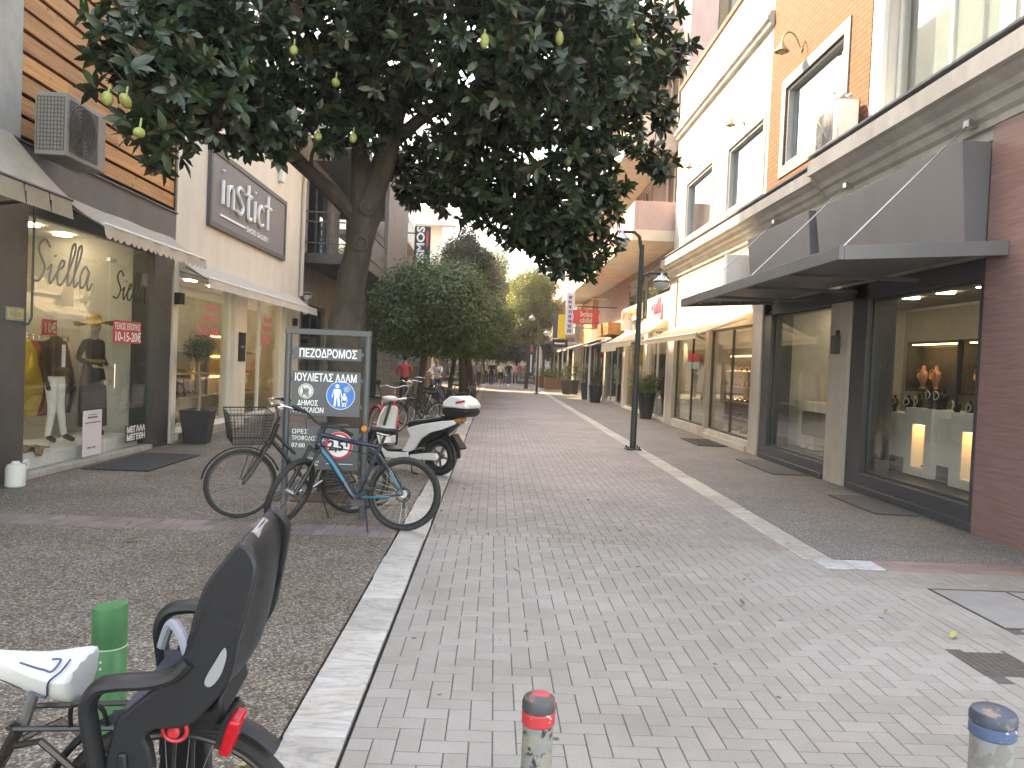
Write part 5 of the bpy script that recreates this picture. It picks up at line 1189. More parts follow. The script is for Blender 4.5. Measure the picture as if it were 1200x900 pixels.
text('ΠΕΖΟΔΡΟΜΟΣ', .11, (-1.92, YF, 1.58), '-y', white_vinyl, pn[0], width=.56, bold=.002)
text('ΙΟΥΛΙΕΤΑΣ ΑΔΑΜ', .105, (-1.955, YF, 1.345), '-y', white_vinyl, pn[1], width=.60, bold=.002)
text('ΔΗΜΟΣ', .07, (-1.92, YF, 1.105), '-y', white_vinyl, pn[1], width=.20, bold=.001); text('ΤΡΙΚΚΑΙΩΝ', .07, (-1.975, YF, 1.035), '-y', white_vinyl, pn[1], width=.31, bold=.001)
m = MB(); m.lathe([(.074, 0), (.074, .004)], (-1.84, YF, 1.245), (0, -1, 0), 28); em = m.build('emblem', M('pale_emblem', (.66, .66, .62), .5), pn[1])
m = MB(); m.ring((-1.84, YF-.004, 1.245), (0, 1, 0), .062, .003, 28, 4); 
for a in range(7): m.tube([(-1.875+.011*a, YF-.006, 1.20+.01*math.sin(a)), (-1.865+.008*a, YF-.006, 1.245), (-1.87+.01*a, YF-.006, 1.285-.008*(a % 3))], .003, 4)
m.build('emblem_figure', pm, em)
m = MB(); m.lathe([(.140, 0), (.140, .004)], (-1.50, YF, 1.215), (0, -1, 0), 40); bd = m.build('blue_disc', blue_vinyl, pn[1])
m = MB(); m.ring((-1.50, YF-.004, 1.215), (0, 1, 0), .137, .003, 40, 4)
def flat(poly): m.prism([(-1.50+a, 1.215+b) for a, b in poly], YF-.006, YF-.0045, 'xz')
def pfig(dx, dz, s, skirt=False):
    c = [(dx+math.cos(q)*.019*s, dz+.088*s+math.sin(q)*.02*s) for q in (2*math.pi*k/12 for k in range(12))]; flat(c)
    flat([(dx-.03*s, dz+.06*s), (dx+.03*s, dz+.06*s), (dx+.022*s, dz-.02*s), (dx-.022*s, dz-.02*s)])
    if skirt: flat([(dx-.02*s, dz-.005*s), (dx+.02*s, dz-.005*s), (dx+.045*s, dz-.05*s), (dx-.045*s, dz-.05*s)])
    for k in (-1, 1):
        flat([(dx+k*.003*s, dz-.02*s), (dx+k*.024*s, dz-.02*s), (dx+k*.03*s, dz-.105*s), (dx+k*.012*s, dz-.105*s)]); flat([(dx+k*.028*s, dz+.058*s), (dx+k*.034*s, dz+.052*s), (dx+k*.052*s, dz-.018*s), (dx+k*.042*s, dz-.022*s)])
pfig(-.035, .0, 1.02); pfig(.038, -.045, .62, True)
m.build('pictogram', white_vinyl, bd)
m = MB(); m.prism([(-1.475, 1.285), (-1.43, 1.315), (-1.395, 1.285), (-1.43, 1.245), (-1.46, 1.25)], YF-.008, YF-.0062, 'xz'); m.build('sticker', M('torn_sticker', (.35, .42, .5), .6, var=.4, scale=40), bd)
m = MB(); m.lathe([(.136, 0), (.136, .004)], (-1.50, YF, .72), (0, -1, 0), 40); rd = m.build('red_ring_disc', white_vinyl, pn[2])
m = MB(); m.ring((-1.50, YF-.004, .72), (0, 1, 0), .122, .014, 40, 6, .3); m.build('red_ring', red_vinyl, rd)
text('2,5', .135, (-1.605, YF-.0045, .675), '-y', black_vinyl, rd, width=.15, bold=.004); text('T', .10, (-1.452, YF-.0045, .715), '-y', black_vinyl, rd, bold=.003)
text('ΩΡΕΣ', .06, (-1.965, YF, .825), '-y', white_vinyl, pn[2]); text('ΤΡΟΦΟΔΟΣΙΑΣ:', .06, (-1.965, YF, .76), '-y', white_vinyl, pn[2], width=.33); text('07:00', .06, (-1.965, YF, .69), '-y', white_vinyl, pn[2])
for k, q in enumerate(('ΑΣΤΙΚΗ', 'ΑΝΑΠΛΑΣΗ', 'ΤΡΙΚΑΛΩΝ')): text(q, .028, (-1.77, YF, .575-.032*k), '-y', white_vinyl, pn[2], align='CENTER', depth=.003)
m = MB(); m.box(-1.62, -1.36, YF-.003, YF, .535, .541); m.build('fine_print', white_vinyl, pn[2])
m = MB(); m.lathe([(.028, 0), (.028, .02)], (-1.255, 7.567, .90), (0, -1, 0), 16); m.build('reflector', M('orange_reflector', (.75, .22, .02), .3), t)

# ================================================================== bollards, lamps, planters
def bollard(label, x, y, r, top, mats, kind):
    t = thing('bollard', label, 'bollard', (x, y, 0))
    if kind == 'dome':
        m = MB(); m.lathe([(r*.98, 0), (r*.98, top-.075)], (x, y, 0), seg=28); m.build('post', mats[0], t)
        m = MB(); m.lathe([(r*.98, 0), (r*1.06, .004), (r*1.06, .028), (r*.98, .032), (r*.96, .038)], (x, y, top-.075), seg=28); m.build('ring', mats[1], t)
        m = MB(); m.lathe([(r*1.0, 0), (r*1.07, .003), (r*1.07, .02), (r*.98, .030), (r*.72, .037), (r*.3, .041), (.001, .042)], (x, y, top-.042), seg=28, cap=False); m.build('cap', mats[2], t)
    else:
        m = MB(); m.lathe([(r, 0), (r, top-.135), (r*.985, top-.133), (r*.985, top-.128), (r, top-.126), (r, top-.012), (r*.97, top-.004)], (x, y, 0), seg=32)
        n = len(m.v)
        for i in range(n):
            p = m.v[i]
            if p[2] > top-.1: m.v[i] = (p[0], p[1], p[2]+(p[0]-x)*.10)
        m.build('post', mats[0], t)
        m = MB(); m.ring((x, y, top-.131), (0,0,1), r*.99, .002, 28, 5); m.lathe([(.004, 0), (.004, .004)], (x, y-r, top-.165), (0,-1,0), 8); m.lathe([(.004, 0), (.004, .004)], (x, y-r, top-.185), (0,-1,0), 8); m.build('scratch_ring', M('worn_green', (.45, .55, .42), .6), t)
silver = m_chipped('chipped_silver', (.20, .205, .205), (.035, .035, .034), (.24, .225, .185), 34, .535)
bollard('worn silver bollard with a red and black cap in the middle foreground', .14, 1.83, .038, .81, (silver, m_chipped('chipped_red', (.50, .04, .05), (.7, .68, .62), None, 45, .60), m_chipped('red_black_cap', (.05, .055, .06), (.48, .05, .06), None, 12, .54)), 'dome')
bollard('worn grey bollard with a blue black cap in the right foreground', 1.275, 1.86, .050, .80, (m_chipped('grey_chipped', (.25, .255, .255), (.12, .12, .12), (.20, .195, .18), 30, .60), m_chipped('blue_band', (.07, .11, .20), (.5, .52, .55), None, 45, .62), m_chipped('blue_black_cap', (.05, .065, .095), (.22, .15, .12), None, 20, .60)), 'dome')
bollard('green painted steel bollard with a flat top behind the child seat', -1.165, 2.40, .051, .80, (M('bollard_green', (.045, .20, .075), .45, var=.25, scale=14, dirt=.2),), 'flat')

def street_lamp():
    t = thing('street_lamp', 'dark green street lamp with two arms and glass globes on the right kerb', 'street lamp', (0,0,0), 'street lamps along the right kerb')
    pm = M('lamp_green_black', (.035, .045, .042), .5, var=.25, scale=10, dirt=.2)
    m = MB(); m.lathe([(.062, 0), (.06, 1.2), (.055, 1.22), (.05, 3.3), (.047, 4.0)], (0, 0, .02), seg=18); m.build('pole', pm, t)
    m = MB(); m.box(-.15, .15, -.15, .15, .005, .03)
    for x in (-.11, .11):
        for y in (-.11, .11): m.lathe([(.018, 0), (.018, .05)], (x, y, .03), seg=8)
    m.build('base_plate', pm, t, bevel=.004)
    def arm(s, z, L, rise):
        m = MB(); P = [(0, 0, z-.05), (s*.06, 0, z+rise*.75), (s*.16, 0, z+rise), (s*L, 0, z+rise)]; m.tube(P, [.04, .034, .03, .028], 10); a = m.build('arm', pm, t)
        cx = s*(L-.10); zb = z+rise
        m = MB(); m.lathe([(.03, .02), (.05, -.03), (.10, -.09), (.165, -.14), (.17, -.165)], (cx, 0, zb), seg=22); m.build('lamp_cap', M('lamp_alu', (.42, .44, .47), .28, .8), a)
        m = MB(); m.lathe([(.162, -.166), (.158, -.22), (.135, -.27), (.09, -.305), (.001, -.325)], (cx, 0, zb), seg=22, cap=False); m.build('globe', M('frosted_globe', (.62, .62, .58), .12, var=.1), a)
        m = MB(); m.ring((cx, 0, zb-.166), (0,0,1), .168, .010, 22, 6); m.build('globe_ring', pm, a)
    arm(-1, 3.93, .50, .33); arm(1, 3.18, .52, .30); return t
lp = street_lamp(); place(lp, (2.78, 15.03, 0))
l2 = dup(lp); place(l2, (2.31, 41.5, 0), 0, 'street lamp standing far down the right kerb before the sunlit stretch')

potm = M('black_pot', (.03, .031, .034), .45, var=.15)
soil = M('soil', (.05, .035, .025), .95, bump=.4)
def square_pot(t, w0, w1, h):
    m = MB(); a, b = w0/2, w1/2
    m.add([(-a,-a,0),(a,-a,0),(a,a,0),(-a,a,0),(-b,-b,h),(b,-b,h),(b,b,h),(-b,b,h),(-b+.03,-b+.03,h),(b-.03,-b+.03,h),(b-.03,b-.03,h),(-b+.03,b-.03,h),(-b+.04,-b+.04,h-.06),(b-.04,-b+.04,h-.06),(b-.04,b-.04,h-.06),(-b+.04,b-.04,h-.06)],
          [(0,3,2,1)]+[(i,(i+1)%4,4+(i+1)%4,4+i) for i in range(4)]+[(4+i,4+(i+1)%4,8+(i+1)%4,8+i) for i in range(4)]+[(8+i,8+(i+1)%4,12+(i+1)%4,12+i) for i in range(4)]); m.build('pot', potm, t, bevel=.008)
    m = MB(); m.box(-b+.035, b-.035, -b+.035, b-.035, h-.08, h-.05); m.build('soil', soil, t)
# ------------------------------------------------------------------ leaves and trees
def leaf_mesh(name, pos, nrm, ax, L, W, mat, parent=None, fold=.25, bend=.15, detailed=True):
    """one mesh of many leaves: arrays of base points, normals, axes and sizes"""
    n = len(pos); ax = ax/np.linalg.norm(ax, axis=1, keepdims=True); side = np.cross(ax, nrm); side /= np.linalg.norm(side, axis=1, keepdims=True)+1e-9; up = np.cross(side, ax)
    L = L[:, None]; W = W[:, None]
    if detailed:
        f = lambda a, s, u: pos + ax*L*a + side*W*s + up*(W*u - L*bend*a*a)
        V = np.stack([f(0,0,0), f(.30,-.42,fold*.5), f(.30,0,0), f(.30,.42,fold*.5), f(.68,-.40,fold*.5), f(.68,0,0), f(.68,.40,fold*.5), f(1.0,0,0)], 1)
        F = np.array([[0,2,1,0],[0,3,2,0]]); 
        quads = [(1,2,5,4),(2,3,6,5)]; tris = [(0,2,1),(0,3,2),(4,5,7),(5,6,7)]
    else:
        f = lambda a, s, u: pos + ax*L*a + side*W*s + up*(W*u - L*bend*a*a)
        V = np.stack([f(0,0,0), f(.45,-.5,fold), f(1,0,0), f(.45,.5,fold)], 1); quads = [(0,3,2,1)]; tris = []
    k = V.shape[1]; verts = V.reshape(-1, 3); off = (np.arange(n)*k)
    idx = []; tot = []
    for q in quads: idx.append(off[:, None]+np.array(q)); tot.append(4)
    for q in tris: idx.append(off[:, None]+np.array(q)); tot.append(3)
    loops = np.concatenate([a.ravel() for a in idx]); sizes = np.concatenate([np.full(n, s) for s in tot]); starts = np.concatenate([[0], np.cumsum(sizes)[:-1]])
    me = bpy.data.meshes.new(name); me.vertices.add(len(verts)); me.vertices.foreach_set('co', (verts-np.array(WORLD.get(parent.name, Vector((0,0,0))) if parent else (0,0,0))).ravel())
    me.loops.add(len(loops)); me.loops.foreach_set('vertex_index', loops.astype(np.int32)); me.polygons.add(len(sizes)); me.polygons.foreach_set('loop_start', starts.astype(np.int32)); me.polygons.foreach_set('loop_total', sizes.astype(np.int32))
    me.polygons.foreach_set('use_smooth', [True]*len(sizes)); me.update(calc_edges=True); me.validate(); me.materials.append(mat)
    o = bpy.data.objects.new(name, me); COL.objects.link(o)
    if parent: o.parent = parent; WORLD[o.name] = WORLD.get(parent.name, Vector((0,0,0)))
    return o
def rand_dirs(rng, n):
    v = rng.normal(size=(n, 3)); return v/np.linalg.norm(v, axis=1, keepdims=True)
def blob_leaves(rng, blobs, per_area, L, W, droop=.2, shell=.55):
    """leaf places spread through ellipsoid clumps (centre, radii), denser towards the outside"""
    P, Nn, A = [], [], []
    for c, r in blobs:
        r = np.array(r); n = int(per_area*4*math.pi*(np.mean(r)**2)); d = rand_dirs(rng, n); rad = shell + (1-shell)*rng.random(n)**.7; rad *= 1+.16*rng.normal(size=n)*(rng.random(n) < .35)
        p = np.array(c) + d*r*rad[:, None]; P.append(p); nr = d + .7*rand_dirs(rng, n) + np.array([0, 0, .5]); Nn.append(nr/np.linalg.norm(nr, axis=1, keepdims=True))
        a = np.cross(nr, rand_dirs(rng, n)) + .4*d - np.array([0, 0, droop]); A.append(a)
    P = np.concatenate(P); n = len(P); return P, np.concatenate(Nn), np.concatenate(A), L*(.7+.6*rng.random(n)), W*(.7+.6*rng.random(n))
olive_m = m_leaf('olive_leaf', [(.10, .12, .075), (.15, .17, .12), (.07, .10, .05), (.12, .14, .09)], .5)
fern_m = m_leaf('fern_leaf', [(.06, .12, .03), (.09, .17, .04), (.12, .19, .06), (.05, .10, .03)], .5)
dark_m = m_leaf('dark_leaf', [(.025, .055, .02), (.04, .08, .028), (.05, .095, .03), (.03, .065, .025)], .42)
# topiary olive in a square pot
t = thing('potted_tree', 'small round topped olive tree in a tall black square pot by the clothes shop', 'potted tree', (0,0,0))
square_pot(t, .36, .50, .58); rng = np.random.default_rng(5)
m = MB(); m.tube(catmull([(0, 0, .5), (.015, .01, .9), (-.01, 0, 1.25), (.0, 0, 1.5)], 4), [.028]*4+[.024]*4+[.018]*5, 8); m.build('trunk', M('olive_bark', (.30, .24, .17), .85, bump=.4), t)
leaf_mesh('crown', *blob_leaves(rng, [((0, 0, 1.66), (.28, .28, .26)), ((.1, .05, 1.72), (.2, .2, .18)), ((-.12, .1, 1.6), (.18, .18, .16)), ((.05, -.12, 1.58), (.2, .18, .18))], 900, .055, .014, .1, .25), olive_m, t, detailed=False)
place(t, (-5.08, 13.35, 0), .12)
def pot_plant(label, loc, h, pr, blobs, mat, L, W, dens, seed, group=None, round_=True, droop=.4):
    t = thing('potted_plant', label, 'potted plant', (0,0,0), group); rng = np.random.default_rng(seed)
    if round_: m = MB(); m.lathe([(pr*.62, 0), (pr*.75, h*.4), (pr, h), (pr*.9, h), (pr*.85, h-.05), (.001, h-.05)], seg=22, cap=False); m.build('pot', potm, t)
    else: square_pot(t, pr*1.4, pr*2, h)
    m = MB()
    for c, r in blobs: m.tube([(0, 0, h-.06), (c[0]*.4, c[1]*.4, (h+c[2])/2), c], [.014, .010, .005], 5)
    m.build('stem', M('stem_brown', (.12, .09, .05), .8), t)
    leaf_mesh('foliage', *blob_leaves(rng, blobs, dens, L, W, droop, .2), mat, t, detailed=False); place(t, loc, seed); return t
pot_plant('bushy bright fern in a tall black pot beside the awning on the right', (4.92, 24.6, 0), .85, .30, [((0, 0, 1.15), (.45, .45, .34)), ((-.3, -.1, 1.0), (.3, .3, .3)), ((.25, -.1, 1.05), (.3, .3, .28))], fern_m, .16, .03, 240, 11)
pp = pot_plant('black square planter with a shrub before the grey shopfront, nearer of the pair', (4.55, 34.2, 0), .8, .24, [((0, 0, 1.25), (.25, .25, .45)), ((.1, 0, 1.6), (.18, .18, .3))], dark_m, .10, .03, 240, 12, 'black planters along the right shopfronts', False)
for x, y, lb in ((4.45, 37.0, 'black square planter with a shrub beside the small canopy post'), (4.05, 42.6, 'black square planter with a shrub before the brown shopfront'), (4.55, 43.2, 'black square planter with a shrub against the orange shopfront')): place(dup(pp), (x, y, 0), x, lb)
# long wooden planters in the sunlit part
for k, (x, y) in enumerate(((3.7, 50.5), (4.55, 50.9), (3.5, 54.0))):
    t = thing('wooden_planter', ('brown wooden planter box at the start of the sunlit stretch', 'brown wooden planter box close to the beige building', 'brown wooden planter box farther into the sunlit stretch')[k], 'planter', (x, y, 0), 'wooden planters in the sun')
    m = MB(); m.box(x-.4, x+.4, y-.25, y+.25, 0, .75); m.build('box', wood_dark, t, bevel=.01); rng = np.random.default_rng(30+k)
    leaf_mesh('foliage', *blob_leaves(rng, [((x-.15, y, 1.05), (.35, .3, .4)), ((x+.2, y, .95), (.3, .3, .3))], 220, .12, .04, .3, .2), fern_m, t, detailed=False)
# ================================================================== trees
bark_m = M('magnolia_bark', (.072, .055, .041), .9, var=.4, scale=5, bump=.7, bscale=26, stretch=(1, 1, .55), col2=(.034, .026, .019))
bark_d = M('dark_bark', (.075, .058, .042), .9, var=.4, scale=6, bump=.6, bscale=30, stretch=(1, 1, .5))
def limb(mb, pts, rad, seg=10, wob=.0):
    P = catmull(pts, 6); n = len(P); rr = [rad[0]+(rad[-1]-rad[0])*i/(n-1) for i in range(n)]
    if len(rad) > 2:
        rr = [float(np.interp(i/(n-1), np.linspace(0, 1, len(rad)), rad)) for i in range(n)]
    o = len(mb.v); mb.tube(P, rr, seg)
    if wob:
        for i in range(o, len(mb.v)):
            v = Vector(mb.v[i]); d = mnoise.noise(v*3.1)*wob+mnoise.noise(v*9)*wob*.35; c = P[min(n-1, (i-o)//seg)]; dr = (v-c)
            if dr.length > 1e-5: mb.v[i] = tuple(v+dr.normalized()*d)
# --- the big magnolia
t = thing('magnolia_tree', 'large magnolia with dark glossy leaves arching over the street behind the sign stand', 'tree', (-1.75, 9.1, 0))
m = MB()
limb(m, [(-1.72, 9.1, -.05), (-1.74, 9.15, .5), (-1.78, 9.3, 1.2), (-1.86, 9.5, 1.8), (-1.84, 9.6, 2.4), (-1.74, 9.6, 3.0), (-1.66, 9.6, 3.5)], [.33, .22, .21, .215, .18, .175, .20], 18, .035)
for b, r in ((((-1.70, 9.6, 3.35), (-1.52, 9.65, 3.9), (-1.36, 9.6, 4.6), (-1.05, 9.4, 5.4), (-.7, 9.2, 6.4)), (.17, .13, .07)), (((-1.72, 9.6, 3.3), (-1.78, 9.7, 4.0), (-1.85, 9.9, 4.8), (-2.0, 10.2, 6.0)), (.15, .11, .06)),
             (((-1.75, 9.6, 3.3), (-2.1, 9.5, 3.62), (-2.5, 9.3, 3.95), (-2.85, 9.0, 4.25), (-3.1, 8.4, 4.9)), (.11, .085, .04)), (((-1.45, 9.62, 4.2), (-.8, 9.5, 4.7), (.0, 9.4, 4.9), (.8, 9.4, 5.2), (1.6, 9.9, 5.6)), (.09, .07, .025)),
             (((-1.2, 9.5, 5.0), (-.5, 9.7, 4.9), (.2, 9.9, 4.4), (.7, 10.1, 3.9)), (.06, .04, .018)), (((-2.4, 9.35, 3.9), (-2.7, 8.6, 4.1), (-2.9, 7.7, 4.2), (-3.1, 6.9, 4.1)), (.05, .035, .015)),
             (((-1.8, 9.7, 4.4), (-1.6, 9.0, 5.0), (-1.2, 8.4, 5.3), (-.4, 8.0, 5.2), (.4, 7.9, 5.1)), (.07, .05, .02)), (((-2.3, 9.4, 3.78), (-2.35, 9.6, 4.1), (-2.2, 9.9, 4.6)), (.035, .025, .01)),
             (((.4, 9.4, 5.0), (.9, 9.9, 4.5), (1.2, 10.3, 3.8), (1.3, 10.4, 3.3)), (.035, .025, .01)), (((-.8, 9.3, 6.1), (-.2, 10.2, 6.2), (.5, 11.2, 6.0), (1.2, 11.4, 6.1)), (.05, .035, .015))): limb(m, b, r, 9, .012)
for c, a, r in (((-1.62, 9.42, 3.42), (.2, -1, .1), .085), ((-1.70, 9.42, 2.98), (.1, -1, 0), .08)):   # old pruning scars
    m.ring(c, a, r, .028, 18, 6); m.lathe([(r*.9, -.02), (r*.6, .012), (.001, .015)], c, a, 16, False)
for c, r in (((-1.72, 9.46, 1.95), .10), ((-1.70, 9.46, 2.12), .085), ((-1.66, 9.5, 1.78), .09)): m.ball(c, (r, r*.7, r*1.5), 12, 8)
m.build('trunk', bark_m, t)
CL = [((-3.20, 6.60, 4.15), 0.38), ((-3.02, 6.60, 3.84), 0.42), ((-2.95, 7.20, 4.45), 0.66), ((-2.78, 6.50, 3.33), 0.30), ((-2.98, 7.00, 4.54), 0.55), ((-2.89, 7.40, 4.02), 0.55), ((-2.89, 7.80, 4.83), 0.60), ((-2.73, 8.00, 4.07), 0.50), ((-2.43, 8.50, 4.06), 0.45), ((-2.31, 8.50, 4.57), 0.50), ((-2.14, 8.50, 5.08), 0.70), ((-1.72, 9.00, 5.12), 0.80), ((-1.89, 9.00, 4.24), 0.45), ((-1.50, 9.60, 4.65), 0.40), ((-1.23, 9.00, 5.15), 0.60), ((-0.31, 8.00, 4.97), 0.85), ((0.39, 8.00, 4.92), 0.90), ((1.19, 9.00, 5.32), 0.80), ((1.87, 10.00, 5.71), 0.50), ((-0.37, 9.00, 4.51), 0.60), ((-0.32, 9.60, 4.18), 0.55), ((0.43, 9.00, 4.45), 0.85), ((1.25, 10.00, 4.80), 0.75), ((0.13, 10.00, 3.81), 0.65), ((0.85, 10.00, 3.79), 0.75), ((1.18, 10.50, 3.29), 0.38), ((0.73, 10.30, 3.29), 0.45), ((-0.59, 10.00, 3.78), 0.40), ((1.91, 10.00, 4.94), 0.35), ((1.98, 10.20, 4.34), 0.25), ((1.25, 10.40, 4.02), 0.30), ((0.33, 10.30, 3.27), 0.35), ((-0.03, 11.50, 5.46), 0.70), ((1.21, 11.50, 6.02), 0.80), ((-1.80, 10.50, 6.18), 0.70), ((-1.03, 10.60, 4.01), 0.40), ((-1.35, 10.80, 4.30), 0.32), ((-.82, 10.5, 4.40), .42), ((-1.18, 10.4, 3.85), .26), ((-.62, 10.4, 4.1), .36), ((-1.89, 10.00, 4.97), 0.50)]
CL += [((0.24, 10.20, 3.46), 0.36), ((0.70, 10.20, 3.14), 0.36), ((1.0, 10.40, 2.97), 0.30), ((-0.16, 10.30, 3.76), 0.35), ((0.86, 10.00, 3.38), 0.45), ((-2.9, 8.0, 5.7), .9), ((-1.8, 8.6, 6.2), 1.0), ((-.4, 8.6, 6.1), 1.1), ((.8, 9.0, 6.2), 1.0), ((-1.0, 9.6, 7.2), 1.2), ((.2, 10.2, 7.0), 1.1), ((-2.4, 10.0, 7.0), 1.0), ((-.9, 7.6, 5.7), .8)]
rng = np.random.default_rng(21); P, Nn, A, Ls = [], [], [], []
twig = MB()
for c, r in CL:
    k = int(46*4*r*r)+5; c = np.array(c); d = rand_dirs(rng, k); d[:, 2] *= .8
    for i in range(k):
        q = c + d[i]*r*(.25+.85*rng.random()**.6); ax = d[i]*.8 + rand_dirs(rng, 1)[0]*.5 + np.array([0, 0, .35]); ax /= np.linalg.norm(ax)
        if rng.random() < .35: twig.tube([tuple(q-ax*.16-d[i]*.05), tuple(q)], [.008, .005], 4, False)
        s1 = np.cross(ax, [.3, .2, .9]); s1 /= np.linalg.norm(s1); s2 = np.cross(ax, s1); nl = rng.integers(8, 12)
        for j in range(nl):                                  # a rosette of leaves round the shoot
            th = 2*math.pi*(j*.382)+rng.random()*.5; rd = s1*math.cos(th)+s2*math.sin(th); tilt = .95-.75*(j/nl)+rng.normal()*.12
            a = rd*tilt*1.1 + ax*(1.05-tilt)*1.0 + np.array([0, 0, -.22]) + rng.normal(size=3)*.10
            P.append(q-ax*.02*j/nl*2); A.append(a); Nn.append(ax*.9+rng.normal(size=3)*.18); Ls.append(.125+.085*rng.random())
P, Nn, A, Ls = np.array(P), np.array(Nn), np.array(A), np.array(Ls)
twig.build('twigs', bark_d, t)
leaf_mesh('crown', P, Nn, A, Ls, Ls*.42, m_leaf('magnolia_leaf', [(.018, .036, .017), (.023, .047, .020), (.03, .058, .024), (.016, .036, .016), (.023, .046, .018), (.032, .058, .022), (.02, .04, .018), (.016, .034, .015), (.021, .04, .018), (.026, .046, .02), (.015, .031, .015), (.055, .034, .018)], .34, .14, .55), t, fold=.14, bend=.14)
fm = M('magnolia_fruit', (.32, .34, .10), .6, var=.3, scale=40, bump=.8, bscale=70)
for k, c in enumerate([(-0.22, 7.2, 4.57), (-0.02, 8.0, 4.60), (-1.75, 8.0, 4.40), (-1.96, 8.2, 3.9), (-1.63, 8.4, 3.96), (-3.12, 6.15, 3.54), (-2.98, 6.15, 3.53), (-2.82, 6.05, 3.26), (-2.08, 7.6, 4.55), (0.5, 7.6, 4.8), (1.35, 8.1, 5.0), (1.3, 8.1, 5.15), (0.76, 9.1, 4.0)]):
    m = MB(); m.ball(c, (.042, .042, .058 if k % 3 else .072), 12, 8, Matrix.Rotation(k*.7, 3, 'X')); m.tube([c, (c[0], c[1]+.03, c[2]+.12)], .008, 5); m.build('fruit', fm, t)
m = MB(); m.box(-2.45, -1.15, 8.35, 9.9, -.02, .012)
structure(m.build('ground', M('tree_bed_soil', (.085, .06, .04), .95, var=.4, scale=14, bump=.8, bscale=40), smooth=False))

def tree(name, label, loc, h, crown, mat, L, W, dens, seed, trunk_r=.09, barkm=None, nb=16, split=.55, clump=.42, group=None, droop=.25):
    """tapered trunk forking into limbs; the crown is many leaf clumps through an ellipsoid (centre height, radii)"""
    rng = np.random.default_rng(seed); t = thing(name, label, 'tree', (0,0,0), group)
    cz, rx, rz = crown; blobs = []; m = MB(); fork = cz-rz*.72
    lean = rng.normal(size=2)*.08
    limb(m, [(0, 0, -.05), (lean[0]*.5, lean[1]*.5, fork*.5), (lean[0], lean[1], fork)], [trunk_r*1.35, trunk_r, trunk_r*.85], 10, trunk_r*.12)
    for i in range(nb):
        d = rand_dirs(rng, 1)[0]; ph = 2*math.pi*i*.382+rng.random()*.6; u = (i+.5)/nb*2-1; s = math.sqrt(max(0, 1-u*u)); d = np.array([math.cos(ph)*s, math.sin(ph)*s, u])
        k = clump*(.8+.5*rng.random()); c = np.array([lean[0], lean[1], cz]) + d*np.array([rx, rx, rz])*(1-k*.55)*(.70+.45*rng.random())
        blobs.append((tuple(c), (rx*k, rx*k, rx*k*.8)))
        if i % 2 == 0: e = c*.85+np.array([0, 0, fork*.15]); limb(m, [(lean[0], lean[1], fork-.05), tuple((np.array([lean[0], lean[1], fork])*.5+e*.5)+rng.normal(size=3)*.08), tuple(e)], [trunk_r*.6, trunk_r*.35, trunk_r*.1], 6)
    blobs.append(((lean[0], lean[1], cz), (rx*.6, rx*.6, rz*.6)))
    m.build('trunk', barkm or bark_d, t)
    leaf_mesh('crown', *blob_leaves(rng, blobs, dens, L, W, droop, .35), mat, t, detailed=False); t.location = loc; return t
orange_l = m_leaf('citrus_leaf', [(.05, .085, .024), (.07, .11, .03), (.09, .13, .04), (.055, .095, .028), (.075, .115, .034)], .40, .22)
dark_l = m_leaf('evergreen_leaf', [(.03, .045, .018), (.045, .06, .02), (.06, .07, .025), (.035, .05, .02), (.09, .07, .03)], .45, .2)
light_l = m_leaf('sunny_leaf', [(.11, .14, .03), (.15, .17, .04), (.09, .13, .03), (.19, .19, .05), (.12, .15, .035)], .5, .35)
t1 = tree('round_tree', 'round dense green street tree nearest behind the white scooter', (-2.15, 22, 0), 4.8, (3.02, 1.80, 1.28), orange_l, .105, .050, 250, 3, .085, nb=24)
for k in range(2): pass
for x, y, s, r, lb in ((-1.7, 28.5, 1.0, 1.3, 'round green street tree second in the left row'), (-1.4, 35.5, 1.1, 2.4, 'round green street tree third in the left row'), (-1.2, 43, 1.2, 4.0, 'round green street tree fourth in the left row'), (-1.6, 51, 1.3, 5.2, 'farthest round green street tree in the left row')):
    place(dup(t1), (x, y, 0), r, lb, s)
t2 = tree('tall_tree', 'tall dark reddish green tree above the round trees', (-1.35, 33, 0), 8.4, (5.2, 1.15, 2.6), dark_l, .12, .055, 230, 8, .12, nb=26, clump=.5)
place(dup(t2), (-1.5, 40, 0), 2.0, 'tall dark tree rising behind the reddish one', 1.08); place(dup(t2), (-1.3, 60, 0), 4.0, 'tall dark tree at the far end of the left row', 1.25)
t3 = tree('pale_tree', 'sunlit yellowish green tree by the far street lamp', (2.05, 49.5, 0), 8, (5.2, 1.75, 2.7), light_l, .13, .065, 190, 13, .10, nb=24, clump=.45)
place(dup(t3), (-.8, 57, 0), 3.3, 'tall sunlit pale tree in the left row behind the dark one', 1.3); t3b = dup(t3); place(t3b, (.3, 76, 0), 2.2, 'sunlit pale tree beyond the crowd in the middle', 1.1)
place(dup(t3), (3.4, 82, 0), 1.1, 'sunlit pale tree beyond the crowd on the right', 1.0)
big = tree('park_tree', 'large dark park tree closing the street, left of the pale one', (-3.5, 80, 0), 11, (6.4, 4.2, 4.6), dark_m, .30, .15, 75, 31, .25, nb=26, clump=.42)
for x, y, s, r, lb in ((2.4, 88, .95, 1, 'large dark park tree closing the street, right of centre'), (7.5, 84, 1.05, 2, 'large dark park tree behind the far right shops'), (-9, 86, 1.1, 3, 'large dark park tree behind the far left buildings')): place(dup(big), (x, y, 0), r, lb, s)
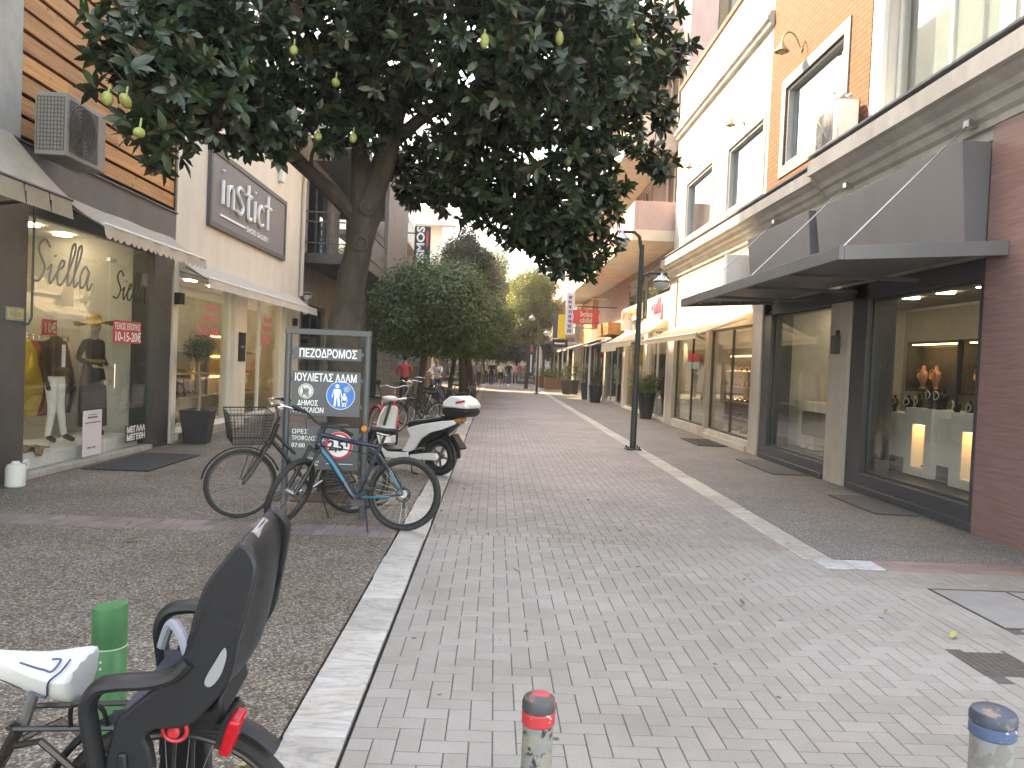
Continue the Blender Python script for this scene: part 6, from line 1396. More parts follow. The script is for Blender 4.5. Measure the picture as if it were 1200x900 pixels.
for x, y, s, r, lb in ((-1.5, 66, .8, 4, 'dark park tree standing in front of the hedge, left of the street axis'), (1.8, 68, .78, 5, 'dark park tree standing in front of the hedge, on the street axis'), (-6.5, 70, .95, 2.5, 'dark park tree at the left end of the hedge'), (4.6, 74, .9, .5, 'dark park tree at the right end of the hedge')): place(dup(big), (x, y, 0), r, lb, s)
hd = thing('hedge', 'long clipped dark hedge across the end of the street', 'hedge', (0, 72, 0)); rng = np.random.default_rng(44)
leaf_mesh('foliage', *blob_leaves(rng, [((-6+k*.9, 72, .8), (.7, .5, .75)) for k in range(16)], 100, .16, .08, .2, .4), orange_l, hd, detailed=False)

# ================================================================== people
def region_mesh(name, verts, edges, rad, mats, bone_mat, parent):
    me = bpy.data.meshes.new(name); me.from_pydata(verts, edges, []); o = bpy.data.objects.new(name, me); COL.objects.link(o)
    md = o.modifiers.new('skin', 'SKIN'); md.use_smooth_shade = True
    for i, s in enumerate(me.skin_vertices[0].data): s.radius = rad[i] if isinstance(rad[i], tuple) else (rad[i], rad[i]); s.use_root = (i == 0)
    md2 = o.modifiers.new('sub', 'SUBSURF'); md2.levels = 2; md2.render_levels = 2
    bpy.context.view_layer.update()
    out = bpy.data.meshes.new_from_object(o.evaluated_get(bpy.context.evaluated_depsgraph_get())); bpy.data.objects.remove(o)
    for q in mats: out.materials.append(q)
    E0 = np.array([verts[a] for a, b in edges]); E1 = np.array([verts[b] for a, b in edges]); D = E1-E0; LL = (D*D).sum(1)+1e-9
    for p in out.polygons:
        c = np.array(p.center); tt = np.clip(((c-E0)*D).sum(1)/LL, 0, 1); k = int(np.argmin(((c-E0-D*tt[:, None])**2).sum(1))); p.material_index = bone_mat[k]; p.use_smooth = True
    ob = bpy.data.objects.new(name, out); COL.objects.link(ob); ob.parent = parent; return ob
def figure(t, mats, pose=None, bones=None, head=True):
    """one continuous body; local front is -y. mats: skin, top, legs, shoes"""
    J = {'pelvis': ((0, 0, .96), (.135, .095)), 'waist': ((0, 0, 1.10), (.12, .085)), 'chest': ((0, 0, 1.28), (.155, .10)), 'neckb': ((0, .005, 1.42), (.075, .06)), 'neck': ((0, -.005, 1.49), .048)}
    if head: J.update({'jaw': ((0, -.03, 1.555), (.062, .07)), 'head': ((0, -.01, 1.625), (.078, .092)), 'crown': ((0, 0, 1.69), (.06, .07)), 'nose': ((0, -.118, 1.60), .012)})
    for s, n in ((-1, 'l'), (1, 'r')):
        J.update({'sh'+n: ((s*.175, 0, 1.385), .055), 'el'+n: ((s*.22, .02, 1.12), .042), 'wr'+n: ((s*.235, -.05, .89), .028), 'pa'+n: ((s*.235, -.07, .82), (.018, .036)),
                  'hip'+n: ((s*.085, 0, .88), .088), 'kn'+n: ((s*.095, -.015, .50), .058), 'an'+n: ((s*.10, .02, .09), .04), 'toe'+n: ((s*.11, -.13, .035), (.038, .028))})
    for k, v in (pose or {}).items(): J[k] = (v, J[k][1])
    E = [('pelvis', 'waist', 1), ('waist', 'chest', 1), ('chest', 'neckb', 1), ('neckb', 'neck', 0)]
    if head: E += [('neck', 'jaw', 0), ('jaw', 'head', 0), ('head', 'crown', 0), ('head', 'nose', 0)]
    names = list(J); 
    for n in 'lr':
        E += [('chest', 'sh'+n, 1), ('sh'+n, 'el'+n, 1), ('el'+n, 'wr'+n, 0), ('wr'+n, 'pa'+n, 0), ('pelvis', 'hip'+n, 2), ('hip'+n, 'kn'+n, 2), ('kn'+n, 'an'+n, 2), ('an'+n, 'toe'+n, 3)]
        pw, pp = Vector(J['wr'+n][0]), Vector(J['pa'+n][0]); d = (pp-pw).normalized(); sd = Vector((0, 1, 0)); sd = (sd-d*sd.dot(d)).normalized()
        for f, (off_, ln) in enumerate(((-.026, .065), (-.009, .078), (.009, .074), (.026, .058))):
            a, b = 'f%s%da' % (n, f), 'f%s%db' % (n, f); J[a] = (tuple(pp+sd*off_+d*.022), .0085); J[b] = (tuple(pp+sd*off_*1.1+d*(.022+ln)+Vector((0, -.008, 0))), .0075); E += [('pa'+n, a, 0), (a, b, 0)]
        J['th'+n] = (tuple(pw.lerp(pp, .6)-sd*.045+d*.035), .010); E.append(('pa'+n, 'th'+n, 0))
    for k, v in (bones or {}).items():
        E = [(a, b, v if (a, b) == k or a[:2]+b[:2] == k else m_) for a, b, m_ in E]
    names = list(J); ix = {k: i for i, k in enumerate(names)}
    return region_mesh('body', [J[k][0] for k in names], [(ix[a], ix[b]) for a, b, _ in E], [J[k][1] for k in names], mats, [m_ for _, _, m_ in E], t), J
def hair(t, mat, c=(0, .012, 1.64), long=0.):
    m = MB(); m.ball((c[0], c[1], c[2]+.015), (.092, .105, .098), 14, 10); 
    m.v = [(x, y+(.0 if z > c[2] else .02), z) if (y > -.035 or z > c[2]+.045) else (x*.92, max(y, -.06), max(z, c[2]+.05)) for x, y, z in m.v]
    if long: m.tube([(c[0], c[1]+.05, c[2]), (c[0], c[1]+.075, c[2]-long*.6), (c[0], c[1]+.06, c[2]-long)], [.085, .075, .04], 10, flat=.6)
    return m.build('hair', mat, t)
skin = M('skin', (.50, .31, .22), .55, var=.1); skin2 = M('tanned_skin', (.40, .24, .16), .55, var=.1)
def cl(name, c): return M(name, c, .8, var=.15)
h_dark = cl('dark_hair', (.03, .02, .015)); h_blond = cl('blond_hair', (.55, .38, .14)); shoe_b = cl('dark_shoes', (.03, .03, .03)); shoe_w = cl('white_shoes', (.7, .7, .68))
walk = {'knl': (-.09, -.13, .51), 'anl': (-.09, -.20, .10), 'toel': (-.10, -.34, .05), 'knr': (.09, .06, .50), 'anr': (.09, .26, .13), 'toer': (.10, .13, .04), 'ell': (-.215, .12, 1.13), 'wrl': (-.225, .10, .90), 'pal': (-.225, .09, .83), 'elr': (.215, -.06, 1.12), 'wrr': (.225, -.20, .93), 'par': (.225, -.24, .87)}
def person(label, loc, rz, mats, hm, pose=None, bones=None, long=0., s=1.0, group=None):
    t = thing('person', label, 'person', (0,0,0), group); figure(t, mats, pose, bones); hair(t, hm, long=long); return place(t, loc, rz, scale=s)
jeans = cl('blue_jeans', (.06, .09, .16)); blackc = cl('black_cloth', (.009, .009, .011)); redc = cl('coral_red_cloth', (.62, .09, .11)); whitec = cl('white_cloth', (.75, .74, .72)); khaki = cl('khaki_cloth', (.34, .28, .20)); pinkc = cl('pink_cloth', (.6, .4, .4)); greyc = cl('grey_cloth', (.2, .2, .22))
shorts = {('knl', 'anl'): 0, ('knr', 'anr'): 0}
person('person in a coral red t-shirt and dark trousers seen from behind, standing by the kiosk', (-3.02, 25.9, 0), math.pi+.25, [skin2, redc, blackc, shoe_b], h_dark, {'elr': (.27, -.06, 1.15), 'wrr': (.20, -.26, 1.05), 'par': (.17, -.32, 1.05), 'ell': (-.25, -.04, 1.14), 'wrl': (-.22, -.22, 1.0), 'pal': (-.2, -.29, 1.0)})
# cyclist astride a bicycle
cb = bicycle('dark bicycle ridden by the person in a white shirt', 'city', (-2.02, 26.6, 0), 250, 0, 6, black_metal, None, .33, .02, guards=True, sad_z=.86, rimc=grey_metal)
ride = {'pelvis': (0, .0, .95), 'waist': (0, -.05, 1.09), 'chest': (0, -.13, 1.26), 'neckb': (0, -.17, 1.39), 'neck': (0, -.20, 1.46), 'jaw': (0, -.24, 1.525), 'head': (0, -.23, 1.595), 'crown': (0, -.22, 1.66), 'nose': (0, -.335, 1.57), 'shl': (-.175, -.14, 1.36), 'shr': (.175, -.14, 1.36), 'ell': (-.24, -.32, 1.18), 'elr': (.24, -.32, 1.18), 'wrl': (-.25, -.46, 1.08), 'wrr': (.25, -.46, 1.08), 'pal': (-.25, -.52, 1.08), 'par': (.25, -.52, 1.08), 'hipl': (-.09, -.03, .88), 'hipr': (.09, -.03, .88), 'knl': (-.11, -.38, .68), 'anl': (-.12, -.26, .34), 'toel': (-.12, -.38, .26), 'knr': (.11, -.22, .52), 'anr': (.12, -.16, .12), 'toer': (.12, -.30, .07)}
p_ = thing('person', 'person in a white shirt and jeans riding the dark bicycle behind the round tree trunk', 'person'); figure(p_, [skin2, whitec, jeans, shoe_b], ride); hr = hair(p_, h_dark, (0, -.215, 1.61)); place(p_, (-1.945, 26.83, 0), math.radians(250+90-0))
grp = 'people walking in the sun at the end of the street'
person('person with blond hair in a long black dress walking at the end of the street', (-.22, 52.5, 0), .1, [skin, blackc, blackc, shoe_b], h_blond, walk, long=.2, group=grp)
person('person in a white t-shirt and dark shorts walking towards the camera', (.42, 52, 0), -.05, [skin, whitec, blackc, shoe_w], h_dark, walk, shorts, group=grp)
person('person with blond hair in a dark top and blue jeans walking', (1.0, 53.5, 0), .2, [skin, blackc, jeans, shoe_w], h_blond, walk, long=.22, group=grp)
person('person in a red top at the right of the walking crowd', (1.95, 61, 0), .0, [skin, redc, greyc, shoe_b], h_dark, None, group=grp)
person('person in dark clothes nearest the left row of trees', (-1.0, 49, 0), .3, [skin2, greyc, blackc, shoe_b], h_dark, walk, group=grp)
person('person in dark clothes beside the parked bikes farther left', (-1.55, 46, 0), 2.4, [skin2, blackc, greyc, shoe_b], h_dark, None, group=grp)
person('person in a khaki top behind the one in black', (-.6, 58, 0), .0, [skin, khaki, blackc, shoe_b], h_dark, walk, group=grp)
person('person in a pink top and shorts carrying nothing, right of the jeans wearer', (1.45, 57, 0), -.2, [skin, pinkc, greyc, shoe_w], h_dark, walk, shorts, group=grp)
person('person in a grey top farthest away in the crowd', (.1, 64, 0), 3.0, [skin2, greyc, jeans, shoe_b], h_dark, walk, group=grp)
for k, (x, c, lb) in enumerate(((2.65, (.05, .06, .11), 'dark blue feather flag with a magenta top'), (3.25, (.75, .66, .66), 'pale pink feather flag beside the dark one'))):
    t = thing('feather_flag', lb, 'flag', (x, 57, 0)); m = MB(); m.tube(catmull([(x-.2, 57, 0), (x-.22, 57, 1.6), (x-.2, 57, 2.7), (x-.02, 57, 3.0), (x+.12, 57, 2.9)], 4), .02, 6); m.tube([(x-.5, 57, .03), (x+.3, 57, .03)], .03, 6); m.build('pole', grey_metal, t)
    m = MB(); m.prism([(x-.19, .7), (x+.22, .75), (x+.26, 1.8), (x+.22, 2.6), (x+.08, 2.95), (x-.1, 2.92), (x-.19, 2.6)], 56.99, 57.01, 'xz'); f = m.build('banner', M('flag_%d' % k, c, .8), t)
    if k == 0: m = MB(); m.prism([(x-.16, 2.55), (x+.2, 2.55), (x+.06, 2.9), (x-.08, 2.9)], 56.975, 56.989, 'xz'); m.build('top_patch', M('magenta', (.6, .03, .2), .7), f)
    m = MB(); m.box(x-.03, x+.08, 56.975, 56.988, 1.0, 2.3); m.build('writing', white_vinyl, f)

# ================================================================== shop displays, left
t = thing('display_plinth', 'low white display plinth under the mannequins', 'plinth', (-6.1, 11, .06))
m = MB(); m.box(-6.55, -5.62, 9.95, 12.3, .062, .24); m.build('platform', white_paint, t, bevel=.01)
mq = M('mannequin_skin', (.45, .36, .27), .45, var=.05)
t = thing('mannequin', 'mannequin in a long black belted dress and straw sun hat', 'mannequin', (0,0,0))
figure(t, [mq, blackc, blackc, shoe_b], {'ell': (-.27, .05, 1.14), 'wrl': (-.20, -.12, 1.03), 'pal': (-.15, -.16, 1.02), 'elr': (.28, .05, 1.14), 'wrr': (.20, -.10, 1.02), 'par': (.15, -.15, 1.01)}, {('ell', 'wrl'): 1, ('elr', 'wrr'): 1})
m = MB(); prof = [(.14, 1.12), (.16, 1.0), (.20, .8), (.215, .5), (.225, .15)]
for i, (r, z) in enumerate(prof):
    for k in range(28): q = 2*math.pi*k/28; rr = r*(1+.06*math.sin(q*7+z)*(i/4)); m.v.append((math.cos(q)*rr, math.sin(q)*rr*.78, z))
for i in range(4):
    for k in range(28): l = (k+1) % 28; m.f.append((i*28+k, i*28+l, (i+1)*28+l, (i+1)*28+k))
m.build('skirt', blackc, t)
m = MB(); m.ring((0, 0, 1.10), (0,0,1), .128, .028, 28, 8, .5); m.build('belt', M('gold_belt', (.40, .27, .07), .4, .4, var=.5, scale=50), t)
m = MB(); m.lathe([(.27, -.015), (.22, .0), (.13, .012), (.105, .03), (.10, .09), (.07, .125), (.001, .135)], (0, 0, 1.66), (0, .08, 1), 28, False); m.v = [(x, y, z+.03*math.sin(3*math.atan2(y, x))*min(1, max(0, (math.hypot(x, y)-.12)*6))) for x, y, z in m.v]; m.build('hat', M('straw', (.56, .38, .13), .8, var=.25, scale=50, bump=.5), t)
place(t, (-6.05, 11.72, .24), R(82), scale=1.03)
t = thing('mannequin', 'headless mannequin in a black jacket, white trousers and black boots', 'mannequin', (0,0,0))
figure(t, [blackc, blackc, whitec, shoe_b], {'knl': (-.10, -.05, .5), 'anl': (-.12, .0, .09), 'anr': (.13, -.06, .09), 'toer': (.15, -.21, .035)}, None, False)
m = MB(); m.lathe([(.15, .92), (.165, 1.02), (.14, 1.15), (.165, 1.28), (.12, 1.40), (.07, 1.46)], seg=20, cap=False); m.v = [(x, y*.72, z) for x, y, z in m.v]; m.build('jacket', blackc, t)
m = MB(); m.box(-.03, .03, -.128, -.116, 1.05, 1.36); m.build('blouse', whitec, t)
place(t, (-6.05, 10.72, .24), R(82), scale=1.0)
t = thing('clothes_rail', 'clothes rail of yellow, red and black garments inside the shop window', 'clothes rail', (-6.7, 11.6, .06))
m = MB(); m.tube([(-6.7, 10.9, .07), (-6.7, 10.9, 1.72), (-6.7, 12.2, 1.72), (-6.7, 12.2, .07)], .018, 8); m.build('rail', chrome, t)
cols = [(.45, .33, .03), (.32, .04, .03), (.03, .03, .03), (.42, .30, .04), (.35, .05, .04), (.16, .10, .07), (.03, .03, .035), (.5, .45, .38)]
for k in range(8):
    y = 11.0+k*.15; m = MB(); n = 9
    for i in range(n+1):
        z = 1.64-.12*i; w = .21-.05*math.cos(i*.6)+.02*i*.3 if i else .1
        for s in (-1, 1): m.v.append((-6.7+s*w, y+.02*math.sin(i*1.3+k)+.015*s, z))
    for i in range(n): m.f.append((2*i, 2*i+1, 2*i+3, 2*i+2))
    g_ = m.build('garment', cl('garment_%d' % k, cols[k]), t); md = g_.modifiers.new('s', 'SOLIDIFY'); md.thickness = .05; m = MB(); m.tube([(-6.7, y, 1.74), (-6.7, y, 1.66)], .004, 4); m.build('hanger', chrome, g_)
t = thing('price_card', 'red price card reading 10 euro above the clothes rail', 'price card', (-6.55, 9.9, 1.8))
m = MB(); m.box(-6.56, -6.55, 11.25, 11.63, 1.73, 1.96); m.build('card', red_vinyl, t); text('10€', .2, (-6.549, 11.29, 1.77), '+x', white_vinyl, t, depth=.002); m = MB(); m.tube([(-6.7, 11.45, 1.72), (-6.56, 11.45, 1.75)], .006, 5); m.build('clip', chrome, t)
t = thing('display_box', 'white display box with a patterned scarf draped on top at the shop window corner', 'display box', (-5.8, 9.6, .06))
m = MB(); m.box(-6.1, -5.62, 9.25, 9.93, .064, .27); m.build('box', white_paint, t, bevel=.006)
m = MB(); rnd = random.Random(2)
for i in range(15):
    for j in range(9): u, v = i/14, j/8; m.v.append((-6.05+.46*v, 9.25+.6*u, .285+.05*abs(mnoise.noise(Vector((u*5, v*5, 1))))+(.035 if .2 < u < .8 else 0)-(.12 if j == 8 and .45 < u < .75 else 0)))
for i in range(14):
    for j in range(8): a = i*9+j; m.f.append((a, a+1, a+10, a+9))
m.build('scarf', M('patterned_scarf', (.45, .30, .16), .85, scale=26, col2=(.05, .035, .03)), t)
t = thing('poster_stand', 'white notice with a red line standing at the bottom of the shop window', 'poster', (-5.47, 10.6, .3))
m = MB(); m.box(-5.485, -5.475, 10.40, 10.88, .10, .72); m.build('board', M('poster_paper', (.66, .60, .62), .6, var=.04), t)
m = MB(); m.box(-5.474, -5.472, 10.44, 10.84, .545, .56); m.build('red_line', M('maroon', (.35, .05, .1), .6), t)
m = MB(); m.box(-5.474, -5.472, 10.50, 10.76, .61, .635); m.box(-5.474, -5.472, 10.52, 10.74, .655, .665); m.box(-5.474, -5.472, 10.51, 10.6, .2, .22); m.box(-5.474, -5.472, 10.63, 10.72, .2, .22); m.build('print', M('poster_ink', (.15, .12, .16), .6), t)
t = thing('canister', 'white plastic canister used as a doorstop below the dark pilaster', 'canister', (-5.27, 8.62, 0))
m = MB(); m.lathe([(.085, 0), (.10, .015), (.10, .20), (.085, .245), (.045, .265), (.04, .285)], (-5.27, 8.62, 0), seg=20); m.build('body', M('milky_plastic', (.62, .61, .58), .5, dirt=.25), t)
m = MB(); m.tube(catmull([(-5.24, 8.70, .26), (-5.22, 8.75, .28), (-5.22, 8.77, .22), (-5.24, 8.73, .16)], 4), .014, 6); m.build('handle', M('milky_plastic', (.62, .61, .58), .5, dirt=.25), t)
def mat_(label, x0, x1, y0, y1, mt): m = MB(); m.box(x0, x1, y0, y1, .004, .018); tag(m.build('doormat', mt, bevel=.004), label, 'doormat')
dm = M('mat_black', (.035, .034, .033), .95, var=.2, scale=30, bump=.5)
mat_('large black doormat on the pavement outside the clothes shop door', -5.28, -4.42, 10.0, 11.75, dm)
dg = M('mat_grey', (.10, .10, .105), .95, var=.2, scale=30, bump=.5)
mat_('flat grey mat in front of the large jewellery window', 4.55, 5.10, 8.9, 10.2, dg); mat_('flat grey mat in front of the second jewellery window', 4.5, 5.08, 12.1, 14.0, dg); mat_('dark mat by the steps of the shoe window on the right', 4.42, 5.06, 16.3, 17.9, dm)
# shoes
def shoe():
    t = thing('shoe', 'sandal on display in the shoe shop window', 'shoe', (0,0,0), 'shoes on display in the cream shop'); m = MB()
    P = [(-.12, .03), (-.05, .034), (.03, .030), (.09, .040), (.13, .030), (.15, .006)]
    for i, (x, w) in enumerate(P):
        z0 = .06*max(0, (.02-x)/.14); 
        for (a, b) in ((-w, z0), (w, z0), (w*.92, z0+.02+.045*(1 if i in (0, 1) else .8 if i in (3, 4) else .35)), (-w*.92, z0+.02+.045*(1 if i in (0, 1) else .8 if i in (3, 4) else .35))): m.v.append((x, a, b))
    for i in range(5):
        for k in range(4): l = (k+1) % 4; m.f.append((i*4+k, i*4+l, (i+1)*4+l, (i+1)*4+k))
    m.f.append((3,2,1,0)); m.f.append((20,21,22,23)); m.build('upper', M('tan_leather', (.32, .20, .10), .5, var=.4, scale=12, col2=(.10, .05, .03)), t, sub=1)
    m = MB(); m.box(-.125, -.085, -.02, .02, 0, .06); m.build('heel', black_vinyl, t); return t
sh0 = shoe(); sh1 = dup(sh0); 
sh1.children[0].data = sh1.children[0].data.copy(); sh1.children[0].data.materials[0] = M('gold_leather', (.55, .42, .18), .35, .2, var=.3, scale=14, col2=(.25, .16, .06))
sh2 = dup(sh0); sh2.children[0].data = sh2.children[0].data.copy(); sh2.children[0].data.materials[0] = M('dark_leather', (.05, .035, .03), .4, var=.4, scale=12)
used = [False]*3
def put_shoe(k, loc, rz, label, group):
    o = (sh0, sh1, sh2)[k]
    if used[k]: o = dup(o)
    used[k] = True; place(o, loc, rz, label); o['group'] = group
names = ('tan leather shoe', 'gold sandal', 'dark leather shoe')
def shelf(name, label, x, y0, y1, zs, depth, mt, backm, lit=False, s=1):
    t = thing(name, label, 'display shelf', (x, (y0+y1)/2, zs[0])); m = MB(); m.box(x-.02*s, x, y0, y1, zs[0], zs[-1]+.45); m.build('back', backm, t, smooth=False)
    for z in zs:
        m = MB(); m.box(x+.001*s, x+depth*s, y0, y1, z-.025, z); m.build('shelf', mt, t, bevel=.003)
        if lit: m = MB(); m.box(x+.002*s, x+.02*s, y0+.05, y1-.05, z+.40, z+.42); m.build('light_strip', lamp_warm, t)
    return t
shelf('display_shelf', 'lit warm shelf unit with shoes behind the second shoe shop window', -7.0, 19.0, 21.2, [.55, 1.05, 1.55], .5, M('shelf_cream', (.62, .52, .34), .6), M('shelf_gold', (.50, .38, .18), .7), True)
shelf('display_shelf', 'low pale shelf unit with shoes behind the first shoe shop window', -6.9, 15.8, 17.6, [.60, 1.10], .45, M('shelf_white', (.65, .62, .52), .6), grey_in)
shelf('display_shelf', 'tall shelf unit with shoes in the right hand shoe window', 6.75, 18.4, 21.9, [.45, .85, 1.25, 1.65], .5, M('shelf_glassy', (.55, .52, .48), .3), M('shelf_taupe', (.30, .26, .24), .7), True, -1)
rnd = random.Random(12)
for k in range(12):
    c = rnd.randrange(3); put_shoe(c, (-6.05+rnd.uniform(-.2, .25), 13.55+k*.2, .165), rnd.uniform(-.6, .6), names[c]+' on the floor of the first shoe shop window', 'shoes on the floor of the first window')
for r_, z in enumerate((.60, 1.10)):
    for k in range(6): c = rnd.randrange(3); put_shoe(c, (-6.65, 15.95+k*.28, z+.002), rnd.uniform(-.4, .4), names[c]+' on the low pale shelf unit', 'shoes on the low pale shelf')
for z in (.55, 1.05, 1.55):
    for k in range(9): c = rnd.randrange(3); put_shoe(c, (-6.72, 19.12+k*.235, z+.002), rnd.uniform(-.4, .4), names[c]+' on the lit warm shelf unit', 'shoes on the lit warm shelf')
for k in range(8): c = rnd.randrange(3); put_shoe(c, (-6.0, 17.2+k*.3, .165), rnd.uniform(-.5, .5), names[c]+' on the floor of the second shoe shop window', 'shoes on the floor of the second window')
for z in (.45, .85, 1.25, 1.65):
    for k in range(8): c = rnd.randrange(3); put_shoe(c, (6.45, 18.6+k*.4, z+.002), math.pi+rnd.uniform(-.4, .4), names[c]+' on the tall shelf on the right', 'shoes on the tall right shelf')
for k in range(13): c = rnd.randrange(3); put_shoe(c, (5.85+rnd.uniform(-.15, .2), 15.6+k*.22, .225), math.pi+rnd.uniform(-.7, .7), names[c]+' on the floor of the right shoe window', 'shoes on the floor of the right window')
# ================================================================== jewellery displays, right
wlac = M('white_lacquer', (.70, .69, .65), .3, var=.04)
for y0, y1, x0, niche, lb in ((8.75, 9.45, 5.72, True, 'white jewellery cabinet with a lit niche nearest the red stone pier'), (9.48, 9.95, 5.85, False, 'narrow plain white jewellery cabinet between the two lit ones'), (9.98, 10.62, 5.78, True, 'white jewellery cabinet with a lit niche, second along the window'), (10.65, 11.15, 5.85, False, 'plain white jewellery cabinet third from the far end of the window'), (11.2, 11.8, 5.8, False, 'plain white jewellery cabinet second from the far end of the window'), (11.86, 12.5, 5.85, False, 'plain white jewellery cabinet at the far end of the window')):
    t = thing('display_cabinet', lb, 'display cabinet', (x0+.2, (y0+y1)/2, .3)); x1 = x0+.45
    m = MB()
    if niche: wall_x(m, x0, x0+.25, y0, y1, .302, 1.22, [(y0+.15, y0+.45, .42, 1.0)]); m.box(x0+.25, x1, y0, y1, .302, 1.22)
    else: m.box(x0, x1, y0, y1, .302, 1.12)
    m.build('body', wlac, t, smooth=False)
    if niche:
        m = MB(); m.box(x0+.03, x0+.22, y0+.18, y0+.42, .985, .996); m.build('niche_lamp', m_emit('niche_lamp', (1., .66, .28), 1.3), t); m = MB(); m.ball((x0+.12, y0+.3, .435), (.05, .08, .015), 12, 6); m.build('bracelet_pad', black_vinyl, t)
    else: m = MB(); m.box(x0-.004, x0-.001, y0+.02, y1-.02, .31, .50); m.build('kick_panel', char_frame, t)
vel = M('black_velvet', (.022, .02, .022), .95); gold = M('gold', (.75, .48, .15), .28, 1.); pearl = M('pearl', (.75, .72, .68), .2)
def bust(label, loc, rz, mt, s=1., jewel=None):
    t = thing('jewellery_bust', label, 'jewellery stand', (0,0,0), 'jewellery stands in the window'); m = MB(); m.lathe([(.06, 0), (.065, .01), (.03, .03), (.05, .08), (.085, .15), (.08, .2), (.035, .24), (.03, .29), (.028, .30)], seg=16); m.v = [(x*.6, y*1.15, z) for x, y, z in m.v]; m.build('bust', mt, t)
    m = MB(); m.tube([(-.055-.01*math.cos(q*2), math.sin(q)*.06, .19-.06*math.cos(q)) for q in (k*2*math.pi/16 for k in range(16))], .006, 5, closed=True); m.build('necklace', jewel or gold, t); return place(t, loc, rz, scale=s)
rnd = random.Random(6)
b0 = bust('black velvet jewellery stand on the white cabinets', (5.95, 9.0, 1.222), 0, vel, .9, pearl)
for k, (x, y, z) in enumerate(((6.0, 9.25, 1.222), (6.05, 9.58, 1.122), (6.0, 9.8, 1.122), (5.95, 10.12, 1.222), (6.0, 10.4, 1.222), (6.05, 10.78, 1.122), (6.02, 11.0, 1.122), (6.1, 8.9, 1.222), (6.1, 10.25, 1.222), (6.0, 11.35, 1.122), (6.05, 11.6, 1.122), (6.0, 12.0, 1.122), (6.05, 12.3, 1.122))):
    place(dup(b0), (x, y, z), rnd.uniform(-.4, .4), 'black velvet jewellery stand on the white cabinets', rnd.uniform(.75, 1.05))
m = MB(); m.box(7.89, 7.91, 9.5, 14.7, .26, 2.9); tag(m.build('display_partition', M('partition_taupe', (.28, .25, .21), .7)), 'tall taupe partition behind the jewellery displays', 'partition')
for y0, y1, lb in ((11.0, 12.3, 'dark wall display niche nearer the red stone pier'), (12.5, 14.0, 'dark wall display niche farther from the red stone pier')):
    t = thing('wall_display', lb, 'display niche', (7.85, y0, 1.4)); m = MB(); m.box(7.60, 7.89, y0, y1, 1.40, 1.45); m.box(7.87, 7.89, y0, y1, 1.451, 2.2); m.box(7.60, 7.869, y0-.03, y0, 1.40, 2.25); m.box(7.60, 7.869, y1, y1+.03, 1.40, 2.25); m.box(7.60, 7.89, y0-.03, y1+.03, 2.251, 2.30); m.build('case', dark_in, t, smooth=False)
    m = MB(); m.box(7.62, 7.70, y0+.1, y1-.1, 2.235, 2.249); m.build('light_strip', lamp_warm, t)
for k, (y, mt, lb) in enumerate(((13.7, M('rose_velvet', (.45, .22, .17), .8), 'rose jewellery bust at the far end of the wall niche'), (13.3, M('rose_velvet', (.45, .22, .17), .8), 'rose jewellery bust second in the wall niche'), (12.05, gold, 'golden jewellery bust in the nearer wall niche, farther one'), (11.3, gold, 'golden jewellery bust in the nearer wall niche, closer one'))): bust(lb, (7.74, y, 1.452), 0, mt, 1.4)
t = thing('display_bench', 'long white display bench inside the second jewellery window', 'display bench', (6.3, 13, .26))
m = MB(); m.box(5.75, 6.15, 12.6, 14.6, .95, 1.12); m.box(5.8, 6.1, 12.7, 12.8, .265, .95); m.box(5.8, 6.1, 14.4, 14.5, .265, .95); m.build('bench', wlac, t, bevel=.01); m = MB(); m.box(5.85, 6.10, 12.801, 14.399, .5, .93); m.build('panel', grey_in, t)
for k, y in enumerate((12.2, 13.6, 13.95)): m = MB(); m.box(5.75, 5.95, y, y+.22, .262, .31); m.box(5.77, 5.93, y+.02, y+.2, .3105, .335); tag(m.build('jewel_tray', wlac, bevel=.01), 'small white tray on the floor of the second jewellery window', 'tray', 'white trays in the second window')
# ================================================================== pigeon, leaves
t = thing('pigeon', 'grey pigeon standing on the white air conditioner', 'pigeon', (0,0,0)); gp_ = M('pigeon_grey', (.30, .29, .30), .7, var=.35, scale=18); m = MB()
sec = [(-.20, .055, .012, .012), (-.13, .062, .02, .016), (-.08, .08, .045, .035), (-.01, .095, .062, .055), (.05, .11, .058, .058), (.085, .14, .038, .04), (.10, .18, .028, .028), (.115, .205, .026, .027), (.135, .205, .018, .018), (.145, .203, .006, .006)]
for x, z, w, h in sec:
    for k in range(12): q = 2*math.pi*k/12; m.v.append((x, math.cos(q)*w, z+math.sin(q)*h))
for i in range(len(sec)-1):
    for k in range(12): l = (k+1) % 12; m.f.append((i*12+k, i*12+l, (i+1)*12+l, (i+1)*12+k))
m.f.append(tuple(range(12))[::-1]); m.build('body', gp_, t, sub=1)
m = MB()
for s in (-1, 1): m.ball((-.05, s*.052, .10), (.11, .016, .042), 12, 8, Matrix.Rotation(R(10), 3, 'Y'))
m.build('wing', M('wing_grey', (.22, .22, .235), .7, var=.4, scale=25), t)
m = MB(); m.lathe([(.006, 0), (.001, .025)], (.145, 0, .203), (1, 0, -.2), 8); m.build('beak', black_vinyl, t); m = MB()
for s in (-1, 1):
    m.tube([(0, s*.02, .05), (.0, s*.022, .005)], .005, 5)
    for a in (-.5, 0, .5): m.tube([(0, s*.022, .004), (.03*math.cos(a), s*.022+.03*math.sin(a), .003)], .003, 4)
m.build('leg', M('pigeon_leg', (.45, .16, .13), .6), t); place(t, (4.98, 11.45, 5.632), 1.9, scale=1.15)
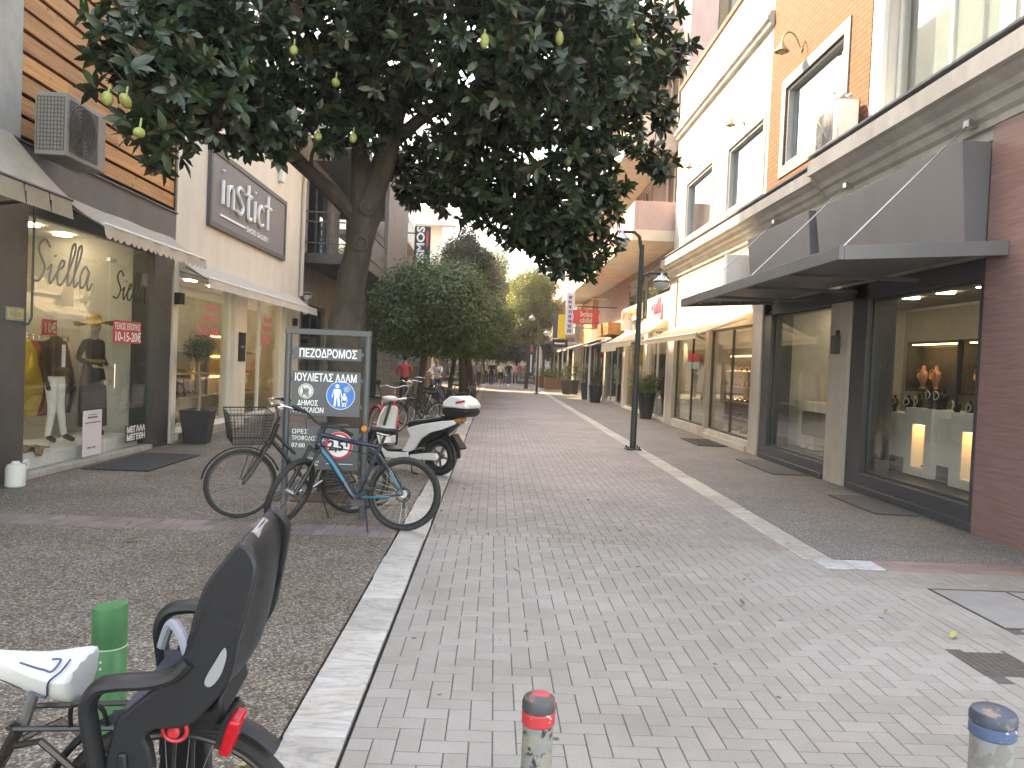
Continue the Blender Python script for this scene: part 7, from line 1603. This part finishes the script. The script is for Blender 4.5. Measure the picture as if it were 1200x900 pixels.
def dead_leaf(label, x, y, rz, c, L):
    n = 1; rng = np.random.default_rng(int(abs(x*100))); o = leaf_mesh('fallen_leaf', np.array([[0., 0, .012]]), np.array([[.15, .1, 1.]]), np.array([[math.cos(rz), math.sin(rz), .12]]), np.array([L]), np.array([L*.45]), c, None, .25, -.1); o.location = (x, y, 0); tag(o, label, 'leaf')
yl = M('yellow_leaf', (.42, .38, .10), .6, var=.2); bl = M('brown_leaf', (.26, .14, .06), .7, var=.3)
dead_leaf('pale yellow fallen leaf on the pebble pavement right of the child seat', -.93, 2.93, .2, yl, .11); dead_leaf('curled brown fallen leaf on the pebble pavement in front of the rose paver band', -3.0, 6.3, .4, bl, .17); dead_leaf('small yellow fallen leaf above the drain grate on the paving', 2.9, 4.66, .8, yl, .10)
rng = np.random.default_rng(77); n = 170; px_ = np.concatenate([rng.uniform(-5.2, -.9, 110), rng.uniform(-.8, 3, 60)]); py_ = np.concatenate([rng.uniform(3, 13, 110), rng.uniform(5, 14, 60)])
keep = rng.random(n) < np.exp(-((px_+1.7)**2+(py_-8.6)**2)/14)+.12
px_, py_ = px_[keep], py_[keep]; n = len(px_)
o = leaf_mesh('leaf_litter', np.stack([px_, py_, np.full(n, .012)], 1), rand_dirs(rng, n)*.25+np.array([0, 0, 1]), np.stack([rng.normal(size=n), rng.normal(size=n), np.full(n, .1)], 1), .03+.05*rng.random(n), .015+.02*rng.random(n), m_leaf('litter_leaf', [(.20, .12, .06), (.12, .07, .04), (.3, .24, .1), (.08, .05, .03)], .7, .1), None, .3, -.2); tag(o, kind='stuff')
# plants standing at the dark building
for k, (x, y) in enumerate(((-4.4, 21.6), (-4.5, 24.0))):
    t = thing('potted_plant', ('spiky green plant in a pot at the corner of the dark building', 'second spiky green plant along the dark building')[k], 'potted plant', (x, y, 0)); m = MB(); m.lathe([(.14, 0), (.19, .35), (.17, .35), (.16, .31), (.001, .31)], (x, y, 0), seg=18, cap=False); m.build('pot', potm, t); rng = np.random.default_rng(60+k); n = 46; q = rng.random(n)*2*math.pi
    leaf_mesh('foliage', np.tile([x, y, .3], (n, 1)), np.stack([-np.cos(q), -np.sin(q), np.full(n, .5)], 1), np.stack([np.cos(q)*.55, np.sin(q)*.55, .5+rng.random(n)*1.2], 1), .5+.4*rng.random(n), np.full(n, .05), m_leaf('spiky_leaf', [(.12, .20, .05), (.18, .24, .06), (.09, .16, .04)], .5, .2), t, fold=.2, bend=.3)
